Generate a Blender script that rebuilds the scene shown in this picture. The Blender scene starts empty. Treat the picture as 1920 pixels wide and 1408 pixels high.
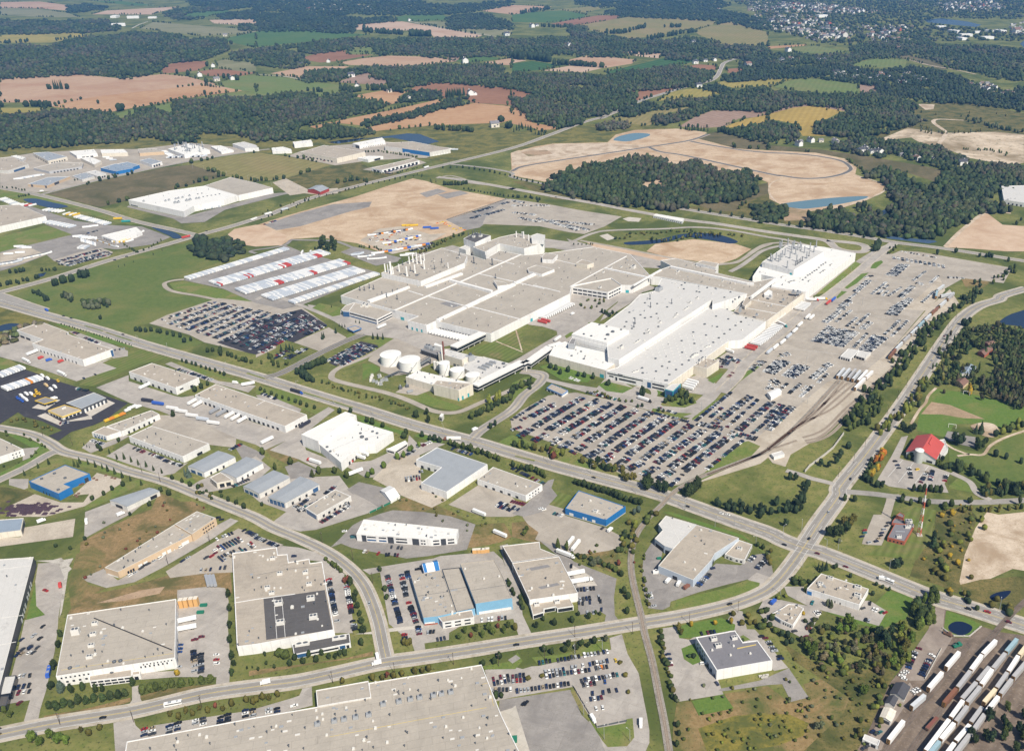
import bpy,bmesh,math,random
import numpy as np
from mathutils import Vector,Matrix

random.seed(7);rng=np.random.default_rng(7)
S=bpy.context.scene
C=S.collection

# ------------------------------------------------------------------ camera, sky, sun, exposure
F_PX,CX,CY,YH,CAM_H=1745.0,1200.0,704.0,-135.0,514.0  # photograph is 1920 x 1408
PITCH=math.atan((CY-YH)/F_PX)
cp,sp=math.cos(PITCH),math.sin(PITCH)
cam_d=bpy.data.cameras.new('camera');cam=bpy.data.objects.new('camera',cam_d);C.objects.link(cam)
cam.location=(0,0,CAM_H);cam.rotation_euler=(math.pi/2-PITCH,0,0)
cam_d.sensor_width=36;cam_d.lens=F_PX/1920*36
cam_d.shift_x=-(CX-960)/1920;cam_d.shift_y=0
cam_d.clip_start=5;cam_d.clip_end=120000
S.camera=cam
SUN_EL=math.radians(47);SX,SY=0.57,-0.82
w=bpy.data.worlds.new('World');S.world=w;w.use_nodes=True
nt=w.node_tree;bg=nt.nodes['Background']
sky=nt.nodes.new('ShaderNodeTexSky');sky.sky_type='NISHITA';sky.sun_disc=False
sky.sun_elevation=SUN_EL;sky.sun_rotation=math.atan2(SX,SY);sky.altitude=300
nt.links.new(sky.outputs[0],bg.inputs[0]);bg.inputs[1].default_value=0.078
sd=bpy.data.lights.new('sun','SUN');sd.energy=5.0;sd.angle=math.radians(0.5);sd.color=(1.0,0.94,0.83)
sun=bpy.data.objects.new('sun',sd);C.objects.link(sun)
dv=Vector((SX*math.cos(SUN_EL),SY*math.cos(SUN_EL),math.sin(SUN_EL)))
sun.rotation_euler=dv.to_track_quat('Z','Y').to_euler();sun.location=(300,300,900)
S.view_settings.view_transform='Standard';S.view_settings.look='None'
S.view_settings.exposure=0.34;S.view_settings.gamma=1
S.cycles.max_bounces=4;S.cycles.diffuse_bounces=2;S.cycles.glossy_bounces=2
S.cycles.volume_bounces=0;S.cycles.transmission_bounces=2

# ------------------------------------------------------------------ survey helpers
# Positions were measured on crops of the photograph; they are turned once into metres on the ground (or at a known height).
REG={'f':(0,0,1),'b0':(0,940,3.0083),'b1':(480,940,3.0083),'b2':(960,940,3.0083),'b3':(1440,940,3.0083),
       'm0':(0,560,3.5208),'m1':(480,560,3.5208),'m2':(960,560,3.5208),'m3':(1440,560,3.5208),
       'u0':(0,220,3.9104),'u1':(480,220,3.9104),'u2':(960,220,3.9104),'u3':(1440,220,3.9104),
       't0':(0,0,4),'t1':(480,0,4),'t2':(960,0,4),'t3':(1440,0,4),
       'r1':(620,420,4.8),'r2':(1000,480,4.8),'r3':(1300,420,4.8),'r4':(1640,880,8.8),'r8':(1280,1180,9.6),
       'ra':(0,560,7.0417),'rt':(1680,1140,8.0),'re':(730,1000,7.0417),'rp':(680,620,6.4)}

def parse(spec):
 """'b0 1,2 3,4 m1 5,6,7' -> list of tuples in photograph pixels (first two numbers of each are a position)."""
 out=[];ox,oy,k=REG['f']
 for t in spec.split():
  if ',' in t:
   v=[float(a)for a in t.split(',')]
   out.append((ox+v[0]/k,oy+v[1]/k,*v[2:]))
  else:
   ox,oy,k=REG[t]
 return out

def G(px,py,z=0.0):
 a=(px-CX)/F_PX;b=-(py-CY)/F_PX
 d=Vector((a,b*sp+cp,b*cp-sp))
 t=(CAM_H-z)/-d.z
 return Vector((d.x*t,d.y*t,z))

def W(spec,z=0.0):
 return[G(p[0],p[1],z)for p in parse(spec)]

def px_scale(p):
 """photograph pixels per metre at world point p"""
 return F_PX/(p[1]*cp+(CAM_H-p[2])*sp)

def catmull(pts,n=6,closed=False):
 P=[Vector(p)for p in pts];m=len(P);out=[]
 rngi=range(m)if closed else range(m-1)
 for i in rngi:
  p0=P[(i-1)%m]if closed or i>0 else P[0]*2-P[1]
  p1=P[i];p2=P[(i+1)%m]
  p3=P[(i+2)%m]if closed or i+2<m else P[-1]*2-P[-2]
  for k in range(n):
   t=k/n
   out.append(0.5*((2*p1)+(p2-p0)*t+(2*p0-5*p1+4*p2-p3)*t*t+(3*p1-p0-3*p2+p3)*t**3))
 if not closed:out.append(P[-1])
 return out

def area2(P):
 return sum(P[i][0]*P[(i+1)%len(P)][1]-P[(i+1)%len(P)][0]*P[i][1]for i in range(len(P)))

def inside(P,X,Y):
 r=np.zeros(len(X),bool);n=len(P)
 for i in range(n):
  x1,y1=P[i][0],P[i][1];x2,y2=P[(i+1)%n][0],P[(i+1)%n][1]
  if y1==y2:continue
  c=((y1>Y)!=(y2>Y))&(X<(x2-x1)*(Y-y1)/(y2-y1)+x1)
  r^=c
 return r

# ------------------------------------------------------------------ materials
def _nodes(name):
 m=bpy.data.materials.new(name);m.use_nodes=True
 return m,m.node_tree,m.node_tree.nodes['Principled BSDF']

def N(nt,t,**kw):
 n=nt.nodes.new(t)
 for k,v in kw.items():setattr(n,k,v)
 return n

def mixc(nt,fac,a,b,mode='MIX'):
 n=N(nt,'ShaderNodeMix',data_type='RGBA',blend_type=mode)
 for s,v in((0,fac),(6,a),(7,b)):
  if isinstance(v,bpy.types.NodeSocket):nt.links.new(v,n.inputs[s])
  elif isinstance(v,(tuple,list)):n.inputs[s].default_value=(*v[:3],1)
  else:n.inputs[s].default_value=v
 return n.outputs[2]

def noise(nt,vec,scale,detail=6,rough=0.6,lo=0.35,hi=0.65,dist=0.0):
 n=N(nt,'ShaderNodeTexNoise');n.inputs['Scale'].default_value=scale;n.inputs['Detail'].default_value=detail
 n.inputs['Roughness'].default_value=rough;n.inputs['Distortion'].default_value=dist
 nt.links.new(vec,n.inputs['Vector'])
 r=N(nt,'ShaderNodeMapRange');r.inputs[1].default_value=lo;r.inputs[2].default_value=hi;r.clamp=True
 nt.links.new(n.outputs[0],r.inputs[0])
 return r.outputs[0]

def ground_mat(name,c1,c2,c3=None,s1=0.25,s3=0.012,lo3=0.5,hi3=0.7,fleck=None,fs=1.2,stripes=None,slab=None,rough=0.95,spec=0.1):
 """world-space mottling: c1/c2 at scale s1, patches of c3 at scale s3, optional flecks, optional drill lines (angle deg, spacing m, amount)"""
 m,nt,b=_nodes(name)
 pos=N(nt,'ShaderNodeNewGeometry').outputs['Position']
 col=mixc(nt,noise(nt,pos,s1,8,.65),c1,c2)
 if c3:col=mixc(nt,noise(nt,pos,s3,7,.62,lo3,hi3,.6),col,c3)
 if fleck:col=mixc(nt,noise(nt,pos,fs,3,.5,.58,.7),col,fleck)
 if stripes:
  mp=N(nt,'ShaderNodeMapping');mp.inputs['Rotation'].default_value[2]=math.radians(stripes[0]);nt.links.new(pos,mp.inputs[0])
  wv=N(nt,'ShaderNodeTexWave',wave_type='BANDS',bands_direction='X');wv.inputs['Scale'].default_value=0.314/stripes[1]
  wv.inputs['Distortion'].default_value=1.2;wv.inputs['Detail'].default_value=2;wv.inputs['Detail Scale'].default_value=.3
  nt.links.new(mp.outputs[0],wv.inputs[0])
  ml=N(nt,'ShaderNodeMath',operation='MULTIPLY');ml.inputs[1].default_value=stripes[2];nt.links.new(wv.outputs['Fac'],ml.inputs[0])
  col=mixc(nt,ml.outputs[0],col,stripes[3]if len(stripes)>3 else tuple(x*.55 for x in c1))
 if slab:  # poured bays with joints and repair patches, then tyre-dark wear
  mp=N(nt,'ShaderNodeMapping');mp.inputs['Rotation'].default_value[2]=math.radians(slab[0]);nt.links.new(pos,mp.inputs[0])
  br=N(nt,'ShaderNodeTexBrick');br.inputs['Scale'].default_value=1;br.inputs['Brick Width'].default_value=slab[1];br.inputs['Row Height'].default_value=slab[2];br.inputs['Mortar Size'].default_value=.16
  br.inputs['Color1'].default_value=(1.03,1.03,1.03,1);br.inputs['Color2'].default_value=(.93,.925,.92,1);br.inputs['Mortar'].default_value=(.84,.83,.82,1);nt.links.new(mp.outputs[0],br.inputs[0])
  col=mixc(nt,1.0,col,br.outputs[0],'MULTIPLY')
  ml=N(nt,'ShaderNodeMath',operation='MULTIPLY');ml.inputs[1].default_value=.45;nt.links.new(noise(nt,pos,.045,9,.72,.52,.72,1.5),ml.inputs[0])
  col=mixc(nt,ml.outputs[0],col,tuple(x*.62 for x in c1))
 nt.links.new(col,b.inputs['Base Color'])
 b.inputs['Roughness'].default_value=rough;b.inputs['Specular IOR Level'].default_value=spec
 return m

MT={}
g=ground_mat
MT['base']=g('rough_meadow',(.120,.142,.036),(.215,.195,.070),(.076,.096,.026),.10,.009,.42,.6,(.055,.062,.022),.45)
MT['grass']=g('mown_grass',(.105,.148,.032),(.150,.182,.047),(.215,.180,.075),.22,.026,.47,.68,(.08,.112,.028),.7)
MT['lush']=g('lush_grass',(.085,.145,.028),(.122,.178,.040),(.17,.175,.055),.3,.03,.5,.72,(.07,.112,.025),.8)
MT['striped']=g('striped_lawn',(.115,.150,.036),(.150,.178,.048),(.20,.17,.075),.3,.03,.48,.7,stripes=(28,7,.45))
MT['bigfield']=g('dark_meadow',(0.086,0.123,0.031),(0.119,0.148,0.041),(0.157,0.158,0.051),.12,.014,.45,.68,(0.076,0.102,0.029),.4)
MT['dry']=g('dry_grass',(.19,.135,.062),(.30,.20,.10),(.10,.095,.035),.3,.03,.45,.62,(.09,.075,.03),.9)
MT['rust']=g('rusty_weeds',(.20,.132,.056),(.29,.205,.10),(.10,.108,.034),.35,.03,.42,.6,(.075,.078,.026),.7)
MT['gold']=g('goldenrod',(.16,.138,.028),(.235,.19,.045),(.095,.102,.03),.45,.06,.42,.58,(.06,.064,.018),.5)
MT['scrub']=g('scrub',(0.113,0.105,0.034),(0.200,0.155,0.061),(0.065,0.075,0.024),.3,.035,.42,.62,(0.049,0.049,0.019),.7)
MT['marsh']=g('marsh',(0.140,0.131,0.035),(0.216,0.180,0.055),(0.081,0.091,0.028),.12,.025,.42,.62,(0.059,0.059,0.022),.5)
MT['lot']=g('worn_paving',(0.351,0.318,0.281),(0.410,0.373,0.333),(0.283,0.258,0.232),.2,.035,.46,.68,(0.288,0.259,0.236),.8,slab=(24,21,15))
MT['lotwarm']=g('warm_concrete_paving',(0.365,0.321,0.267),(0.412,0.366,0.309),(0.301,0.265,0.223),.15,.03,.45,.68,(0.304,0.269,0.229),.7,stripes=(38,9,.14,(0.312,0.278,0.237)),slab=(38,36,18))
MT['lotgrey']=g('grey_paving',(0.252,0.232,0.212),(0.297,0.273,0.251),(0.199,0.183,0.171),.25,.035,.46,.68,(0.215,0.196,0.179),.8,slab=(14,26,17))
MT['lotdark']=g('fresh_asphalt',(.040,.038,.044),(.055,.052,.058),(.085,.08,.08),.3,.03,.55,.8)
MT['conc']=g('pale_concrete',(.46,.42,.36),(.53,.48,.42),(.38,.35,.30),.2,.04,.5,.75,slab=(30,9,9))
MT['gravel']=g('gravel',(.40,.345,.275),(.50,.435,.355),(.33,.28,.22),.5,.04,.45,.7,(.28,.24,.19),1.3)
MT['road']=g('road_asphalt',(0.271,0.250,0.224),(0.313,0.289,0.261),(0.225,0.210,0.191),.2,.05,.45,.7,(0.331,0.304,0.267),.6)
MT['roadrun']=g('new_road',(.12,.115,.115),(.15,.145,.14),None,.3)
MT['shoulder']=g('gravel_shoulder',(.39,.34,.275),(.475,.42,.345),(.27,.235,.175),.5,.08,.5,.7)
MT['sand']=g('bare_sand',(0.465,0.345,0.230),(0.558,0.432,0.308),(0.372,0.253,0.156),.05,.016,.44,.62,(0.335,0.230,0.147),.22,stripes=(64,22,.28,(0.391,0.276,0.179)))
MT['sandred']=g('reddish_soil',(0.465,0.335,0.233),(0.530,0.400,0.288),(0.391,0.260,0.167),.06,.012,.45,.7)
MT['dirt']=g('dirt',(.30,.21,.135),(.40,.285,.19),(.19,.155,.08),.12,.02,.45,.7,(.2,.15,.09),.6)
MT['pale']=g('pale_dirt',(.47,.375,.28),(.57,.475,.37),(.33,.245,.165),.16,.03,.45,.64,(.31,.235,.16),.55)
MT['raildirt']=g('rail_yard_dirt',(.165,.125,.095),(.235,.185,.145),(.12,.092,.072),.15,.03,.45,.7,(.28,.22,.17),.5,stripes=(38,9,.35))
MT['lotbrown']=g('brown_paving',(.26,.215,.18),(.31,.26,.22),(.20,.16,.135),.25,.05,.45,.7)
MT['roadworn']=g('tyre_worn_lane',(.235,.217,.197),(.262,.242,.220),None,.3)
MT['trackpale']=g('track_gravel',(.33,.28,.22),(.40,.345,.275),(.24,.20,.155),.6,.05,.45,.7)
MT['sleeper']=g('sleepers',(.24,.195,.15),(.33,.28,.225),None,.9)
MT['ballast']=g('ballast',(.24,.215,.185),(.32,.29,.25),(.17,.15,.125),.8,.06,.45,.7,(.10,.085,.07),1.1)
MT['ballastdark']=g('dark_ballast',(.13,.105,.085),(.19,.155,.13),(.09,.075,.062),.8,.06)
MT['railyard']=g('pale_rail_gravel',(.40,.345,.275),(.48,.42,.34),(.33,.275,.21),.25,.03,.45,.7)
MT['quarry']=g('quarry_sand',(.46,.36,.255),(.60,.50,.38),(.25,.19,.115),.03,.006,.47,.66,(.16,.135,.07),.08)
MT['mulch']=g('mulch',(.12,.075,.05),(.19,.12,.08),None,.6)
MT['rock']=g('rip_rap',(.36,.33,.28),(.50,.46,.41),(.20,.18,.15),.9,.1)
fld=lambda n,a,b,c=None,ang=20,sp_=18,am=.25:g(n,a,b,c,.04,.0045,.45,.7,stripes=(ang,sp_,am))
MT['f_tan']=fld('stubble_field',(.40,.262,.170),(.46,.315,.21),(.35,.20,.12),72)
MT['f_pink']=fld('pale_stubble_field',(.44,.31,.22),(.50,.37,.275),(.39,.25,.165),65)
MT['f_orange']=fld('orange_stubble_field',(.40,.235,.125),(.46,.29,.165),(.34,.18,.09),60)
MT['f_brown']=fld('ploughed_field',(.25,.125,.072),(.30,.16,.095),(.21,.105,.06),60)
MT['f_mauve']=fld('bare_soil_field',(.27,.18,.135),(.33,.23,.175),(.24,.15,.10),40)
MT['f_green']=fld('green_crop_field',(.060,.118,.036),(.085,.145,.045),(.10,.15,.045),10)
MT['f_stripe']=fld('striped_crop_field',(.045,.105,.036),(.070,.135,.045),None,30,30,.6)
MT['f_lime']=fld('lime_pasture',(.125,.165,.05),(.155,.19,.06),(.19,.18,.07),15)
MT['f_yellow']=fld('yellow_field',(.27,.22,.055),(.34,.275,.085),(.20,.185,.05),15)
MT['f_gold']=fld('golden_field',(.33,.225,.055),(.40,.285,.085),(.25,.19,.05),15)
MT['f_olive']=fld('olive_pasture',(.185,.165,.06),(.245,.215,.085),(.28,.21,.10),15)
MT['f_grey']=fld('grey_green_field',(.20,.19,.10),(.25,.23,.125),(.15,.155,.07),15)
MT['f_dark']=g('dark_fallow_field',(.13,.105,.055),(.18,.145,.08),(.085,.08,.035),.1,.012,.4,.65,(.07,.06,.03),.4)
MT['floor']=g('forest_floor',(.035,.040,.016),(.055,.055,.022),None,.3)

def water_mat(name,c,rough=.06):
 m,nt,b=_nodes(name);b.inputs['Base Color'].default_value=(*c,1);b.inputs['Roughness'].default_value=rough
 b.inputs['Specular IOR Level'].default_value=.5;b.inputs['IOR'].default_value=1.33
 pos=N(nt,'ShaderNodeNewGeometry').outputs['Position']
 nz=N(nt,'ShaderNodeTexNoise');nz.inputs['Scale'].default_value=.35;nt.links.new(pos,nz.inputs[0])
 bp=N(nt,'ShaderNodeBump');bp.inputs['Strength'].default_value=.06;nt.links.new(nz.outputs[0],bp.inputs['Height'])
 nt.links.new(bp.outputs[0],b.inputs['Normal'])
 return m
MT['w_navy']=water_mat('dark_water',(.010,.018,.045));MT['w_blue']=water_mat('blue_water',(.016,.030,.058),.25);MT['w_milk']=water_mat('milky_blue_water',(.11,.185,.215),.2)
MT['w_dull']=water_mat('dull_water',(.06,.10,.17),.15)

def plain(name,c,rough=.6,metal=0.0,spec=.3,dirt=.12,ds=.25,joints=0):
 m,nt,b=_nodes(name)
 oc=N(nt,'ShaderNodeTexCoord').outputs['Object']
 col=mixc(nt,noise(nt,oc,ds,5,.6,.4,.75),c,tuple(x*(1-dirt)for x in c))
 for ax in('X','Y')if joints else():  # wall panel joints
  wv=N(nt,'ShaderNodeTexWave',bands_direction=ax);wv.inputs['Scale'].default_value=.314/joints;nt.links.new(oc,wv.inputs[0])
  r=N(nt,'ShaderNodeMapRange');r.inputs[1].default_value=.93;r.inputs[2].default_value=1;r.inputs[4].default_value=.3;nt.links.new(wv.outputs['Fac'],r.inputs[0])
  col=mixc(nt,r.outputs[0],col,tuple(x*.6 for x in c))
 nt.links.new(col,b.inputs['Base Color'])
 b.inputs['Roughness'].default_value=rough;b.inputs['Metallic'].default_value=metal;b.inputs['Specular IOR Level'].default_value=spec
 return m

def roof_mat(name,c,seam=.86,sheet=(14,5),stain=.75,gravel=True):
 """flat roofing: gravel grain, sheet seams, soft water stains; coordinates follow the building"""
 m,nt,b=_nodes(name)
 oc=N(nt,'ShaderNodeTexCoord').outputs['Object']
 col=mixc(nt,noise(nt,oc,.5,8,.7),c,tuple(x*.88 for x in c))
 col=mixc(nt,noise(nt,oc,.03,9,.68,.46,.68,1.2),col,tuple(x*(stain+.08)for x in c));col=mixc(nt,noise(nt,oc,.09,5,.6,.62,.74,.4),col,tuple(x*.72 for x in c))
 br=N(nt,'ShaderNodeTexBrick');br.inputs['Scale'].default_value=1;br.inputs['Brick Width'].default_value=sheet[0];br.inputs['Row Height'].default_value=sheet[1]
 br.inputs['Mortar Size'].default_value=.12;br.inputs['Color1'].default_value=(1,1,1,1);br.inputs['Color2'].default_value=(.965,.965,.965,1);br.inputs['Mortar'].default_value=(seam,seam,seam,1)
 nt.links.new(oc,br.inputs[0])
 col=mixc(nt,1.0,col,br.outputs[0],'MULTIPLY')
 nt.links.new(col,b.inputs['Base Color']);b.inputs['Roughness'].default_value=.85;b.inputs['Specular IOR Level'].default_value=.15
 return m

def ribbed(name,c,scale=2.2,amt=.82,metal=.0,rough=.5,axis='X'):
 m,nt,b=_nodes(name)
 oc=N(nt,'ShaderNodeTexCoord').outputs['Object']
 wv=N(nt,'ShaderNodeTexWave',bands_direction=axis);wv.inputs['Scale'].default_value=scale;nt.links.new(oc,wv.inputs[0])
 col=mixc(nt,wv.outputs['Fac'],c,tuple(x*amt for x in c))
 col=mixc(nt,noise(nt,oc,.12,6,.6,.45,.8),col,tuple(x*.8 for x in c))
 nt.links.new(col,b.inputs['Base Color']);b.inputs['Roughness'].default_value=rough;b.inputs['Metallic'].default_value=metal
 return m

MT['r_beige']=roof_mat('beige_gravel_roof',(.415,.370,.312),seam=.72,sheet=(17,7),stain=.72)
MT['r_tan']=roof_mat('tan_gravel_roof',(0.418,0.362,0.296),seam=.8,stain=.66)
MT['r_grey']=roof_mat('grey_roof',(.245,.232,.228),seam=.92)
MT['r_dark']=roof_mat('dark_roof',(.105,.098,.096),seam=1.25)
MT['r_slate']=roof_mat('slate_roof',(.20,.192,.205),seam=.94)
MT['r_white']=roof_mat('white_membrane_roof',(.72,.70,.66),seam=.9,stain=.88)
MT['r_pale']=roof_mat('pale_membrane_roof',(.56,.54,.51),seam=.9,stain=.84)
MT['r_metal']=ribbed('grey_metal_roof',(.33,.345,.36),1.2,.86)
MT['r_metalblue']=ribbed('blue_grey_metal_roof',(.27,.32,.38),1.2,.86)
MT['r_red']=ribbed('red_metal_roof',(.46,.075,.060),1.5,.85)
MT['r_brown']=roof_mat('brown_shingles',(.22,.13,.10),.8,(2,.6));MT['r_shingle']=roof_mat('dark_shingles',(.085,.085,.095),.8,(2,.6))
MT['white']=plain('white_wall_paint',(.74,.72,.69),joints=7);MT['offwhite']=plain('off_white_wall',(.62,.595,.55),joints=7);MT['cream']=plain('cream_wall',(.66,.60,.50),joints=6)
MT['tanw']=plain('tan_block_wall',(.55,.41,.27));MT['greyw']=plain('grey_wall',(.40,.40,.41));MT['darkw']=ribbed('dark_cladding',(.055,.06,.072),.6,.7)
MT['bluew']=ribbed('blue_cladding',(.015,.15,.40),.8,.88);MT['skyw']=ribbed('sky_blue_cladding',(.20,.40,.56),.8,.9);MT['icew']=ribbed('pale_blue_grey_cladding',(.47,.52,.58),.8,.9)
MT['brick']=plain('red_brick',(.36,.105,.06),.85);MT['yellow']=plain('yellow_paint',(.66,.44,.03));MT['teal']=plain('teal_panel',(.05,.33,.37),.3)
MT['barnw']=plain('barn_white',(.66,.65,.62));MT['redw']=ribbed('red_barn_boards',(.36,.045,.035),.6,.85);MT['orange']=plain('orange_wood',(.62,.36,.14));MT['green']=plain('green_steel',(.02,.16,.10))
MT['steel']=plain('galvanised_steel',(.40,.41,.42),.4,.3);MT['dsteel']=plain('dark_steel',(.12,.13,.145),.5,.3);MT['rustm']=plain('rusted_steel',(.19,.11,.075),.8,0,.2,.35)
MT['dock']=plain('dock_opening',(.035,.035,.038),.8);MT['wdoor']=plain('white_door',(.70,.69,.66));MT['concrete_part']=plain('cast_concrete',(.46,.43,.38),.8)
MT['stackred']=plain('oxide_red_steel',(.20,.075,.055),.7);MT['yellow_line']=plain('yellow_line_paint',(.55,.42,.14),.7);MT['white_line']=plain('white_line_paint',(.66,.65,.62),.7)
MT['tankw']=plain('white_tank_paint',(.76,.74,.70));MT['silo']=ribbed('concrete_silo_staves',(.42,.44,.40),.9,.85,axis='Z')
MT['tyre']=plain('tyre_rubber',(.02,.02,.02),.8)
def glass_mat(name,c):
 m,nt,b=_nodes(name);b.inputs['Base Color'].default_value=(*c,1);b.inputs['Roughness'].default_value=.08;b.inputs['Specular IOR Level'].default_value=.6
 return m
MT['glass']=glass_mat('dark_glass',(.018,.022,.030));MT['bglass']=glass_mat('blue_glass',(.03,.09,.20));MT['carglass']=glass_mat('car_glass',(.02,.024,.03))

def objcolor_mat(name,rough=.3,coat=.5):
 m,nt,b=_nodes(name);oi=N(nt,'ShaderNodeObjectInfo')
 nt.links.new(oi.outputs['Color'],b.inputs['Base Color']);b.inputs['Roughness'].default_value=rough;b.inputs['Coat Weight'].default_value=coat*.5
 return m
def attr_mat(name,rough=.35):
 m,nt,b=_nodes(name);a=N(nt,'ShaderNodeAttribute',attribute_name='tint')
 nt.links.new(a.outputs['Color'],b.inputs['Base Color']);b.inputs['Roughness'].default_value=rough
 return m
MT['paint']=objcolor_mat('vehicle_paint');MT['paint_attr']=attr_mat('vehicle_paint_mass')
MT['paint_matt']=objcolor_mat('painted_sheet',.6,0);MT['attr_matt']=attr_mat('painted_sheet_mass',.7)

def leaf_mat(name,attr):
 m,nt,b=_nodes(name)
 pos=N(nt,'ShaderNodeNewGeometry').outputs['Position']
 if attr:src=N(nt,'ShaderNodeAttribute',attribute_name='tint').outputs['Color']
 else:src=N(nt,'ShaderNodeObjectInfo').outputs['Color']
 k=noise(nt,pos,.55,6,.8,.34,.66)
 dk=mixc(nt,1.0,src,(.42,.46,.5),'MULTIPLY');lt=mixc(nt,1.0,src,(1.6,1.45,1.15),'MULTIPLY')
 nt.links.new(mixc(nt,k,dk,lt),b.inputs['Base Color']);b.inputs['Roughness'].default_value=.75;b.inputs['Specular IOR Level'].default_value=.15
 return m
MT['leaf']=leaf_mat('foliage',False);MT['leaf_attr']=leaf_mat('foliage_mass',True);MT['bark']=plain('bark',(.09,.065,.045),.9)

# ------------------------------------------------------------------ object helpers
class MB:
 def __init__(s):s.v=[];s.f=[];s.m=[]
 def add(s,vs,fs,mi=0):
  o=len(s.v);s.v+=[tuple(v)for v in vs];s.f+=[tuple(i+o for i in f)for f in fs];s.m+=[mi]*len(fs)
 def box(s,c,d,mi=0,taper=1.0,M=None):
  x,y,z=(a/2 for a in d);t=taper
  vs=[(-x,-y,-z),(x,-y,-z),(x,y,-z),(-x,y,-z),(-x*t,-y*t,z),(x*t,-y*t,z),(x*t,y*t,z),(-x*t,y*t,z)]
  vs=[Vector(v)+Vector(c)for v in vs]
  if M:vs=[M@v for v in vs]
  s.add(vs,[(3,2,1,0),(4,5,6,7),(0,1,5,4),(1,2,6,5),(2,3,7,6),(3,0,4,7)],mi)
 def cyl(s,c,r,h,mi=0,n=12,r2=None,axis='Z',cap=True,dome=0):
  r2=r if r2 is None else r2;vs=[]
  for k in range(n):
   a=2*math.pi*k/n;vs.append((r*math.cos(a),r*math.sin(a),0))
  for k in range(n):
   a=2*math.pi*k/n;vs.append((r2*math.cos(a),r2*math.sin(a),h))
  fs=[(k,(k+1)%n,n+(k+1)%n,n+k)for k in range(n)]
  if dome:
   vs.append((0,0,h+dome));fs+=[(n+k,n+(k+1)%n,2*n)for k in range(n)]
  elif cap:fs.append(tuple(range(n,2*n)))
  if axis=='X':vs=[(z,x,y)for x,y,z in vs]
  if axis=='Y':vs=[(y,z,x)for x,y,z in vs]
  s.add([Vector(v)+Vector(c)for v in vs],fs,mi)
 def beam(s,a,b,t,mi=0):
  a,b=Vector(a),Vector(b);L=(b-a).length
  if L<1e-6:return
  q=(b-a).to_track_quat('Z','Y').to_matrix().to_4x4();q.translation=(a+b)/2
  s.box((0,0,0),(t,t,L),mi,M=q)
 def mesh(s,name,mats):
  me=bpy.data.meshes.new(name);me.from_pydata(s.v,[],s.f)
  for m in mats:me.materials.append(MT[m]if isinstance(m,str)else m)
  if len(mats)>1:me.polygons.foreach_set('material_index',s.m)
  me.update();return me

def link(name,data,parent=None):
 o=bpy.data.objects.new(name,data);C.objects.link(o)
 if parent:o.parent=parent
 return o
def build(mb,name,mats,parent=None):
 return link(name,mb.mesh(name,mats if isinstance(mats,(list,tuple))else[mats]),parent)
LABELS={}
def tag(o,label,cat,group=None):
 if not group:
  if label in LABELS:print('DUPLICATE LABEL',label)
  LABELS[label]=1
 o['label']=label;o['category']=cat
 if group:o['group']=group
 return o
def kind(o,k):
 o['kind']=k;return o
def empty(name,loc,rz=0.0):
 o=link(name,None);o.location=loc;o.rotation_euler=(0,0,rz);o.empty_display_size=2;return o
def dup(o,parent=None,kids=True,skip=()):
 c=o.copy();C.objects.link(c)
 if parent:c.parent=parent
 if kids:
  for k in PROTO_KIDS.get(o.name,[]):
   if k.name.split('.')[0]in skip:continue
   d=k.copy();d.parent=c;C.objects.link(d)
   for kk in PROTO_KIDS.get(k.name,[]):
    e=kk.copy();e.parent=d;C.objects.link(e)
 return c
PROTO_KIDS={}
ORD='first second third fourth fifth sixth seventh eighth ninth tenth eleventh twelfth thirteenth fourteenth fifteenth sixteenth seventeenth eighteenth nineteenth twentieth'.split()
def ordinal(i):
 if i<20:return ORD[i]
 n=i+1;t=('twenty','thirty','forty','fifty','sixty','seventy','eighty','ninety')[(n//10-2)%8]
 return t+'-'+ORD[n%10-1]if n%10 else{20:'twentieth',30:'thirtieth',40:'fortieth',50:'fiftieth',60:'sixtieth',70:'seventieth',80:'eightieth',90:'ninetieth'}[n]

def sheet(name,spec,mat,z,smooth=0):
 P=W(spec)
 if smooth:P=catmull(P,smooth,True)
 if area2(P)<0:P.reverse()
 mb=MB();mb.add([(p.x,p.y,z)for p in P],[tuple(range(len(P)))])
 return kind(build(mb,name,mat),'structure')

def offset_line(P,d):
 out=[]
 for i,p in enumerate(P):
  a=P[max(i-1,0)];b=P[min(i+1,len(P)-1)];t=(b-a);t.z=0
  t=t.normalized()if t.length>1e-6 else Vector((1,0,0))
  out.append(p+Vector((-t.y,t.x,0))*d)
 return out
def ribbon(name,P,width,mat,z,off=0.0,dash=None):
 A=offset_line(P,off+width/2);B=offset_line(P,off-width/2)
 mb=MB();n=len(P);acc=0
 for i in range(n-1):
  if dash:
   acc+=(P[i+1]-P[i]).length
   if(acc//dash)%2:continue
  mb.add([(A[i].x,A[i].y,z),(B[i].x,B[i].y,z),(B[i+1].x,B[i+1].y,z),(A[i+1].x,A[i+1].y,z)],[(0,1,2,3)])
 return kind(build(mb,name,mat),'structure')
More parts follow.
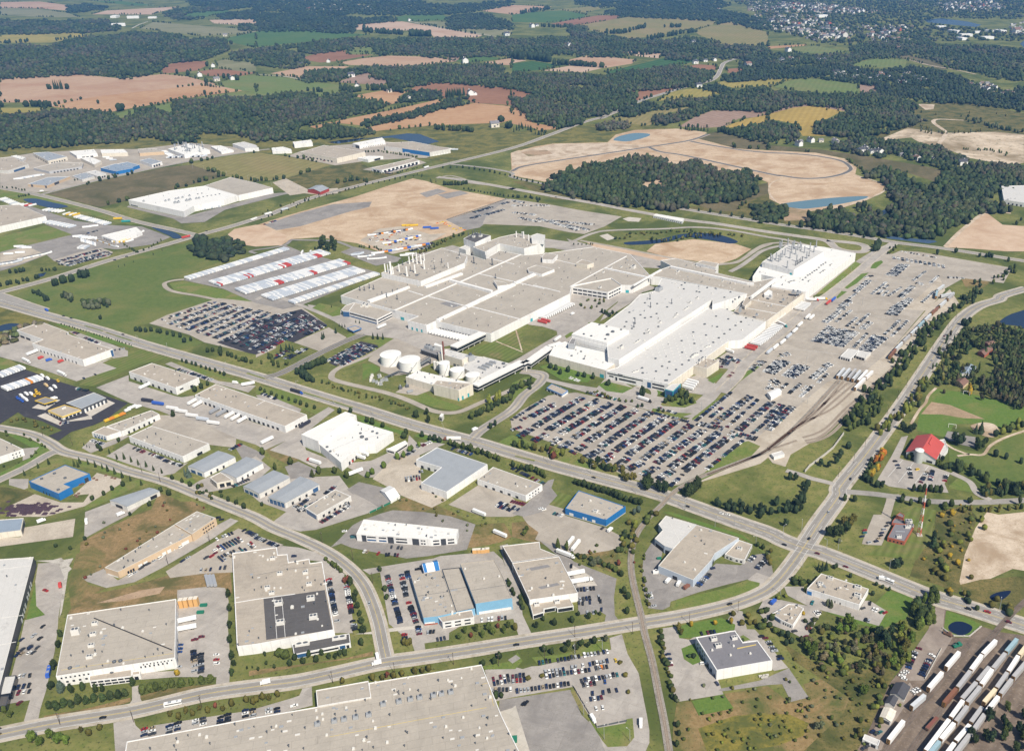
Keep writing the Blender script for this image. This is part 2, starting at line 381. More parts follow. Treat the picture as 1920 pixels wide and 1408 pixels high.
# ================================================================== the ground: one sheet to the horizon, then fields, lawns, paving, roads
mb=MB();mb.add([(-60000,-20000,0),(60000,-20000,0),(60000,90000,0),(-60000,90000,0)],[(0,1,2,3)])
kind(build(mb,'ground','base'),'structure')
LAY={'field':.10,'lawn':.16,'pavement':.22,'path':.27,'island':.29,'water':.33,'road':.36}
CNT={}
def area(cls,mat,spec,smooth=0):
 k=CNT[cls]=CNT.get(cls,0)+1
 nm={'island':'lawn','field':'field'}.get(cls,cls)
 return sheet(nm,spec,mat,LAY[cls]+.0006*k,smooth)
GROUND='''
field f_tan t0 0,590 300,572 600,562 900,590 1220,558 1400,575 1540,612 1830,680 1500,722 1000,812 820,842 400,800 200,770 0,772
field f_orange t0 400,792 720,726 1500,640 1820,682 1500,724 1000,812 830,842 405,806
field f_lime t0 1600,640 1760,580 1920,565 1920,692 1830,684
field f_brown t0 1210,492 1380,466 1545,460 1540,500 1480,530 1222,556
field f_brown t0 1480,540 1600,522 1800,525 1920,550 1800,572 1560,572
field f_grey t0 1620,462 1690,448 1920,478 1920,548 1640,518
field f_yellow t0 0,268 520,240 680,270 520,300 380,322 0,325
field f_grey t0 1050,215 1150,168 1500,195 1920,228 1920,252 1500,272
field f_pink t0 1570,152 1920,145 1920,176 1800,192 1600,178
field f_green t0 1390,100 1700,76 1720,92 1530,132 1380,122
field f_green t0 1720,282 1920,242 1920,362 1700,312
field f_tan t0 0,18 300,14 510,42 500,82 280,66 0,62
field f_grey t0 0,62 280,70 510,100 600,132 300,130 0,115
field f_pink t0 690,110 800,82 1200,60 1350,52 1200,92 1150,112
field f_green t0 690,12 900,10 1180,46 1000,44
field f_yellow t0 0,812 340,810 330,832 0,866
field f_lime t0 840,862 1010,822 1000,882 880,884
field f_lime t0 1140,800 1290,775 1310,832 1440,846 1280,858
field f_lime t0 1500,722 1920,690 1920,728 1550,732
field f_pink t1 750,190 900,168 1100,164 1250,190 1700,268 1660,282 1330,280 1300,235 740,225
field f_tan t1 620,472 800,440 1000,420 1330,430 1500,462 1150,502 700,490
field f_mauve t1 1340,432 1540,430 1500,462
field f_green t1 1500,455 1700,420 1840,440 1700,462 1540,472
field f_tan t1 1710,470 1920,438 1920,492 1850,490
field f_brown t1 310,442 480,400 650,380 900,408 600,462 480,472
field f_lime t1 670,392 870,350 920,412 700,412
field f_green t1 0,240 200,215 400,210 520,240 850,262 500,302 130,342 0,356
field f_tan t1 110,552 380,500 700,500 620,532 380,542 350,592
field f_lime t1 0,568 200,580 350,612 640,640 640,692 440,732 0,722
field f_mauve t1 620,612 850,540 870,582 1000,602 950,642 640,622
field f_brown t1 1120,692 1200,650 1300,622 1450,620 1920,668 1920,792 1600,772 1560,702 1400,742 1380,690 1240,682
field f_orange t1 720,722 960,680 1130,690 1080,722 1090,762 990,792 930,762
field f_orange t1 400,952 800,870 1100,810 1380,745 1390,792 1150,852 900,882 780,942 620,926 450,966
field f_orange t1 830,962 1150,880 1400,820 1640,775 1920,800 t2 100,830 150,920 t1 1920,900 1700,962 1500,972 1330,942 1000,982 900,992
field f_dark t1 340,940 520,880 650,860 660,872 430,932
field f_green t1 1040,132 1180,108 1400,110 1450,150 1250,162 1060,160
field f_tan t1 1690,85 1920,40 t2 300,52 100,102 0,112
field f_grey t1 1180,170 1400,165 1920,220 1920,262 1700,268 1400,210
field f_green t2 0,112 150,95 370,80 560,112 500,152 250,172 0,168
field f_brown t2 290,182 450,150 650,118 880,120 700,160 500,192 390,196
field f_olive t2 500,192 880,128 1250,140 1550,156 1500,192 1380,222 1200,250 1100,272 900,292 600,232
field f_olive t2 1370,232 1500,195 1640,165 1780,205 1920,245 1920,342 1600,342 1400,262
field f_tan t2 380,462 580,416 930,450 900,480 700,512 420,492
field f_pink t2 230,532 430,496 680,512 540,546
field f_stripe t2 700,542 1000,472 1150,436 1400,452 1300,482 950,522 720,556
field f_stripe t2 0,482 150,460 380,492 220,526 0,546
field f_pink t2 0,442 110,456 0,476
field f_pink t2 700,402 900,380 1140,384 1100,440 900,420
field f_brown t2 870,672 1000,650 1330,640 1280,668 1150,702 930,762 930,702
field f_yellow t2 1090,762 1200,690 1350,665 1600,690 1450,732 1300,732
field f_yellow t2 1520,622 1700,600 1920,585 1920,652 1660,662
field f_mauve t2 1250,952 1370,880 1500,832 1920,822 1920,872 1700,892 1600,952 1440,962
field f_brown t2 1310,500 1400,485 1530,495 1540,525 1450,530
field f_brown t2 1610,520 1730,510 1740,540 1620,550
field f_gold t2 1600,952 1750,895 1920,862 1920,902 1850,972 1650,968
field f_olive t2 740,890 1080,832 1380,800 1050,882 1090,932 960,950
field f_brown t2 0,672 180,692 100,742 0,752
field f_orange t2 0,810 100,832 150,922 370,962 250,1002 160,962 0,930
field f_olive t2 300,80 600,50 690,62 560,96 370,80
field f_lime t3 40,652 120,615 250,588 450,600 680,622 680,712 400,702 200,680
field f_yellow t3 0,592 220,578 60,642 0,628
field f_gold t3 0,862 180,790 330,785 560,832 450,890 340,940 330,1002 480,1022 260,1022 200,930 0,892
field f_mauve t3 0,860 150,800 320,772 620,815 570,836 330,794 180,812
field f_lime t3 170,362 350,345 620,390 500,402 200,398
field f_lime t3 620,482 800,445 1050,450 1020,512 680,502
field f_mauve t3 680,625 820,640 1020,655 900,672 700,712
field f_orange t3 0,350 280,335 290,345 0,370
field f_dark t3 900,425 1050,418 1250,460 1350,520 1300,525 1060,450
field quarry t3 800,1060 880,1030 1050,960 1300,1000 1700,990 1920,1010 u3 1877,335 1760,360 1640,330 1480,300 1350,250 1150,235 1150,210 1050,150
field scrub t3 1060,842 1160,770 1500,765 1920,852 1920,1012 1700,990 1300,1000 1050,960 880,1030 700,1060 760,1000 1000,960 1160,892
field pale t3 1120,782 1250,786 1240,822 1180,826
field marsh u0 0,230 600,190 1000,160 1400,110 1877,140 u1 200,180 700,150 900,100 1300,60 1877,40 1877,220 1400,330 1150,300 900,240 0,265 u0 1877,250 1400,320 1000,330 0,300
field marsh u2 0,110 300,90 700,40 1000,60 1230,85 900,92 760,130 700,190 300,195 0,265
field f_dark u0 350,562 800,455 1200,370 1410,350 1650,430 1500,470 1240,540 930,612 730,662
field f_olive u0 1390,345 1600,300 1860,264 u1 30,262 230,290 550,350 400,400 200,455 20,470 u0 1860,476 1650,432
field scrub u1 130,480 250,440 420,390 600,350 760,330 860,385 1050,410 900,470 600,560 500,580 350,560
field bigfield u0 90,1310 400,1190 640,1110 1000,1010 1440,905 1480,965 1740,1010 1560,1080 1320,1160 1200,1210 1230,1270 1420,1318 1590,1343 m0 1400,10 985,165 900,180 1050,200 1345,290 1240,335 1110,330 640,180 250,70
field scrub u2 0,470 100,470 300,540 700,610 1190,670 1400,650 1700,590 1877,500 u3 60,640 300,690 500,700 800,740 500,830 0,760 u2 1877,760 1300,690 900,650 300,600
field f_dark u3 0,205 400,240 800,300 1150,360 1280,390 1240,480 1000,400 700,400 560,300 300,255 0,250
field f_dark u2 1400,130 1480,110 1640,140 1877,190 1877,240 1640,228 1380,160
field f_dark u2 1280,620 1500,600 1700,590 1790,500 1877,480 1877,560 1700,630 1640,690 1500,690
field dirt u3 100,640 300,660 320,700 280,760 120,760
field dry b0 440,430 455,230 610,150 800,60 1000,2 1090,0 1165,45 990,128 800,240 600,380 470,420
field rust b0 400,600 385,470 430,300 520,250 600,300 560,390 470,425 500,470 600,490 480,540
field dry b0 400,605 480,530 700,488 990,405 1150,402 1300,385 1310,520 1270,490 1000,545 640,600 380,638
field dirt b0 540,575 640,545 800,500 930,480 900,520 700,560
field rust b2 930,1130 1010,1125 1052,1208 1252,1168 1196,1085 1444,1040 b3 120,1130 230,1105 200,1030 300,1000 460,1110 420,1200 200,1408 0,1408 b2 1444,1440 900,1440 910,1260
field gold b3 -30,1200 120,1200 230,1250 200,1320 60,1375 -90,1400 b2 1100,1408 1050,1280 1250,1210 1444,1190
field scrub b3 90,800 250,900 450,960 640,940 720,960 640,1130 520,1408 200,1408 420,1200 460,1110 300,1000 150,900
field scrub b3 950,60 1120,20 1180,90 1130,250 1100,440 1070,520 960,470 800,420 850,280 930,240
field pale b3 1130,252 1170,150 1235,60 1300,75 1444,60 1500,60 1500,400 1380,380 1290,420 1180,468 1110,545 1080,450 1110,300
field scrub b3 1080,470 1200,440 1444,420 1500,560 1360,650 1130,560
field rust b1 740,25 800,0 960,0 1100,55 1240,130 1400,120 1444,200 1380,230 1290,250 1190,265 1230,135 1100,85 880,55
field dry b2 0,120 90,110 155,170 130,215 250,260 0,200
field rust b2 395,300 430,270 600,270 600,340 560,400 440,350
field marsh m0 0,45 330,150 300,200 110,215 40,240 50,280 0,310
field scrub m0 0,1240 180,1265 230,1290 130,1340 60,1400 0,1408
field dry m0 990,1408 1050,1280 1180,1330 1260,1400
field rust m1 60,990 130,980 280,1060 240,1110 100,1040
field rust m1 920,1330 1000,1310 1180,1390 1260,1408 840,1408
field lush m3 1000,760 1070,610 1110,595 1300,620 1690,715 1690,800 1600,830 1540,860 1450,820 1230,830 1180,920 980,870
field dirt m3 1010,762 1080,682 1200,702 1430,795 1300,790 1150,765
field bigfield m3 1190,960 1300,1000 1440,1020 1580,920 1690,890 1690,1200 1480,1280 1340,1180 1200,1110
field striped m0 690,428 930,335 1130,395 940,430 820,480 620,580 520,570
field rust u3 1420,1190 1480,1180 1640,1210 1560,1260 1450,1250
field lush b3 270,600 310,590 560,640 600,580 680,500 820,540 780,660 640,720 500,690
lawn grass b2 180,10 245,-60 345,-30 240,65
lawn striped b2 180,10 245,-60 345,-30 240,65
lawn lush b2 1015,1125 1195,1085 1250,1165 1055,1205
lawn striped b3 640,250 700,120 830,30 950,50 920,200 840,330 560,300
lawn lush b2 850,60 1020,120 1280,200 1360,240 1444,320 1444,300 1300,190 900,60
lawn striped rp 1240,230 1600,130 1850,20 1920,20 1920,280 1740,370 1540,310
lawn grass rp 360,745 690,715 840,800 1190,915 1100,960 850,920
lawn grass rp 350,240 600,160 740,190 640,270 480,300
lawn lush rp 0,400 120,400 210,455 180,490 90,540 0,600
pavement lot b0 215,350 330,342 375,400 362,480 345,560 330,650 325,730 308,850 285,950 262,1060 228,1170 215,1235 130,1255 170,1120 55,1140 -40,1200 -40,900 60,1000 100,850 140,670 255,640 205,590 198,460
island lush b0 200,455 205,590 255,640 150,668 175,560
path rock b0 200,335 300,330 345,318 360,330 415,320 390,365 405,380 385,400 370,500 350,620 335,660 345,560 362,430 340,370 290,345
pavement gravel b0 125,150 425,97 412,200 0,255 -60,262 -60,215 120,200
pavement lot b0 480,60 640,0 850,-20 740,70 620,130 475,210
pavement lot b0 465,432 585,380 665,445 1080,215 1215,140 1300,95 1345,110 1215,200 920,372 760,455 600,488 490,452
pavement lotwarm b0 935,395 1215,225 1345,152 1444,190 1600,245 1444,290 1310,292 1315,400 1140,408 960,432
pavement lot b0 1000,600 1000,500 1180,480 1270,488 1290,560 1285,700 1300,900 1292,1050 1215,1065 1222,990 990,990 795,1005 795,965 985,955 995,740
pavement lot b0 745,1045 790,1035 792,1110 810,1145 715,1165 745,1120
pavement lot b0 650,1408 640,1250 750,1215 765,1262 805,1300 870,1262 1350,1188 1480,1165 1480,1230 715,1360 700,1440
pavement lot b1 -40,1180 200,1110 245,1095 262,1055 315,1045 320,1150 0,1230 -60,1230
pavement lot b1 0,255 120,248 240,260 390,300 400,345 500,410 490,450 530,540 545,660 545,742 440,742 395,450 370,340 290,330 180,345 120,300
pavement lotgrey b1 590,110 700,70 770,50 950,60 1100,85 1238,130 1190,272 960,310 850,322 540,262 480,238 420,260 470,213 545,135
pavement lot b1 600,385 1000,322 1040,308 1340,282 1392,330 1444,480 1470,660 1230,690 1230,660 1090,740 1088,780 950,800 960,862 905,872 880,800 750,690 700,400 640,412
pavement conc b1 560,748 650,735 750,716 940,695 945,712 660,748
pavement lot b1 1290,950 1444,930 b2 60,945 110,930 150,928 560,835 550,770 620,748 652,860 715,970 740,1100 760,1200 775,1290 775,1360 740,1440 500,1440 480,1340 430,1230 345,1045 0,1105 b1 1340,1130
pavement lotgrey b2 -70,1120 330,1062 350,1100 390,1200 480,1290 510,1370 540,1440 -90,1440
pavement conc b1 1360,1190 1444,1165 b2 20,1150 110,1440 -60,1440
island grass b2 345,1050 410,1170 480,1278 640,1250 645,1228 680,1222 690,1330 650,1380 540,1385 510,1350 440,1240 400,1210 330,1070
island grass b2 110,880 150,925 555,835 548,790 460,800 300,860
island grass b1 1280,930 1444,900 b2 30,850 60,900 20,945 b1 1290,948
pavement lotwarm b2 60,90 90,40 180,10 300,45 300,80 530,150 630,205 600,260 545,278 400,300 330,290 130,215 150,175 90,130
pavement lotgrey b2 155,222 265,265 350,340 590,435 575,540 580,640 610,682 520,692 530,640 500,622 375,640 370,510 265,312
pavement conc b2 320,345 440,420 482,475 370,480
pavement lot b1 1375,250 1420,240 1470,330 b2 60,640 110,745 40,765 b1 1444,640 1440,500
pavement lotgrey b2 745,300 800,215 850,280 830,370 1020,475 1150,350 1290,360 1375,300 1450,290 1480,440 1380,400 1330,440 1200,472 1060,510 895,565 890,592 850,612 770,602 740,500 735,380
pavement lot b2 1330,440 1380,400 1490,440 1470,520 1400,500
island grass b2 893,572 960,545 1030,530 1200,490 1330,443 1398,460 1392,490 1200,570 1080,602 930,628 898,602
pavement lot b2 850,715 925,705 945,770 1000,780 1035,760 1060,890 1160,1000 1192,1087 925,1132 880,960 850,850
pavement lot r8 960,-10 1300,0 1900,690 1650,745 1500,640 1085,330 1000,120
pavement lot b2 1200,700 1250,610 1300,620 1330,740 1265,735
island lush b2 925,705 1000,690 1180,655 1260,695 1255,725 1000,770 945,772
island lush b2 955,830 1030,800 1065,905 1020,922 970,890
island lush r8 1030,130 1090,100 1220,185 1100,215
pavement lotgrey r8 640,1090 700,1060 1400,915 1920,690 b3 120,945 230,1105 130,1130 80,1030 0,1035 r8 720,1112
pavement lot b3 90,480 200,480 220,520 515,615 545,560 575,560 672,620 625,702 505,668 240,598 110,530
pavement lot b3 -20,545 70,555 270,600 305,622 212,782 140,742 0,690 -60,620
pavement lotwarm b3 530,240 535,220 595,75 640,75 665,0 672,-40 740,-40 715,0 690,90 700,120 640,248 560,245
pavement raildirt b3 950,560 1005,590 1010,615 988,727 1050,765 1130,768 1205,705 1300,735 1500,765 1500,1440 480,1440 560,1310 640,1130 690,1020 740,960 830,830 930,690
pavement lotbrown b3 905,720 950,580 1000,590 985,730 1040,770 1010,820 880,1010 800,1010 740,960 830,830
pavement lotbrown b3 800,1020 830,1070 700,1260 640,1400 560,1420 580,1310 700,1130
island lush b3 990,725 1005,615 1060,632 1200,690 1195,712 1130,766 1060,766 1000,740
water w_navy b3 1018,702 1050,680 1100,680 1150,705 1140,735 1095,757 1050,745 1022,726 @6
water w_navy b3 1250,540 1290,515 1370,505 1330,550 1280,560 @6
pavement lotdark m0 -20,470 150,462 430,560 600,612 845,690 700,800 620,835 470,880 385,940 320,905 410,870 280,810 160,780 120,750 60,790 -20,840
pavement conc m0 210,722 310,660 400,668 300,735
pavement conc m0 245,775 300,755 410,815 600,770 610,795 430,815 400,840
pavement conc m0 690,660 760,690 600,780 540,740
pavement lot ra 220,470 120,490 60,590 0,640 -40,640 -40,760 300,850 1010,1092 1540,920 1350,850 1500,780 1110,895
pavement lot ra 900,430 1000,432 1490,610 1600,655 1690,690 1690,760 1500,790
pavement lot m0 635,588 850,505 850,545 1160,645 1200,652 1280,640 1290,668 1690,822 m1 185,880 340,800 480,715 520,735 350,870 60,1000 0,965 m0 1690,965 1380,870 1050,740 860,690
pavement lot m0 1090,432 1130,418 1445,545 1690,575 1640,620 1420,560 1310,525
pavement lot m1 0,640 60,630 300,730 290,750 30,680
pavement lot m0 700,1040 845,955 1205,1095 1245,1080 1150,1155 1070,1170
pavement lotwarm m0 1050,770 1170,770 1400,850 1560,920 1555,985 1380,965 1000,838
pavement lotgrey m0 1555,985 1600,960 1690,1000 m1 60,1040 0,1110 m0 1600,1060
pavement lot m0 1240,1250 1320,1200 1540,1110 1690,1040 m1 100,1120 20,1190 m0 1570,1240 1420,1270 1290,1290
pavement lot m1 -50,1280 120,1150 300,1180 550,1170 640,1290 300,1408 200,1408 20,1340
pavement lot m1 90,1000 300,880 330,1000 560,1090 760,1070 1000,960 1010,900 1060,950 1180,950 1250,960 1090,1030 820,1180 720,1180 600,1110 400,1120 280,1060
pavement gravel m1 770,1190 900,1060 1080,1030 1090,1200 1260,1330 1160,1380 960,1300 940,1280
pavement lotgrey m1 600,1260 680,1210 850,1250 960,1300 760,1408 b1 640,60 620,20
pavement lotgrey m1 190,1110 280,1075 400,1130 380,1180 230,1190
pavement lot b1 90,120 250,0 330,-30 560,-40 640,0 700,40 640,65 340,160 250,170 170,150
pavement lotwarm m1 1270,1360 1470,1230 1690,1310 m2 100,1408 0,1440 m1 1690,1440 1500,1440
pavement lotgrey m2 200,1240 240,1200 280,1190 260,1250 300,1300 200,1408 80,1440 0,1420 100,1350
pavement gravel m0 70,1365 230,1290 400,1345 550,1345 590,1290 480,1300 590,1200 640,1150 800,1190 800,1220 560,1370 300,1440 60,1440
pavement lot m0 60,1190 190,1190 185,1250 160,1260 60,1230
pavement lot m0 150,990 260,980 200,1050 150,1070
pavement lot m0 600,930 700,950 820,900 860,905 760,960 600,1020 540,985
pavement lotwarm m0 985,165 1100,110 1440,-2 m1 300,55 470,175 250,290 150,260 130,330 0,390 m0 1690,370 1350,290 1250,240 1080,190
pavement lotdark m0 1430,290 1600,215 m1 0,145 300,70 470,175 250,290 150,262 100,330 0,370 m0 1640,360
pavement lotwarm m1 250,290 480,190 600,258 440,356
pavement lotdark m1 480,425 690,283 812,310 530,447
pavement lot m1 340,40 360,70 520,140 640,215 700,240 930,265 1080,350 1330,300 1560,230 1180,150 900,80 640,100 500,60
pavement lotwarm m1 760,370 930,265 1080,330 1300,330 1180,420 1000,500 900,510 820,480 820,450 740,410
pavement lotwarm m1 920,620 1010,560 1170,600 1060,640
pavement lotgrey u0 140,640 250,662 550,760 800,792 1040,802 1250,880 1130,932 860,970 740,960 390,1050 340,1010 160,1080 0,1130 0,990 530,862 340,790
pavement lotwarm u0 385,1050 560,995 740,958 830,990 800,1022 480,1092
pavement gravel u0 0,1000 200,950 340,1010 130,1080 0,1100
pavement lotwarm u0 0,300 240,265 700,235 1000,235 1400,190 1877,235 1877,250 1330,335 900,430 700,470 400,540 270,555 0,510
pavement lotwarm u1 230,285 330,250 550,210 950,180 1420,225 1250,300 1180,300 820,320 580,355
pavement lotwarm u1 780,385 860,365 1180,310 1250,335 980,415
pavement lotgrey u0 940,650 1340,735 1877,590 u1 120,560 330,545 200,570 u0 1650,680 1500,770 1330,780 1270,745 930,660
pavement gravel u1 120,480 220,450 400,540 480,530 600,520 600,560 480,570 350,560 250,575
pavement sand u1 -20,800 200,730 500,645 740,580 950,510 1150,450 1250,470 1420,525 1840,600 1620,680 1400,755 1540,830 1480,855 1180,945 900,985 740,925 600,905 470,880 260,895 180,945 0,890 u0 1800,850 1840,815
path lotgrey u1 60,790 300,710 560,640 850,620 830,660 700,690 330,800 150,830
path lotgrey u1 1200,560 1330,525 1400,545 1250,590
path lotgrey u1 1330,570 1500,540 1560,560 1400,600
path sandred u0 1670,860 1720,820 1877,790 u1 60,800 230,870 190,940 0,950 u0 1740,930
path gravel u1 760,905 900,820 1070,800 1280,860 1400,850 1200,960 1000,1005
pavement lotgrey u1 1395,755 1600,690 1840,600 1880,605 1680,780 1640,810 1540,830
pavement lotwarm u1 1840,602 u2 -10,600 270,640 540,690 805,730 680,802 530,858 420,845 200,800 u1 1660,785 1690,720
pavement lot u1 1080,1010 1250,990 1440,940 1520,960 u2 0,860 430,915 580,950 500,1000 300,960 u1 1700,950 1300,1040
pavement lotgrey u1 620,990 720,950 940,1000 1060,1030 1040,1060 880,1090
pavement lotgrey u0 1345,1195 1600,1120 1877,1040 u1 220,940 330,985 u1 900,1140 860,1165 330,1380 200,1408 u0 1877,1365 1640,1260
lawn grass u0 1240,1220 1340,1200 1640,1265 1877,1350 1877,1400 1600,1330 1280,1270
pavement lot m1 1430,140 1690,50 m2 0,10 300,-60 620,-40 780,-100 800,-60 620,80 390,290 225,320 60,420 0,450 m1 1690,480 1650,440 1690,420 m2 300,240 295,215 200,185 120,175 40,150
pavement sand u2 -10,265 160,218 300,195 700,186 760,130 900,95 1230,85 1430,113 1370,160 1640,230 1877,245 u3 350,262 560,305 650,370 640,420 740,460 860,500 830,560 700,620 560,660 300,692 100,645 10,600 0,490 u2 1877,480 1780,440 1600,560 800,560 240,475 0,430
path pale u2 0,265 300,200 700,190 1000,210 700,270 300,310 0,360
path dirt u2 60,255 250,240 300,270 120,290
pavement sand u2 985,985 1050,930 1330,895 1640,930 1755,968 1640,1040 1520,1078 1160,1032
path conc u2 640,870 700,855 760,890 700,905
path conc u2 810,745 860,733 950,742 930,768 850,765
pavement lotwarm u3 870,1022 970,980 1100,987 1790,1106 1728,1217 1430,1182 1240,1290 m3 1050,60 820,330 480,690 220,740 -20,590 0,520 m3 370,100 u3 530,1380 740,1190 800,1100
pavement lotwarm m2 -10,800 60,740 240,640 420,620 700,680 900,740 1150,800 1290,740 1450,610 1570,480 1690,400 m3 200,350 330,560 170,720 m2 1690,860 1620,940 1480,960 1270,1150 1100,1230 1020,1240 780,1190 430,1010 0,860
pavement railyard m3 -30,1010 -60,920 190,720 380,560 470,520 560,600 640,625 520,760 310,935 150,1030 115,1110 30,1085
pavement railyard m2 1600,930 1690,860 1720,1000 1690,1050 1640,1090 1250,1210 1240,1180
pavement lot m2 100,470 240,540 560,590 640,500 820,600 930,640 1200,690 1330,580 1450,440 1690,220 1720,250 1480,500 1300,720 1180,790 950,750 560,640 200,540 90,480
pavement lot m2 1100,540 1240,500 1380,580 1280,640 1160,620
pavement lot m2 1350,400 1440,340 1570,380 1480,470 1370,460
pavement lotwarm m3 -230,420 0,260 330,20 u3 450,1290 640,1160 870,1000 1000,1010 m3 540,20 300,240 0,420 -200,560
pavement lot u3 900,925 870,1000 640,1170 330,1310 m3 310,50 200,140 0,290 -200,420 -240,340 0,170 220,10 u3 300,1290 560,1110 800,960
pavement lot m3 722,1195 815,1040 880,915 925,905 885,1010 868,1052 900,1065 1050,1095 1205,1150 1165,1222 1192,1282 1000,1268 800,1240
pavement sandred u3 1290,955 1420,830 1600,700 1720,790 1880,800 1880,985 1750,985 1500,965
pavement lot u2 400,890 430,900 620,950 880,1008 1130,1058 1350,1072 1300,1120 900,1100 500,1000
pavement sandred u2 540,915 700,940 980,990 1200,1048 1330,1068 1300,1085 1130,1062 880,1008 600,952
pavement lot r2 600,590 870,430 980,330 1120,290 1000,250 780,280 760,420 640,520
pavement railyard m3 1060,60 820,330 480,620 640,660 870,440 1260,30 1200,-60
pavement railyard u3 1260,1180 1300,1270 1200,1380 1160,1420 1000,1408
pavement lotwarm m3 60,300 200,290 240,380 100,420
island grass u3 350,1300 640,1060 705,1085 640,1150 440,1290
island lush u3 750,1110 770,1070 830,1050 845,1065 790,1110
island lush u3 560,1250 680,1150 740,1140 650,1220 580,1260
island lush u3 500,1320 540,1275 580,1280 510,1330
island lush m2 1420,590 1480,520 1640,430 1650,440 1450,590
island lush m2 570,570 620,545 800,590 730,625 620,610
island lush m2 180,450 260,430 540,510 500,555 330,540
island lush m2 930,570 990,630 940,640 920,590
island grass m2 980,700 1020,650 1200,660 1220,690 1140,720 1000,710
island grass m2 1190,790 1280,720 1390,630 1380,650 1260,760 1190,805
island grass m2 0,560 80,520 190,515 225,550 190,600 0,690
island grass m2 920,745 1100,790 1190,760 1150,750 930,725
island grass m2 -60,930 0,900 130,950 390,1060 370,1095 0,1010 -120,970
island grass m2 400,1095 430,1070 620,1110 790,1190 1030,1245 1040,1300 850,1290 500,1180 420,1130
island grass m2 1240,1180 1480,960 1560,940 1640,975 1560,1060 1250,1200
island lush m2 1290,540 1390,490 1380,520 1330,560
island grass m2 500,160 560,150 600,155 520,180
island grass m2 340,240 400,220 410,235 360,265
island grass m1 355,75 420,30 560,60 555,110 480,125 410,100
island grass m1 595,245 630,220 695,230 680,250 610,270
island grass m1 700,275 740,255 840,262 900,265 920,285 700,420 580,470 500,470 540,450 810,312
island lush m0 360,170 430,165 620,225 900,315 860,325 700,290
lawn dry b0 790,1098 900,1065 1100,1038 1215,1030 1222,1052 1000,1088 800,1132
lawn dry b0 250,1208 500,1165 735,1105 740,1128 560,1180 240,1232
lawn dry b1 -40,955 200,925 500,885 660,845 660,870 300,920 -40,985
lawn dry b1 960,850 1200,815 1444,770 1444,785 1100,840 960,862
lawn lush m0 0,870 60,880 240,950 330,975 340,1005 250,1060 0,1180 0,1150 220,1040 240,1000
lawn grass m0 200,1130 340,1060 440,1045 820,1150 830,1190 640,1130 430,1090 230,1150
lawn grass m0 685,1040 740,1000 1100,1145 1090,1175 1000,1180
lawn grass m0 1100,1200 1150,1150 1270,1180 1290,1210 1250,1260
lawn grass m0 560,1330 820,1220 930,1190 975,1215 900,1240 720,1330 560,1400
lawn grass m0 1130,430 1190,415 1500,520 1640,560 1440,560
lawn grass m1 0,570 200,610 490,720 420,770 270,720 0,630
lawn lush m1 660,770 720,780 880,850 1000,880 990,930 940,890 700,820
lawn lush m1 1040,905 1080,890 1240,940 1220,965 1180,955
lawn grass m0 -20,390 60,400 150,450 0,470 -20,470
lawn grass u0 0,876 340,796 532,857 0,992
lawn grass u0 0,530 100,545 380,600 700,690 900,770 1030,780 960,790 800,760 500,655 280,600 170,600 0,590
lawn grass m3 1200,1230 1280,1160 1330,1220 1350,1280 1190,1250
water w_blue m0 -10,185 60,165 130,170 110,195 40,212 -10,215 @4
water w_blue m3 1530,152 1580,115 1640,92 1720,80 1720,200 1640,180 1560,172 @4
water w_blue u1 740,165 900,148 1110,120 1200,125 1345,180 1250,202 1000,152
water w_navy u1 520,186 620,170 800,152 760,172 600,196
water w_milk u2 745,165 790,140 900,118 1005,124 990,145 860,178 770,175 @4
water w_milk u3 85,642 250,615 500,590 720,580 700,602 520,640 300,671 200,668 @3
water w_blue u3 828,705 850,680 960,650 975,680 940,745 870,755 830,735 @4
water w_dull u3 860,870 1000,885 1220,905 1240,915 1180,928 1000,905 870,890
water w_navy u2 830,918 1000,905 1090,895 1150,880 1250,858 1400,850 1540,868 1655,912 1600,928 1500,910 1390,892 1260,880 1150,912 1000,932 850,936 @4
water w_navy u0 170,605 260,598 380,625 500,655 390,668 260,640 @4
water w_blue u0 1110,805 1190,822 1290,850 1335,885 1275,892 1240,870 1160,835 @4
water w_navy u0 280,1150 340,1140 320,1165 280,1175
water w_blue t3 1170,152 1300,140 1500,165 1600,190 1560,206 1350,186 1200,172
water w_blue t3 1890,330 1930,300 1930,370
'''
for ln in GROUND.strip().splitlines():
 sm=0
 if '@' in ln:ln,sm=ln.split('@');sm=int(sm)
 c,m,spec=ln.split(' ',2)
 area(c,m,spec,sm)

# roads: centre line, width (m), shoulder (m), lane marks
NR=[0]
def road(spec,width,shoulder=0.0,mat='road',center=None,edge=False,lanes=(),smat='shoulder',name='road',cw=.34):
 P=catmull(W(spec),6);NR[0]+=1;z=LAY['road']+.0006*NR[0]
 if shoulder:ribbon(name,P,width+2*shoulder,smat,z-.03)
 ribbon(name,P,width,mat,z)
 zz=z+.05
 if center:
  for d in(-1,1):ribbon(name,P,width*.17,'roadworn',z+.02,d*width*(.27 if lanes else .24))
 if center=='y2':
  for d in(-.28,.28):ribbon('road_marking',P,.26,'yellow_line',zz,d)
 elif center:ribbon('road_marking',P,cw,'yellow_line' if center=='y' else 'white_line',zz)
 if edge:
  for d in(-1,1):ribbon('road_marking',P,.3,'white_line',zz,d*(width/2-.5))
 for d in lanes:ribbon('road_marking',P,.28,'white_line',zz,d,5)
 return P
road('b0 -40,1322 0,1315 300,1255 760,1180 1140,1090 1444,1045 b1 220,1018 440,972 690,915 900,885 1200,840 1444,800 b2 180,772 360,745 700,690 1000,640 1250,580 1420,512 b3 60,445 130,360 200,262',11,3,center='y2',edge=True)
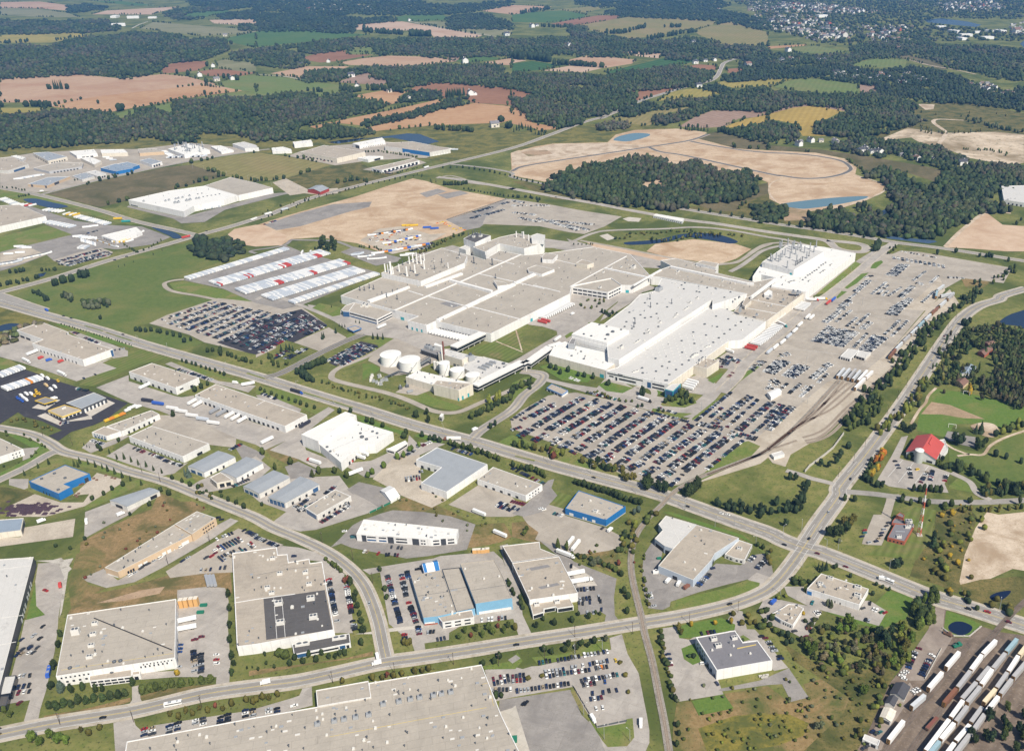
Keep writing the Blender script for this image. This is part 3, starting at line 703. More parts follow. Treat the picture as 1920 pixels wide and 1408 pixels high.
road('m0 -40,850 0,855 200,895 330,955 420,1010 640,1065 820,1130 1100,1210 1350,1310 1550,1390 b1 0,95 100,150 250,212 400,285 520,372 600,460 650,560 690,680 715,800 733,880',9,2.2,center='y',edge=True)
road('m0 430,1005 340,1020 180,1110 0,1195 -40,1215',9,2)
road('m0 -60,15 0,28 330,120 640,205 940,302 1300,405 1690,515 m1 150,560 450,655 720,735 1000,825 1250,895 1440,945 1690,1020 m2 300,1110 600,1190 900,1270 1050,1318 b2 1100,56 1300,128 1444,178 b3 90,222 200,262 330,300 640,425 900,530 1130,600 1300,655 1480,712',17,2.5,center='y2',edge=True,lanes=(-4,4))
for sp_ in('m0 560,180 680,216 m0','m0 700,225 870,280','m1 -60,492 60,530','m1 310,620 640,722','m2 20,1040 150,1072'):ribbon('lawn',W(sp_.replace(' m0','',1)if sp_.endswith('m0')else sp_),2.4,'grass',.47)
road('b3 200,262 300,110 400,-30 m3 480,1240 640,1040 860,740 1060,440 1180,260 1280,130 1390,50 1520,8 u3 1720,1308 1900,1255',15,3,center='y2',edge=True,lanes=(-3.7,3.7))
road('m3 520,1275 700,1290 850,1310 1100,1340 1400,1345 1720,1330',9,0)
road('m3 480,1240 400,1215 280,1185 210,1160 120,1135',7,0,'lot')
road('m3 1210,1150 1330,1210 1380,1285 1470,1330',7,0,'lot')
road('b1 1444,880 1470,900',8)
road('m1 60,520 170,490 400,372 560,295 710,235',11,1,'roadrun',center='y')
road('m1 710,235 640,215 520,140 360,70 250,30 100,-30 u1 0,1340',8,0,'lot')
road('m1 1420,930 1500,860 1690,735 m2 80,640 180,560 200,500 60,480',14,0,'lot',center='y')
road('m1 930,265 760,370 640,420 545,460 500,505 540,545 850,620 1000,670 1150,735 1250,755 1350,745 1480,690 1690,600 m2 100,540',8,0,'lotwarm')
road('m2 100,470 200,530 560,610 700,650 830,620 820,590 900,585 940,620 930,680 1000,730 1130,745 1200,730 1330,600',8,0,'lot')
road('m2 -20,440 100,380 260,290 380,210',9,0,'lot')
road('u0 -40,510 0,520 300,575 700,675 1000,765 1300,832 1450,868',10,2.5,center='y')
road('u0 -60,1300 0,1285 400,1178 800,1050 1200,940 1450,868 1700,800 1877,745 u1 100,715 400,595 800,490 1250,380 1420,340 1877,228 u2 280,130 520,40 690,-5 t2 660,890 810,828 960,760 1150,700 1340,645 1480,612 1540,570 1570,510 1600,470 1720,430',13,3,center='y',edge=True)
road('u0 300,575 330,560 800,445 1400,322 1877,248 u1 100,235',8,2)
road('u0 -30,1300 60,1330 200,1380 320,1420',16,2)
road('u1 1420,345 1700,375 1877,410 u2 0,440 230,490 400,520',8,1)
road('u1 1330,440 1500,460 1877,525 u2 0,525 300,580 600,632 900,690 1260,752 1500,782 1877,842 u3 200,870 420,905 500,960 600,985 700,985 715,950 640,925 430,905',12,2,'lot')
road('u2 1000,640 1200,665 1877,775 u3 400,832 740,885 950,922 1300,965 1877,1055 1950,1065',11,2.5,center='y',edge=True)
road('u3 930,920 830,990 640,1150 450,1300 m3 330,20 200,130 -120,400 m2 1480,520 1380,620',13,2,'lot')
road('u2 430,920 600,850 750,830 1100,820 1350,808 1600,830 1877,880 u3 150,905 430,980',7,1,'lot')
road('u2 500,905 800,960 1150,1030 1450,1080 1650,1060 1800,970 1900,930',7,0,'lotwarm')
road('u1 250,900 470,905 600,915 800,990 1060,1040',7,0,'lotgrey')
road('u0 1877,1000 u1 -30,980 190,945 260,900',7,0,'lotgrey')
road('u0 1350,1190 1260,1200 1205,1225 1260,1275 1450,1310 1620,1345',7,0,'lotwarm')
road('u1 1330,450 1420,430 1540,460 1540,480 1877,520',6,0,'lotwarm')
road('u2 0,398 90,360 400,310 1000,220 1300,172 1440,125',9,2.5,'roadrun',smat='pale')
road('u2 1000,220 1090,255 1290,287 1877,415 u3 100,430 250,450 400,446 520,425 595,395 600,365 530,320 350,285 150,268 0,262 u2 1750,250 1600,230 1420,200 1310,178',9,2.5,'roadrun',smat='pale')
road('u3 100,450 20,490 10,560 60,620',4,0,'pale');road('u3 640,425 850,495 840,550 720,600 600,640 400,690',5,0,'pale')
road('r3 330,432 420,385 520,315 610,250 720,212 860,186',9,0,'lot');road('r3 240,362 380,350 470,300 540,245 640,190 760,172 900,176',8,0,'lotwarm');road('u3 1300,950 1420,830 1600,700 1780,705',8,0,'pale')
road('t3 1470,905 1300,897 1245,905 1250,930 1330,990 1320,1030 1290,1070 1265,1110',12,0,'pale')
road('t2 0,1150 60,1130',6,0,'pale');road('t1 1140,160 1300,195 1500,232 1900,290',9,0,'conc');road('t0 990,215 1050,185 1110,165',8,0,'conc')
road('t1 0,560 200,575 350,600',7,0,'conc');road('t3 1060,450 1200,490 1400,525 1560,560',9,0,'pale')
# paths
for sp_,wd in(('m3 1110,590 1060,640 1040,690 1000,735 960,800 945,830',3.5),('m3 1720,868 1690,875 1560,920 1470,970 1420,1030 1330,1030 1250,1040',3.5),('m3 1160,950 1220,990 1300,1022 1330,1030',3),('rp 1600,130 1920,260',2),('rp 1840,0 1910,240',2),('m1 1530,560 1690,470',2)):
 ribbon('path',catmull(W(sp_),5),wd,'pale',.40)
sheet('path','m3 1340,850 1360,830 1430,818 1500,835 1525,880 1490,915 1420,905','pale',.41,5)
sheet('pavement','m3 1165,920 1185,875 1260,888 1250,945 1200,940','lotgrey',.42);sheet('pavement','m3 1250,960 1300,905 1370,915 1365,985','lotgrey',.42)
# striping of the larger lots, drawn as thin paint
for sp_ in('m3 790,1180 890,1065','m3 860,1215 960,1085','m3 970,1220 1060,1105','u3 880,1150 1330,1240','u3 760,1200 1280,1260','m3 330,70 900,140','m3 230,340 470,370'):
 ribbon('road_marking',W(sp_),.4,'white_line',.45)
# ================================================================== buildings
class Bld:
 """a building: Empty at its base, walls/roof/rim and every opening or roof unit a part of its own, all in the building's own axes"""
 def __init__(s,name,label,cat,P0,group=None):
  o=sum((Vector((p.x,p.y,0))for p in P0),Vector())/len(P0);e=P0[1]-P0[0]
  s.ang=math.atan2(e.y,e.x);s.o=o
  s.root=tag(empty(name,o,s.ang),label,cat,group)
  s.inv=(Matrix.Translation(o)@Matrix.Rotation(s.ang,4,'Z')).inverted()
 def L(s,p):return s.inv@Vector(p)
 def part(s,name,mb,mats,parent=None):
  mb.v=[tuple(s.inv@Vector(v))for v in mb.v]
  return build(mb,name,mats,parent or s.root)
 def block(s,spec,h,wall,roof,z0=0.0,rim='white',rim_w=.5,para=.5,gable=None,wname='wall',rname='roof',over=0.0):
  P=W(spec,h)if isinstance(spec,str)else[Vector((p.x,p.y,h))for p in spec]
  s.rev=area2(P)<0;n=s.n=len(P)
  Q=list(reversed(P))if s.rev else P
  s.P,s.h,s.z0=P,h,z0
  mb=MB();mb.add([(p.x,p.y,z0)for p in Q]+[(p.x,p.y,h)for p in Q],[(i,(i+1)%n,n+(i+1)%n,n+i)for i in range(n)])
  if gable:
   # ridge joins the middles of input edges 1-2 and 3-0
   m1=(P[1]+P[2])/2;m2=(P[3]+P[0])/2;up=Vector((0,0,gable))
   d=(m1-m2).normalized()*over
   mb.add([P[1],P[2],m1+up],[(0,1,2)]);mb.add([P[3],P[0],m2+up],[(0,1,2)])
   s.wall=s.part(wname,mb,wall)
   r=MB();t=.25
   for a,b in((P[0],P[1]),(P[3],P[2])):
    out=((a-(m2)).normalized())*over
    dn=Vector((0,0,-gable*over/max((a-m2).length,1)))
    q=[a+out+dn-d,b+out+dn+d,m1+up+d,m2+up-d]
    r.add(q+[v+Vector((0,0,t))for v in q],[(3,2,1,0),(4,5,6,7),(0,1,5,4),(1,2,6,5),(2,3,7,6),(3,0,4,7)])
   s.part(rname,r,roof);return s
  s.wall=s.part(wname,mb,wall)
  In=[]
  for i in range(n):
   a,b,c=Q[i-1],Q[i],Q[(i+1)%n]
   d1=(b-a).normalized();d2=(c-b).normalized();n1=Vector((-d1.y,d1.x,0));n2=Vector((-d2.y,d2.x,0))
   bi=n1+n2;k=max(bi.dot(n1),.35);In.append(b+bi*(rim_w/k)*(1 if bi.length>1e-3 else 0))
  r=MB();r.add([p for p in Q]+In+[Vector((p.x,p.y,h-para))for p in In],
      [(i,(i+1)%n,n+(i+1)%n,n+i)for i in range(n)]+[(n+i,n+(i+1)%n,2*n+(i+1)%n,2*n+i)for i in range(n)])
  s.part('roof_rim',r,rim)
  rf=MB();rf.add([(p.x,p.y,h-para)for p in In],[tuple(range(n))])
  s.roof=s.part(rname,rf,roof);s.In=In;s.para=para
  return s
 def panels(s,i,u0,u1,z0,z1,n,code,fill=.72):
  """n openings on wall i (between corners i and i+1 as given), u along the wall, z heights"""
  a,b=s.P[i],s.P[(i+1)%s.n]
  a=Vector((a.x,a.y,0));b=Vector((b.x,b.y,0));d=b-a;Ln=d.length;d.normalize()
  nn=Vector((d.y,-d.x,0))*(-1 if s.rev else 1)
  mat,nm={'g':('glass','window'),'b':('bglass','window'),'d':('dock','dock_door'),'w':('wdoor','dock_door'),'t':('teal','door'),'k':('glass','door'),'D':('dsteel','dock_door'),'Y':('yellow','fascia'),'R':('brick','brick_band'),'W':('white','white_band'),'C':('concrete_part','plinth'),'T':('cream','cream_band'),'B':('bluew','blue_band'),'E':('darkw','entrance_bay')}[code]
  st=(u1-u0)/n;z0+=s.z0;z1+=s.z0
  for k in range(n):
   ua,ub=(u0,u1)if n==1 else(u0+st*(k+(1-fill)/2),u0+st*(k+(1+fill)/2))
   p,q=a+d*(Ln*ua),a+d*(Ln*ub);o_=nn*(.12 if code in 'YRWBC' else .09);i_=-nn*.05
   vs=[p+o_,q+o_,q+i_,p+i_]
   m=MB();m.add([(v.x,v.y,z0)for v in vs]+[(v.x,v.y,z1)for v in vs],[(3,2,1,0),(4,5,6,7),(0,1,5,4),(1,2,6,5),(2,3,7,6),(3,0,4,7)])
   s.part(nm,m,mat)
  return s
 def feats(s,t):
  for f in t.split(';'):
   if f.strip():
    v=f.split();s.panels(int(v[0]),*[float(x)for x in v[1:5]],int(v[5]),v[6],float(v[7])if len(v)>7 else .72)
  return s
 def unit(s,kind_,x,y,z,sc=(1,1,1),mat=None):
  o=ROOFKIT[kind_].copy();C.objects.link(o);o.parent=s.root
  l=s.L((x,y,z));o.location=l;o.scale=sc;o.rotation_euler=(0,0,0)
  for c in PROTO_KIDS.get(ROOFKIT[kind_].name,[]):
   d=c.copy();C.objects.link(d);d.parent=o
  return o
 def units(s,t,kind_='ac',sc=None):
  h=s.h-getattr(s,'para',0)
  for p in parse(t):
   q=G(p[0],p[1],h);c=p[2:]if len(p)>2 else(1,)
   c=(c[0],)*3 if len(c)==1 else c
   s.unit(kind_,q.x,q.y,h,c)
  return s
 def scatter(s,n,kinds=('vent','pipe','hatch','pipe','sky'),m=2.0,seed=0):
  n=min(int(n*1.7)+2,85)
  r=random.Random(seed or len(s.root.name)*7+n+int(abs(s.o.x)))
  X=[p.x for p in s.In];Y=[p.y for p in s.In];got=0
  for _ in range(n*20):
   if got>=n:break
   x,y=r.uniform(min(X),max(X)),r.uniform(min(Y),max(Y))
   if inside(s.In,np.array([x]),np.array([y]))[0]:
    k=r.uniform(.8,1.3);s.unit(r.choice(kinds),x,y,s.h-s.para,(k,k,k));got+=1
  return s
 def strip(s,spec,wd,hh,mat,h=None,name='roof_strip'):
  h=s.h-getattr(s,'para',0)if h is None else h
  P=W(spec,h+hh)
  for a,b in zip(P[:-1],P[1:]):
   d=(b-a);d.z=0;n=Vector((-d.y,d.x,0)).normalized()*wd/2;m=MB()
   v=[a-n,b-n,b+n,a+n];m.add([(p.x,p.y,h-.02)for p in v]+[(p.x,p.y,h+hh)for p in v],[(4,5,6,7),(0,1,5,4),(1,2,6,5),(2,3,7,6),(3,0,4,7)])
   s.part(name,m,mat)
  return s
 def patch(s,spec,mat,dz=.03,name='roof_patch',h=None):
  h=s.h-s.para if h is None else h
  P=W(spec,h);P=P if area2(P)>0 else P[::-1]
  m=MB();m.add([(p.x,p.y,h+dz)for p in P],[tuple(range(len(P)))]);s.part(name,m,mat);return s

ROOFKIT={}
def kit(nm,key,mb,mats,kids=()):
 o=bpy.data.objects.new(nm,mb.mesh(nm,mats));ROOFKIT[key]=o
 ks=[]
 for kn,km,kmat in kids:ks.append(bpy.data.objects.new(kn,km.mesh(kn,[kmat])))
 PROTO_KIDS[o.name]=ks
m=MB();m.box((0,0,1.2),(4.4,3,2.0));m.box((0,0,.15),(4.6,3.2,.3));f=MB();f.cyl((-1,0,2.2),.85,.25,n=10);f.cyl((1,0,2.2),.85,.25,n=10)
kit('roof_unit','ac',m,['offwhite'],[('fan',f,'dsteel')])
m=MB();m.box((0,0,1.4),(4,3.4,2.4),taper=.9);f=MB();f.cyl((.6,.3,2.6),.9,.9,n=10);kit('roof_unit','acg',m,['steel'],[('fan',f,'dsteel')])
m=MB();m.box((0,0,.5),(1.6,1.6,1.0));m.cyl((0,0,1.0),.6,.5,n=8);kit('roof_vent','vent',m,['offwhite'])
m=MB();m.cyl((0,0,0),.32,1.5,n=8);m.cyl((0,0,1.5),.55,.3,n=8);kit('roof_pipe','pipe',m,['dsteel'])
m=MB();m.box((0,0,.35),(2.2,1.4,.7));kit('roof_hatch','hatch',m,['steel'])
m=MB();m.cyl((0,0,0),1.5,1.0,n=12);m.cyl((0,0,1.0),1.2,.5,n=12,r2=.6);kit('roof_fan','fan',m,['dsteel'])
m=MB();m.box((0,0,.12),(2.6,1.3,.24));kit('skylight','sky',m,['offwhite'])
m=MB();m.cyl((0,0,0),1.25,15,n=12);m.cyl((0,0,15),1.4,.5,n=12);m.cyl((0,0,0),1.7,1.2,n=12);kit('exhaust_stack','stack',m,['tankw'])
m=MB();m.cyl((0,0,0),1.0,11,n=10);m.cyl((0,0,11),1.2,.5,n=10);m.box((0,0,.8),(3,3,1.6));kit('exhaust_stack','bstack',m,['steel'])
m=MB();m.cyl((0,0,0),.6,7,n=8);m.cyl((0,0,7),.8,.4,n=8);m.box((0,0,.5),(2,2,1));kit('exhaust_stack','dstack',m,['dsteel'])

def B(name,label,spec,h,wall='white',roof='r_beige',feats='',cat='building',scat=0,**kw):
 P=W(spec,h)if isinstance(spec,str)else spec
 b=Bld(name,label,cat,P);b.block(spec,h,wall,roof,**kw)
 if feats:b.feats(feats)
 if scat:b.scatter(scat)
 return b

# ---- foreground row
b=B('warehouse','long pale-roofed warehouse with dark cladding and white dock shelters, cut by the picture edge','b0 190,312 10,1000 -30,1150 -520,1150 -380,350',10,'darkw','r_pale',rim='offwhite',
      feats='0 .17 .24 0 4 2 w .5;0 .26 .33 0 4 2 w .5;0 .36 .52 0 4 4 w .5',scat=14)
b.strip('b0 178,360 -40,385',.6,.15,'offwhite');b.strip('b0 130,640 -40,660',.6,.15,'offwhite');b.strip('b0 90,790 -40,815',.6,.15,'offwhite')
b.block('b0 20,985 92,978 62,1080 0,1090',6,'glass','r_pale',rim='darkw',wname='office_wall',rname='office_roof')
b.block('b0 -30,1098 52,1092 35,1150 -40,1160',5,'glass','r_dark',rim='darkw',wname='lobby_wall',rname='lobby_roof')
b=B('workshop','low workshop with blue-grey metal roof and cream front beside the gravel yard','b0 -90,108 133,92 118,162 -110,190',6.5,'cream','r_metalblue',rim='cream')
b.feats('1 .1 .9 .4 5 1 E')
b=B('industrial_units','long low tan unit building, its beige roof stepping up beside the brown grass field','b0 590,372 985,128 1082,186 665,397',7,'tanw','r_beige',rim='offwhite',scat=10,
      feats='2 .06 .16 0 3.6 1 w;2 .3 .44 0 3.6 2 w;2 .62 .76 0 3.6 2 w;2 .8 .9 0 3 3 g;3 .1 .9 0 1.2 1 W')
b.block('b0 985,127 1110,55 1217,92 1082,184',8.6,'tanw','r_beige',rim='offwhite',wname='tall_wall',rname='tall_roof');b.feats('2 .1 .6 1 2.4 5 g .6;2 .1 .6 4.8 6.2 5 g .6;1 .2 .8 1 2.4 4 g .6')
b.units('b0 1075,118 1150,85','hatch');b.scatter(4)
b=B('warehouse','big square beige-roofed warehouse with a black pipe running slantwise over its roof','b0 380,638 993,548 988,880 315,985',10.5,'white','r_beige',scat=16,
      feats='2 .06 .32 5.6 7.4 7 g .35;2 .02 .29 8 9.2 9 g .35;2 .72 .98 7.2 8.6 7 g .4;2 .74 .95 3 4.6 4 g .4;1 .1 .5 0 4.5 3 w .5;1 .55 .95 0 4 4 D .4')
b.strip('b0 530,655 970,835',.7,.5,'dock',name='roof_pipe_run');b.strip('b0 345,950 975,855',.3,.06,'yellow_line',name='roof_line')
b.units('b0 430,745,1.3,1.3,2.2 537,692 527,752 517,816 507,880','ac');b.units('b0 645,905 680,900 395,940','fan');b.units('b0 490,935 580,930 820,880 920,860','pipe')
b.block('b0 503,968 742,934 744,984 503,1012',6,'white','r_tan',wname='office_wall',rname='office_roof');b.feats('2 .04 .98 3.6 5 6 g .8;2 .02 .98 .8 2.4 6 g .88');b.units('b0 632,962','fan')
b.block('b0 745,957 790,951 790,973 746,979',5,'white','r_tan',wname='entry_wall',rname='entry_roof');b.feats('2 .3 .8 0 3.2 1 k')
b=B('factory','stepped beige-roofed factory with a dark grey roof section and low white office front','b0 1310,290 b1 117,256 123,300 177,296 184,342 300,322 306,347 373,338 441,722 0,805 b0 1336,818',9.5,'white','r_tan',scat=26,rim_w=.7)
b.patch('b1 42,548 388,498 432,722 58,780','r_dark');b.strip('b0 1322,570 1444,550 b1 220,520',.7,.3,'white');b.strip('b1 0,415 180,380 360,362',.25,.06,'dsteel')
b.units('b1 130,580,1.4 310,552,1.4 325,657,1.4 140,688,1.4 95,325 280,405 135,410 300,470 65,490 90,520','ac');b.units('b1 205,600,1.6 225,748 345,523 290,390 140,490 40,310','vent')
b.strip('b1 100,545 118,775',.3,.05,'white');b.strip('b1 145,540 165,765',.3,.05,'white')
b.block('b1 203,803 526,742 533,797 214,862',4.6,'white','r_dark',wname='office_wall',rname='office_roof');b.feats('2 .1 .2 .4 3.6 1 b;2 .22 .72 1.4 3 1 g;2 .03 .08 0 3 1 k;1 .1 .9 .4 3.8 1 b;2 .76 .95 .4 3.8 1 b');b.units('b1 262,805,2.4,1.4,.7 470,770,2.4,1.4,.7','ac')
b=B('office_plaza','white two-storey plaza with four dark entrance bays and a car row in front','b1 607,100 1142,155 1131,200 985,212 565,183',8,'white','r_white',scat=12,
      feats='3 .07 .14 4.8 6.2 2 g;3 .32 .47 4.8 6.2 1 g;3 .07 .14 1.4 3 2 g;3 .32 .47 1.4 3 1 g;3 .6 .7 4.8 6.2 1 g;3 .6 .7 1.4 3 1 b;3 .74 .86 4.8 6.2 1 g;3 .74 .86 1.4 3 1 b;3 .5 .58 0 7.2 1 E;3 .16 .25 0 7.2 1 E;3 .87 .93 0 7.2 1 E;2 .1 .35 4.8 6.2 1 g;2 .1 .35 1.2 3 1 g;2 .42 .62 0 7.2 1 E;2 .68 .92 4.8 6.2 1 g;2 .68 .92 1.2 3 1 g')
b.units('b1 670,135 740,170 808,175 970,150 1090,180','vent')
b=B('factory','beige-roofed factory with sky-blue cladding and a white two-storey office corner','re 285,555 690,480 882,1035 640,1090 450,1110',8.2,'skyw','r_beige',rim='r_beige',scat=10,feats='3 .25 .95 .6 3 1 W;3 .05 1 0 1.6 1 R')
b.units('re 400,590 545,545 600,590 500,705 640,690 550,855 695,850 600,1015 740,975','hatch');b.strip('re 375,825 780,765',.3,.06,'dsteel')
b.block('re 694,470 925,445 1130,985 884,1035',7.4,'skyw','r_beige',rim='darkw',wname='middle_wall',rname='middle_roof');b.strip('re 785,740 1030,705',.3,.06,'dsteel');b.units('re 855,750,2.6,.9,.5','hatch')
b.block('re 935,395 1140,370 1385,345 1480,520 1620,850 1140,925',12,'skyw','r_beige',rim='r_beige',wname='tall_wall',rname='tall_roof');b.feats('4 .04 .93 .4 3 1 W;4 .1 .9 .4 2.4 6 g .3');b.strip('re 1075,750 1560,675',.3,.06,'dsteel');b.units('re 1000,470 1250,600 1450,570','vent')
b.block('re 630,1085 1090,1005 1118,1105 700,1170',7,'white','r_tan',wname='office_wall',rname='office_roof');b.feats('2 .06 .98 4.6 5.9 3 g .62;2 .06 .98 1.2 2.6 3 g .62;3 .1 .9 .3 6 1 b')
b.units('re 830,1065 925,1070','vent')
# striped tent
t=Bld('storage_tent','white peaked storage tent with dark blue bands behind the sky-blue factory','tent',W('re 410,400 520,290 650,440 470,500',5));t.block('re 420,400 625,350 670,500 465,520',4.5,'bluew','white',gable=4.5,over=.3)
a0,a1,a2,a3=[Vector((p.x,p.y,4.9))for p in t.P]
for u0,u1 in((-.02,.2),(.72,1.02)):
 e0,e1=a0.lerp(a3,u0),a0.lerp(a3,u1);g0,g1=a1.lerp(a2,u0),a1.lerp(a2,u1)
 mm=MB()
 for ea,eb,s_ in((e0,e1,1),(g0,g1,-1)):pass
 # bands follow the two roof slopes (ridge runs between edge 1-2 and edge 3-0 middles)
 m1_,m2_=(t.P[1]+t.P[2])/2,(t.P[3]+t.P[0])/2
 r0=m2_.lerp(m1_,(u0+.02)*.96);r1=m2_.lerp(m1_,min(u1,1.0));up=Vector((0,0,4.85))
 for a,b_ in((t.P[0],t.P[1]),(t.P[3],t.P[2])):
  p,q=a.lerp(b_,max(u0,0)),a.lerp(b_,min(u1,1));dz=Vector((0,0,.36))
  mm.add([p+dz,q+dz,r1+up,r0+up],[(0,1,2,3)])
 t.part('band',mm,'bluew')
b=B('warehouse','beige-roofed warehouse with two sooty roof stains and trucks docked along one side','b2 0,345 265,308 372,516 98,555',9,'white','r_tan',scat=8,feats='1 .2 .8 0 4 5 d .5;3 .05 .95 1 8.6 1 E')  # dark panel over the side wall paints the shade it stands in
b.patch('b2 95,375 200,355 218,368 110,390','r_grey');b.patch('b2 145,482 255,458 272,470 165,494','r_grey')
b.block('b2 -55,250 155,226 160,265 262,306 0,343',9.6,'darkw','r_tan',wname='rear_wall',rname='rear_roof')  # dark wall colour continues the painted shade of that side
b.block('b2 97,562 322,540 347,588 255,602 245,592 180,604 178,622 118,640',4.6,'white','r_tan',rim='offwhite',wname='office_wall',rname='office_roof');b.feats('2 .05 .95 .4 3.6 1 g;4 .05 .95 .4 3.6 1 g;6 .05 .95 .4 3.6 1 g;3 .1 .9 .4 3.6 1 g');b.units('b2 140,585 255,570','ac')
b=B('warehouse','bright blue flat-roofed warehouse with white dock doors beside the curving railway','f 1085,919 1173,949 b2 530,105 300,38',7.5,'bluew','r_beige',rim='bluew',scat=6,feats='2 .26 .34 0 3.6 1 w;2 .46 .58 0 3.4 2 w;2 .8 .9 0 3.8 1 w;2 0 1 0 .7 1 C;1 0 1 0 .7 1 C')
b.units('b2 470,60','ac')
b=B('factory','angled factory with pale blue-grey walls, beige roof and a whiter lean-to section','b2 868,80 1040,130 1280,205 1145,292 1125,330 1022,442 825,362 905,268 945,225',8,'icew','r_tan',rim='offwhite',scat=6,feats='5 .45 .58 0 4 1 d;3 .3 .7 0 3.6 1 d')
b.block('b2 868,79 1040,129 905,265 860,250 805,208 850,160 826,128',8.4,'icew','r_pale',rim='offwhite',wname='lean_to_wall',rname='lean_to_roof');b.feats('3 .1 .9 0 4.4 1 d;2 .1 .9 0 4.4 1 d')
b.block('b2 1280,216 1356,242 1312,330 1250,316 1200,296',4.6,'offwhite','r_tan',wname='office_wall',rname='office_roof');b.feats('3 .1 .9 1 2.8 2 g .5;2 .1 .9 1 2.8 2 g .5;1 .1 .9 1 2.8 5 g .6');b.units('b2 1283,270','ac')
b=B('warehouse','slate-roofed warehouse with a plain white front and shaded windowed side','r8 235,135 770,40 865,20 945,15 1085,222 1345,188 1618,560 612,735',9.4,'icew','r_slate',rim='white',rim_w=.8,  # blue-grey wall colour paints the side's shade; the front is covered in white
      feats='6 0 1 0 9.4 1 W;7 .35 .42 .2 3.6 1 d;7 .48 .94 1 3 4 g .3;7 .5 .94 5 7 4 g .35;7 .06 .12 0 3 1 k;7 .2 .27 .2 3.4 1 g')
b.units('r8 560,185,1.1 640,305,1.1 930,165','ac');b.units('r8 915,300 860,465 1215,435 530,375','vent');b.strip('r8 980,335 1320,265',.6,.5,'yellow_line',name='roof_pipe_run');b.units('r8 675,255 840,250','pipe')
b=B('big_box_plant','very large grey-beige flat roof with rows of square units in the nearest foreground plant','b0 715,1352 b1 0,1215 345,1156 640,1100 636,1022 1272,918 1385,1205 1520,1480 b0 690,1500',9,'offwhite','r_beige',scat=60,rim_w=.6)
b.scatter(30,seed=5)
b.units('b1 348,1260 443,1243 498,1233 563,1222 637,1208 718,1148 808,1133 872,1120 925,1110 1002,1098 1047,1090 1100,1080','acg');b.units('b1 340,1180 345,1222 375,1200 378,1230 115,1268 1215,945 600,1057','vent')
b.strip('b1 415,1325 860,1240 1300,1160',.35,.06,'yellow_line',name='roof_line');b.strip('b1 1275,1030 1310,1020 1340,1150',.3,.06,'yellow_line',name='roof_line');b.units('b1 808,1090,.8,.8,2.5','pipe')
b.block('b1 338,1063 634,1010 650,1102 346,1155',9.8,'offwhite','r_beige',rim='white',wname='office_wall',rname='office_roof');b.units('b1 405,1107 600,1057','hatch')
# ---- by the crossroads and rail yard
b=B('brick_station','red-brick flat-roofed building with grey roof beside the tall red and white mast','r4 335,893 500,900 655,918 495,1187 212,1118',4.6,'brick','r_slate',rim='brick',feats='3 .06 .94 .9 2.6 4 g .45')
b.units('r4 560,880,1.4 540,960 600,940 400,1120','ac');b.units('r4 420,1025,4,.8,.6 360,1105,2,.7,.6','hatch')
b.block('r4 300,842 345,790 490,835 492,905 285,880',3.6,'brick','r_slate',rim='brick',wname='rear_wall',rname='rear_roof')
b.block('r4 352,752 420,705 492,750 480,800',6,'brick','r_slate',rim='brick',wname='hose_tower_wall',rname='hose_tower_roof')
b=B('warehouse','white box warehouse with beige roof standing along the crossroads lawn','b3 300,405 568,492 515,582 220,490',6.2,'white','r_tan',scat=6,feats='2 .9 .99 0 4 1 B;2 .3 .6 .3 2.4 3 k .2')
b.units('b3 352,437 507,490,1.2 505,535,1.2 295,468','ac');b.units('b3 440,448 405,490','vent')
b=B('showroom','small curved-front white showroom with a blue entrance, left of the white box warehouse'.replace(', left of the',' below the'),'b3 115,577 160,580 202,602 140,697 75,668 20,632 78,600',4.4,'white','r_tan',feats='4 .1 .9 .4 3.4 1 b;5 .1 .6 .4 3.4 1 b;3 .1 .9 1 3 4 k .5',scat=5)
b=B('yard_office','dark grey roofed rail yard office with pale walls','b3 690,1078 722,1022 800,1044 768,1112',4,'offwhite','r_shingle',gable=2.2,over=.5)
b=B('yard_shed','smaller dark grey roofed shed between the yard office and cream tent','b3 660,1135 685,1095 732,1110 712,1152',3.6,'offwhite','r_shingle',gable=1.8,over=.4)
b=B('yard_tent','cream fabric roofed shelter beside the railway wagons','b3 632,1212 655,1160 722,1182 692,1240',4.2,'white','cream',gable=1.2,over=.3);b.feats('3 .1 .9 .2 3 1 E')
b=B('yard_canopy','low white canopy building at the bottom of the rail yard','b3 533,1338 545,1310 632,1345 622,1376',4,'white','r_pale',feats='2 .05 .95 .2 3 4 d .8;3 .1 .9 .2 3 2 d')
# ---- middle left
b=B('warehouse','long white warehouse with stained beige roof beside the four-lane road','ra 220,415 545,305 905,440 880,462 1488,665 1092,806 425,590 565,537',10,'white','r_tan',scat=10,
      feats='5 .12 .96 0 3.6 12 d .3;5 .2 .3 0 3 2 w;6 .2 .98 .3 3.4 3 D .25;7 .5 .95 0 3.6 2 d;3 .9 .99 0 9 1 b;4 .01 .09 0 9 1 b')
b=B('warehouse','white warehouse with curb of dock doors behind the truck stop','m0 850,482 1003,425 1312,520 1158,590',9.5,'white','r_tan',scat=6,feats='3 .05 .95 0 3.6 7 d .35;2 .3 .42 .2 4 1 k;2 .7 .85 4 6 1 g')
b=B('warehouse','long beige-roofed warehouse with white trailers backed up to its docks','m0 1285,636 1425,563 m1 335,765 190,842',8.8,'white','r_tan',scat=10,feats='3 .06 .96 0 3.6 18 d .5;2 .2 .6 0 3 3 d');b.strip('m1 0,705 60,672',.5,.3,'white')
b=B('workshop','narrow white workshop in two steps beside the asphalt truck stop','m0 605,882 690,842 800,875 702,907',6,'white','r_tan',feats='3 .05 .9 .3 2.6 4 b;3 .05 .9 3.4 4.8 5 b .5;0 0 .1 1 2 1 g')
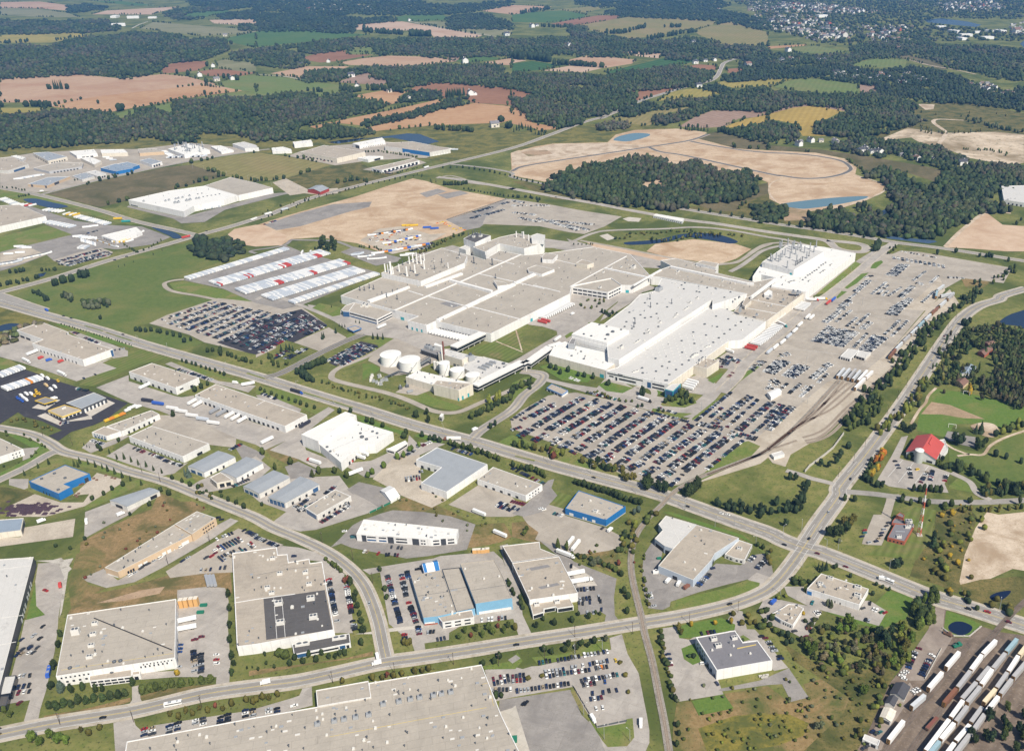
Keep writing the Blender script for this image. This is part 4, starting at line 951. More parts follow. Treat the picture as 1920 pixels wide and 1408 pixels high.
b.block('m0 702,842 1000,735 1052,762 802,876',6.6,'white','r_beige',wname='long_wall',rname='long_roof');b.feats('2 .1 .9 0 3.4 6 d .35');b.scatter(6)
b=B('warehouse','square white warehouse with beige roof and cars parked along its front','m0 850,908 1000,838 1380,955 1205,1042',8,'white','r_beige',scat=6,feats='3 .05 .95 .3 2.4 14 g .3;2 .3 .5 .2 3.4 1 k');
for lb,e,fr,wn in(('first grey metal-roofed unit from the tree-lined road junction','m0 1240,1107 1440,1005 1552,1045 1346,1147','white','3 .1 .9 .3 4 2 b .7'),
                  ('second grey metal-roofed unit with a boxy beige front office','m0 1455,1140 1625,1045 1735,1085 1560,1182','white',''),
                  ('third grey metal-roofed unit with dark glazed front','m1 -85,1240 115,1133 222,1180 20,1287','offwhite','3 .1 .95 .3 4 3 b .8'),
                  ('fourth grey metal-roofed unit with a black glass corner','m1 80,1312 292,1174 417,1226 192,1348','offwhite','3 .05 .95 .3 5.6 4 b .85;2 .05 .2 .3 5 1 b')):
 b=B('industrial_unit',lb,e,6.4,fr,'r_metal',wn,gable=1.0,over=.2)
 b.feats('2 .3 .9 .3 3.4 3 d .3')
 if 'boxy' in lb:
  b.block('m0 1385,1180 1455,1143 1537,1195 1430,1217',6.8,'cream','r_tan',wname='office_wall',rname='office_roof');b.feats('3 .1 .9 .4 3 4 g .7;3 .1 .9 3.6 6 4 g .7;2 .1 .9 .6 5 2 k')
b=B('workshop','low beige-roofed workshop with a blue corner and a row of cars along it','f 572,952 628,917 658,930 594,966',6,'offwhite','r_beige',scat=6,feats='2 .1 .9 .3 3 5 g .4;3 .1 .9 .3 5 1 b')
b=B('warehouse','bright blue L-shaped workshop with grey roof and cluttered yard','m0 190,1205 430,1095 592,1155 425,1222 472,1240 385,1287',8,'bluew','r_beige',rim='bluew',feats='2 .1 .25 0 5 1 d;5 .3 .6 0 3 3 d .3');b.units('m0 275,1190 360,1155 430,1185 385,1262','fan')
b=B('workshop','small grey metal-roofed workshop beside the brown grass field','m0 725,1330 985,1248 1052,1270 838,1372',5.5,'offwhite','r_metal',gable=.8,over=.2);b.feats('2 .1 .3 .3 4 1 k;1 .2 .8 .3 4 1 g;3 .3 .7 .2 3.6 1 d')
b=B('warehouse','white corner warehouse with grid windows, cut by the picture edge below the road bend','m0 -160,880 0,920 152,992 -60,1062',8,'white','r_beige',feats='2 .08 .4 1 2.4 3 g .4;2 .08 .4 4.6 6 3 g .4',scat=3)
# truck stop
b=B('truck_stop','truck stop building with yellow fascia, beige front roof and grey rear roof','m0 315,737 425,700 537,730 410,777',5.2,'offwhite','r_tan',rim='yellow',feats='2 0 1 3.2 4.6 1 Y;3 0 1 3.2 4.6 1 Y;2 .1 .9 .4 2.8 4 g;3 .1 .9 .4 2.8 4 g');b.units('m0 420,725','ac')
b.block('m0 435,688 620,618 702,655 537,727',6.6,'darkw','r_metal',rim='offwhite',wname='garage_wall',rname='garage_roof');b.feats('2 .05 .95 .2 4.6 6 w .45;0 .1 .9 .2 4 3 d')
b=B('fuel_canopy','flat fuel canopy with yellow edge in the truck stop','m0 228,672 300,648 378,668 292,694',5.6,'yellow','r_grey',z0=4.6,rim='yellow')
for u in((.2,.3),(.8,.3),(.2,.7),(.8,.7)):
 q=b.P[0].lerp(b.P[1],u[0]).lerp(b.P[3].lerp(b.P[2],u[0]),u[1]);mm=MB();mm.box((q.x,q.y,2.3),(.7,.7,4.6));b.part('post',mm,'dsteel')
 mm=MB();mm.box((q.x+2.4,q.y,1.1),(1.2,.8,1.9));b.part('fuel_pump',mm,'offwhite')
# ---- middle: white cold store and grey L-shaped shed
b=B('cold_store','all-white cold store with a taller windowless block along its edge','m1 400,945 640,800 905,880 790,960 690,970 560,1080',11,'white','r_white',scat=8,feats='5 .02 .98 0 1 1 C;4 .2 .7 0 4 3 d .5')
b.block('m1 298,895 590,745 662,768 410,940 340,912',15,'white','r_white',wname='tall_wall',rname='tall_roof');b.h=11;b.units('m1 700,915,1.5 730,930,1.2 690,890 800,890 770,878 470,980 490,1010','fan')
b.strip('m1 490,1000 660,930 860,890',.3,.1,'steel',h=10.5)
b.block('m1 880,985 985,935 1000,950 915,1005 860,990',4.6,'white','r_white',wname='office_wall',rname='office_roof');b.feats('2 .05 .95 1 3 1 g;3 .1 .9 1 3 1 g')
b=B('warehouse','grey-roofed L-shaped shed with white ribbed walls beside the bare gravel yard','m1 1055,1062 1195,980 1528,1092 1258,1275 1088,1215 1222,1112',8.6,'white','r_metal',rim='white',feats='5 .1 .9 0 3.4 3 d .4;4 .2 .4 0 5 1 w;3 .5 .6 0 2.4 1 k')
b=B('warehouse','small beige-roofed white warehouse with hedge behind it, next to the blue warehouse drive','m1 1460,1190 1565,1110 m2 200,1225 90,1300',7.4,'white','r_beige',scat=4,feats='3 .1 .9 0 3.4 5 d .35;2 .15 .85 1 2.2 4 g .4;2 .15 .85 4.2 5.6 4 g .4;3 0 1 0 .8 1 C')
b=B('quonset_hut','small white barrel-roofed shelter beside the dirt yard','m1 820,1265 880,1235 950,1300 890,1335',3,'white','white',gable=3.2,over=.2);b.feats('3 .2 .8 .2 2.6 1 w')

# ================================================================== the assembly plant
ST='r1 493,435,.9 520,440,.9 545,450,1.3 563,450,.8 618,430,.8 688,470,1 710,360,.8 742,345,1 775,330,.9 815,360,1 843,330,.8 843,405,.9 760,440,.9 778,360,.8 1058,400,.6'
b=B('assembly_plant','west hall of the huge car plant, beige roof divided by white strips',[G(*p[:2],13)for p in parse('r1 90,645 460,480 820,330 1090,240 1290,290 1380,320 1520,240 1740,280 1930,265 f 1113,463 1182,477 r2 1060,185 890,265 790,262 700,200 345,268 330,340 r1 1440,988 1330,965 945,873 860,912 690,870 785,830 570,775')],13,'white','r_beige',scat=70,rim_w=.8,cat='factory',
      feats='18 .06 .94 0 4 13 d .5;20 .15 .9 0 4.6 3 t .35;22 .6 .75 0 5 1 t;16 .05 .45 0 4 18 w .5;16 .5 .53 0 5 1 t;12 .3 .6 0 5 1 t')
for sp_,wd,hh in(('r1 572,775 1150,525 1712,272',2.2,1.2),('r1 860,645 1205,735',1.6,.8),('r1 1240,735 1705,855',1.6,.8),('r1 700,600 830,640',1.6,.8),('r1 1330,445 1660,520 1920,580',1.6,.8),('r1 1390,300 1650,360',1.4,.8),('r2 0,262 240,320',1.6,.8),('r2 60,0 400,80',1.2,.6),('r2 330,275 840,0',1.6,.8),('r2 640,105 1060,195',3,2.4)):
 b.strip(sp_,wd,hh,'white')
for sp_,wd,hh in(('r1 960,862 1210,745',6,2.5),('r1 1215,740 1650,535',7,3),('r1 1655,530 1850,440',6,2.5),('r1 1070,498 1450,600',4.5,4),('r1 340,690 520,625',7,3.2),('r1 520,630 705,560',4,3),('r1 850,560 1180,440',5,3)):
 b.strip(sp_,wd,hh,'white',name='roof_monitor')
b.scatter(48,seed=77)
b.patch('r1 980,715 1090,690 1190,730 1100,755','r_grey')
b.block('r1 1465,508 1560,520 1600,548 1500,560',18,'white','r_beige',z0=12.5,wname='penthouse_wall',rname='penthouse_roof')
b.block('r1 1770,400 1850,370 r2 190,120 75,165 r1 1780,425',17,'white','r_beige',z0=12.5,wname='penthouse_wall',rname='penthouse_roof')
b.block('r2 80,0 110,-30 220,-10 175,35 80,30',19,'white','r_beige',z0=12.5,wname='penthouse_wall',rname='penthouse_roof')
b.block('r2 385,62 440,30 545,62 485,82',19,'cream','r_tan',z0=12.5,wname='penthouse_wall',rname='penthouse_roof')
b.h=13;b.units('r1 265,600 305,600 350,580 388,590 465,650 505,660 560,630 600,680 1290,355,1.5 1395,320 1455,370,1.5 1485,490','dstack');b.units('r2 700,110 790,105 900,110,2 1300,150,1.4 600,290,1.2 630,150 1700,235','ac')
b.units('r1 670,710 745,760 800,680 1150,640 1180,565 1350,410 1600,440 1640,450 1620,300 1560,250 930,575 950,580','hatch')
# paint shop on the west hall
b=B('paint_shop','raised paint shop on the west hall with a forest of white exhaust stacks','r1 455,440 775,300 1000,215 1230,290 1205,352 810,517',21,'white','r_beige',z0=12.6,cat='factory',rim_w=.8,scat=30)
b.units(ST,'stack');b.units('r1 630,455,2,.8,.6 775,462,2.2,1.6,.8 910,338,1.4,.6,.6 985,430,1.3,.6,.6 1145,308,1.8,.8,.5','fan');b.units('r1 935,410 1000,350 1160,290 650,370 720,425','dstack')
b=B('energy_block','tall white block with dark roof and thin stacks behind the west hall','r1 1195,132 1300,78 1440,105 1300,170',25,'white','r_dark',z0=0,cat='factory',feats='2 .5 .95 3 9 5 D .3')
b.units('r1 1240,110 1280,95 1300,85 1320,95 1350,100 1270,130 1310,120','dstack');b.units('r1 1290,120,1.4 1350,115,1.4','ac')
b.block('r1 1155,215 1245,180 1255,215 1215,235',14,'white','r_pale',wname='annex_wall',rname='annex_roof');b.feats('3 .2 .8 0 5 2 D')
b=B('raised_hall','higher far strip of the plant roof behind the paint shop with white chimneys','r1 1280,208 1520,120 1680,85 1925,130 1920,170 1740,222 1520,178 1390,252',18.5,'white','r_beige',z0=0,cat='factory',rim_w=.8,scat=16)
b.units('r1 1672,120,.7 1725,125,.7 1738,130,.8 1782,150,.7','stack');b.block('r1 1805,105 1860,85 1930,100 1920,150 1810,145',25,'white','r_pale',z0=18,wname='penthouse_wall',rname='penthouse_roof')
b=B('plant_office','white two-storey plant office with a rounded dark glass corner','r1 95,772 130,735 210,705 562,785 415,858 165,788 110,785',9,'white','r_beige',cat='office',feats='4 .02 .98 1 3 1 b;4 .02 .98 5.4 7.6 1 g;3 .05 .95 1.2 3.2 1 g;3 .05 .95 5.2 7.2 1 g;5 0 1 .4 8.4 1 b;6 0 1 .4 8.4 1 b')
b.units('r1 300,735,1.6 330,745,1.5 280,745','ac');b.strip('r1 165,780 215,712',.8,.6,'white')
b=B('plant_office','white two-storey office block with ribbon windows facing an inner court','r2 345,277 700,200 792,268 672,327',12,'white','r_beige',cat='office',feats='3 .03 .97 1.4 3.8 7 g .85;3 .03 .97 7 9.4 7 g .85;2 .05 .95 1.4 3.8 5 g .8;2 .05 .95 7 9.4 5 g .8')
b=B('assembly_plant','south hall of the car plant with bright white roof and front offices','f 1135.4,694.6 r2 750,1005 1612,442 1800,503 r3 350,802 660,872 440,1045 r2 1757,767 1215,1152',12,'white','r_pale',cat='factory',rim_w=.8,scat=8,
      feats='8 .4 .97 8 9.6 1 g;8 .87 .94 4.6 6.4 1 g;8 .51 .78 3 5.4 1 g;8 .81 .84 1 6 1 k;8 .27 .33 1 8.6 1 b;8 .06 .25 6.4 8.6 1 g;8 .06 .25 1.8 4 1 g;7 0 1 0 11.8 1 T;5 .05 .95 0 4 18 w .5')
V='r2 1545,615 1655,640 1770,665 1870,595 1440,688 1555,715 1720,703 1335,765 1450,790 1620,780 1670,740 1225,1070 1100,925 1225,955 1340,870 1510,858 1400,942 1340,980 980,1010 985,1055 1105,1040 1285,1025 1160,995 1645,545 1755,570 1870,595 1820,628 1745,483 1915,560 1540,617 1190,1122 1202,1122'
b.units(V,'fan');b.units('r2 1015,842 1120,772','vent');b.units('r2 1450,895,1.2 1430,910 1470,890 1570,815,2,.7,.6 920,1040,2,.7,.6','ac')
xs=[(x,y)for y in range(640,1050,27)for x in range(900,1800,62)]
b.panels(8,.72,.80,10.1,11.3,1,'D')
cnt=0;rr=random.Random(5)
for x,y in xs:
 p=parse('r2 %d,%d'%(x+(y*7)%60,y+x*.12-90))[0];q=G(p[0],p[1],11.5)
 if inside(b.In,np.array([q.x]),np.array([q.y]))[0]and cnt<90:b.unit('sky',q.x,q.y,11.5,(1,1,1));cnt+=1
b=B('assembly_plant','higher white-roofed hall of the south plant above a long pale clerestory wall','r2 345,730 530,618 632,612 870,435 960,345 1100,312 1152,200 1920,342 1612,440 1612,388 772,935 672,912 664,812',19,'white','r_pale',z0=0,cat='factory',rim_w=.8,scat=14,feats='')
b.units('r2 1335,265 1365,245 1355,300 1470,322 1495,328 1565,288 1775,328 1855,370 1815,393 1720,375 1640,295 865,510 965,533 1110,522 1060,552 1005,560 910,562 838,595 822,638 787,664 888,655 1125,638 1115,432 1005,425 1205,462 1000,700','fan');b.units('r2 1375,475,3.4,.8,.6 1270,550,1.6,.8,.6 1290,528 1040,695 935,770,3,.8,.6 790,828,1.5 1410,425 1475,383 1140,600 1030,672','ac')
b.units('r2 1130,310,3,2.4,2','acg');b.units('r2 905,640 1245,430 1055,460 1050,390 915,610','dstack')
b.block('r2 345,702 525,594 862,668 662,780',23,'white','r_white',z0=18.4,wname='block_wall',rname='block_roof');b.units('r2 455,705 522,722 595,620 660,637 790,665 648,750 715,685,1.6 670,712,1.6','fan')
b=B('assembly_plant','tan-walled low front hall of the south plant with white roof and teal door','r2 140,893 195,800 290,768 330,790 650,852 720,905 752,955 650,1028',12,'cream','r_white',cat='factory',scat=6,feats='7 .03 .1 0 5 1 t')
b.units('r2 345,900 430,862 455,928','fan');b.units('r2 700,905,1.6 720,890','ac');b.strip('r2 315,785 660,860',1.5,1.2,'steel',name='roof_pipe_run');b.block('r2 312,790 345,738 385,742 370,795',19,'steel','r_grey',z0=12,wname='plant_room_wall',rname='plant_room_roof')
b=B('entrance_pavilion','teal glass corner pavilion at the plant front offices','r2 1185,1195 1245,1152 1327,1145 1257,1215',12,'teal','r_pale',rim='offwhite',cat='office',feats='3 .05 .95 .5 3 1 b;3 .05 .95 4 10.5 1 b;2 .05 .95 .5 10 1 b')
b=B('loading_block','square cream block with beige roof beside the visitor car park','r2 1445,985 1540,915 1672,940 1562,1012',13,'cream','r_tan',cat='building',scat=3);b.units('r2 1520,935,1.5 1545,925 1490,960','ac')
b=B('assembly_plant','beige-roofed north wing of the plant beyond the white roofs','r2 1060,186 1150,120 1240,88 1145,40 1280,20 1470,75 1470,90 1660,125 1640,150 r3 545,520 740,483 738,500 520,660 470,665 r2 1920,340 1150,190',14,'white','r_beige',cat='factory',rim_w=.8,scat=26)
b.strip('r2 1240,92 1920,240 r3 545,535',4,3.5,'white',name='roof_monitor');b.strip('r2 900,262 1150,120',3,2,'white',name='roof_monitor');b.block('r2 1465,62 1520,42 1668,68 1640,105',18,'white','r_beige',z0=0,wname='annex_wall',rname='annex_roof')
b.strip('r3 520,650 740,487',2.5,5,'white',name='roof_monitor')
b=B('assembly_plant','beige-roofed east wing of the plant with cream walls facing the truck docks','r3 352,800 430,720 460,700 520,665 700,560 1002,620 662,872',13,'cream','r_tan',cat='factory',scat=14,feats='5 .1 .35 0 4 5 w .5;5 .5 .9 0 4 12 w .6')
b.strip('r3 490,672 840,742',1,.8,'white');b.strip('r3 450,750 760,805',1,.8,'white');b.block('r3 635,625 680,590 712,605 712,650 640,640',17,'white','r_white',z0=12.5,wname='penthouse_wall',rname='penthouse_roof');b.units('r3 900,625,1.5 940,630,1.5 960,625 690,660 810,690 570,825 420,795,1,1,3','acg')
b.block('r3 438,722 470,662 522,645 522,690 465,742',18,'cream','r_tan',z0=0,wname='tower_wall',rname='tower_roof')
b=B('body_shop','bright white hall at the far end of the plant with a long lit side wall','r3 535,472 612,455 742,483 700,562 1010,612 1462,263 1180,208 960,183 850,190 620,345',15,'white','r_white',cat='factory',rim_w=.8,scat=10,feats='4 .02 .98 0 1 1 C')
b.units('r3 985,505,1 1010,485 1030,465 1050,455 1070,440 1090,425 1110,415 1130,395 1150,375 1170,365 1190,350','fan');b.units('r3 890,525,3,1.6,1 1045,520 1150,445 1180,425 1240,375 800,485','ac')
b.block('r3 620,342 860,178 1172,252 905,415',24,'white','r_pale',z0=14,wname='tall_wall',rname='tall_roof');b.feats('3 .05 .12 -12 4 1 t');b.h=24
b.units('r3 775,215 785,225 795,205 850,190 890,235,1.2 905,220,1.2 885,255 920,275 940,235 960,220 970,240 1000,260 1050,230 1105,210 1085,255 825,280 800,300 785,325 770,340 745,320 870,310 710,340 695,330 845,395 1020,310 930,340','bstack');b.units('r3 920,375 935,365 950,355 965,345 980,335 1040,290','dstack')
b=B('guard_office','small flat-roofed vehicle release office with dark windows in the car storage yard','m3 478,378 530,328 600,340 545,395',5,'white','r_pale',cat='office',feats='3 .05 .95 .5 3.4 4 g .7;2 .1 .9 .5 3 3 g');b.block('m3 580,375 600,340 680,355 640,392',4.4,'offwhite','r_pale',wname='canopy_wall',rname='canopy_roof');b.feats('3 .05 .95 .3 3.4 3 d .85')
b=B('gatehouse','small gatehouse with blue band at the south car park entrance','m2 228,588 262,560 370,605 330,632',4.6,'white','r_tan',rim='bluew',cat='gatehouse',feats='3 0 1 3 4.2 1 B;2 0 1 3 4.2 1 B;3 .05 .95 .5 2.6 4 g .8');b.units('m2 290,580 320,590','hatch')
b=B('gatehouse','square blue-edged flat gatehouse canopy by the dark car park','m1 600,195 655,177 698,195 642,217',4.6,'bluew','r_tan',rim='bluew',z0=3.4,cat='gatehouse')
for u in((.2,.2),(.8,.2),(.2,.8),(.8,.8)):
 q=b.P[0].lerp(b.P[1],u[0]).lerp(b.P[3].lerp(b.P[2],u[0]),u[1]);mm=MB();mm.box((q.x,q.y,1.7),(.8,.8,3.4));b.part('post',mm,'offwhite')
b=B('storage_tent','white box tent between the car storage rows','m3 -5,620 60,590 90,610 20,650',5,'white','white',gable=1.0,over=.2,cat='tent')
b=B('switch_shed','small white signal shed beside the railway junction','m3 20,1022 90,1002 110,1025 40,1045',4,'white','r_pale',rim='white');b.feats('3 .2 .4 .2 2.2 1 k')
# utility block
b=B('utility_building','cream utility building with white roof beside the round tanks','rp 845,640 890,592 1320,635 1150,712',15,'cream','r_tan',cat='building',scat=4,feats='2 .3 .42 0 5 1 t;2 .7 .82 0 5 1 t;3 .0 .06 0 4 1 t')
b.block('rp 515,553 670,478 1010,560 1330,628 885,610 835,648',10,'cream','r_white',wname='hall_wall',rname='hall_roof');b.scatter(8)
b=B('boiler_house','cream boiler house behind the small tanks with pale roof','rp 905,265 1010,225 1300,295 1190,350',13,'cream','r_pale',cat='building',scat=4,feats='3 .1 .4 0 4 2 D')
b.block('rp 1235,360 1330,300 1480,320 1790,400 1640,500 1420,560 1200,440',7,'offwhite','r_pale',wname='lower_wall',rname='lower_roof');b.units('rp 1290,355,2.4,2.4,2.6','acg');b.units('rp 1690,400,1.5 1640,450 1700,440 1390,375','fan');b.scatter(8)
for i in range(4):
 b.strip('rp %d,%d %d,%d'%(1390+i*45,425-i*22,1480+i*40,455-i*26),2,3,'steel',name='air_duct')
b=B('cooling_towers','dark louvred cooling tower bank beside the white storage tanks','rp 695,225 760,195 975,250 890,290',7,'dsteel','r_grey',rim='steel',cat='cooling tower',feats='3 .02 .98 .6 5.4 8 d .8');b.units('rp 800,215,1.6 850,235,1.4 770,205,1.4','acg');b.block('rp 850,170 870,145 972,180 960,200',13,'offwhite','r_white',z0=0,wname='screen_wall',rname='screen_roof')

def tank(label,x,y,r,h,dome=1.5,stair=True):
 q=G(*parse('rp %s,%s'%(x,y))[0]);root=tag(empty('storage_tank',q),label,'tank')
 m=MB();m.cyl((0,0,0),r,h,n=40,cap=False);build(m,'shell','tankw',root)
 m=MB();m.cyl((0,0,h-.1),r+.15,.35,n=40,dome=dome);build(m,'tank_roof','tankw',root)
 m=MB();m.cyl((0,0,0),r+.8,.6,n=40);build(m,'base_ring','concrete_part',root)
 if stair:
  m=MB()
  for k in range(14):
   a=-1.6+k*.07;m.beam(((r+.5)*math.cos(a),(r+.5)*math.sin(a),h*k/14),((r+.5)*math.cos(a+.07),(r+.5)*math.sin(a+.07),h*(k+1)/14),.5)
  build(m,'stair','steel',root)
tank('large white storage tank nearest the grass ring road',348,390,13.5,13);tank('large white storage tank touching the pipe bridge',575,455,13.5,13)
tank('tall narrow white tank beside the brown chimney',990,520,7,16,.8);tank('middle squat white tank of the utility yard',1142,545,9,9.5,1.5);tank('last squat white tank towards the covered gallery',1325,600,9,8.5,1.2)
q=G(*parse('rp 985,390')[0]);root=tag(empty('chimney',q),'slim brown chimney beside the tall white tank','chimney');m=MB();m.cyl((0,0,0),1.4,31,n=16,r2=1.1);build(m,'shaft','stackred',root);m=MB();m.cyl((-2.6,.5,0),1.1,22,n=14);build(m,'liner','tankw',root)
for i,(x,y)in enumerate(((872,470),(905,475))):
 q=G(*parse('rp %d,%d'%(x,y))[0]);o=empty('upright_vessel',q);tag(o,('first' if i==0 else 'second')+' tan upright vessel beside the tall white tank','vessel');m=MB();m.cyl((0,0,1),2,11,n=14,dome=1);build(m,'shell','offwhite',o);m=MB();m.cyl((0,0,0),1.6,1,n=14);build(m,'skirt','steel',o)

def gallery(name,label,spec,zb,zt,wd,posts,cat='bridge'):
 P=W(spec,zt);b=Bld(name,label,cat,P)
 for nm,za,zz,ww,mt in(('roof',zt-.5,zt,wd+.8,'r_white'),('glazing',zb+.8,zt-1.6,wd,'glass'),('fascia',zt-1.6,zt-.5,wd+.3,'white'),('deck',zb,zb+.8,wd+.3,'offwhite')):
  m=MB()
  for a,c in zip(P[:-1],P[1:]):
   d=c-a;d.z=0;n=Vector((-d.y,d.x,0)).normalized()*ww/2;v=[a-n,c-n,c+n,a+n]
   m.add([(p.x,p.y,za)for p in v]+[(p.x,p.y,zz)for p in v],[(3,2,1,0),(4,5,6,7),(0,1,5,4),(1,2,6,5),(2,3,7,6),(3,0,4,7)])
  b.part(nm,m,mt)
 for k in range(posts):
  t=(k+.5)/posts*(len(P)-1);i=min(int(t),len(P)-2);p=P[i].lerp(P[i+1],t-i);m=MB();m.box((p.x,p.y,zb/2),(1,wd*.8,zb));b.part('post',m,'offwhite')
gallery('covered_gallery','long white covered gallery linking the utility building to the south hall','rp 1345,650 1920,365 m2 100,420 250,315 330,290',5.5,11,11,12)
gallery('covered_gallery','shorter white gallery between the boiler house and the west hall','rp 1090,190 1440,20',5.5,12,12,5)
b=Bld('pipe_bridge','grey steel lattice pipe bridge leaning past the white tanks','bridge',W('rp 565,480 810,345'))
a,c=G(*parse('rp 575,505')[0]),G(*parse('rp 815,395')[0]);n=Vector((-(c-a).y,(c-a).x,0)).normalized()*1.8;mm=MB()
for s_ in(-1,1):
 for z in(3,7):mm.beam(a+n*s_+Vector((0,0,z)),c+n*s_+Vector((0,0,z+4)),.45)
 for k in range(12):
  p,q=a.lerp(c,k/12)+n*s_,a.lerp(c,(k+1)/12)+n*s_;mm.beam(p+Vector((0,0,3+k/3)),q+Vector((0,0,7+(k+1)/3)),.3)
b.part('truss',mm,'dsteel');mm=MB();mm.beam(a+Vector((0,0,3.6)),c+Vector((0,0,7.6)),1.6);b.part('pipe',mm,'steel');mm=MB();mm.box(a+Vector((0,0,1.5)),(1,3.6,3));mm.box(c+Vector((0,0,3.5)),(1,3.6,7));b.part('post',mm,'dsteel')
b=Bld('pipe_rack','low grey pipe rack crossing the grass by the transformer yard','pipe rack',W('rp 270,555 440,490'));mm=MB();P=W('rp 265,560 430,488 560,515',4)
for a,c in zip(P[:-1],P[1:]):mm.beam(a,c,1.4)
b.part('pipe',mm,'dsteel');mm=MB()
for p in P+[(P[0]+P[1])/2]:mm.box((p.x,p.y,2),(.6,.6,4))
b.part('post',mm,'steel')
rr=random.Random(3)
for i in range(16):
 x,y=rr.uniform(40,290),rr.uniform(545,660)
 if abs((y-545)-(x-40)*.2)>95:continue
 q=G(*parse('rp %f,%f'%(x,y))[0]);o=empty('transformer',q,.4);tag(o,'grey and white transformer in the fenced yard on the grass','transformer','transformers in the substation yard')
 m=MB();m.box((0,0,1.6),(3.4,2.2,2.6));m.box((0,0,.15),(4,3,.3));build(m,'casing','steel' if i%2 else 'offwhite',o)
 m=MB();[m.cyl((k,0,2.9),.14,1.8,n=6)for k in(-1,0,1)];build(m,'bushing','offwhite',o)
for i,(x,y,lb)in enumerate(((455,700,'dark grey generator set with louvred end beside the cream utility building'),(535,680,'round-ended dark compressor unit beside the cream utility building'),(570,745,'long grey pipe skid beside the cream utility building'))):
 q=G(*parse('rp %d,%d'%(x,y))[0]);o=tag(empty('plant_machine',q,.5),lb,'machine');m=MB();m.box((0,0,2),(7 if i==2 else 4,3,4-i));build(m,'casing','dsteel' if i<2 else 'steel',o);m=MB();m.cyl((0,0,4-i*.6),.7,2.2 if i<2 else .6,n=10);build(m,'exhaust','steel',o)
b=B('sign_kiosk','tiny pink-paved monument sign at the road corner','m1 1210,775 1225,755 1240,760 1228,782',6,'offwhite','r_white');b.feats('3 .2 .8 1 4 1 g')
b=B('site_trailer','long white site office block beside the northern road','u2 1035,720 1058,708 1262,742 1250,765',5,'white','r_white',feats='3 .03 .97 1 2.6 14 g .4')

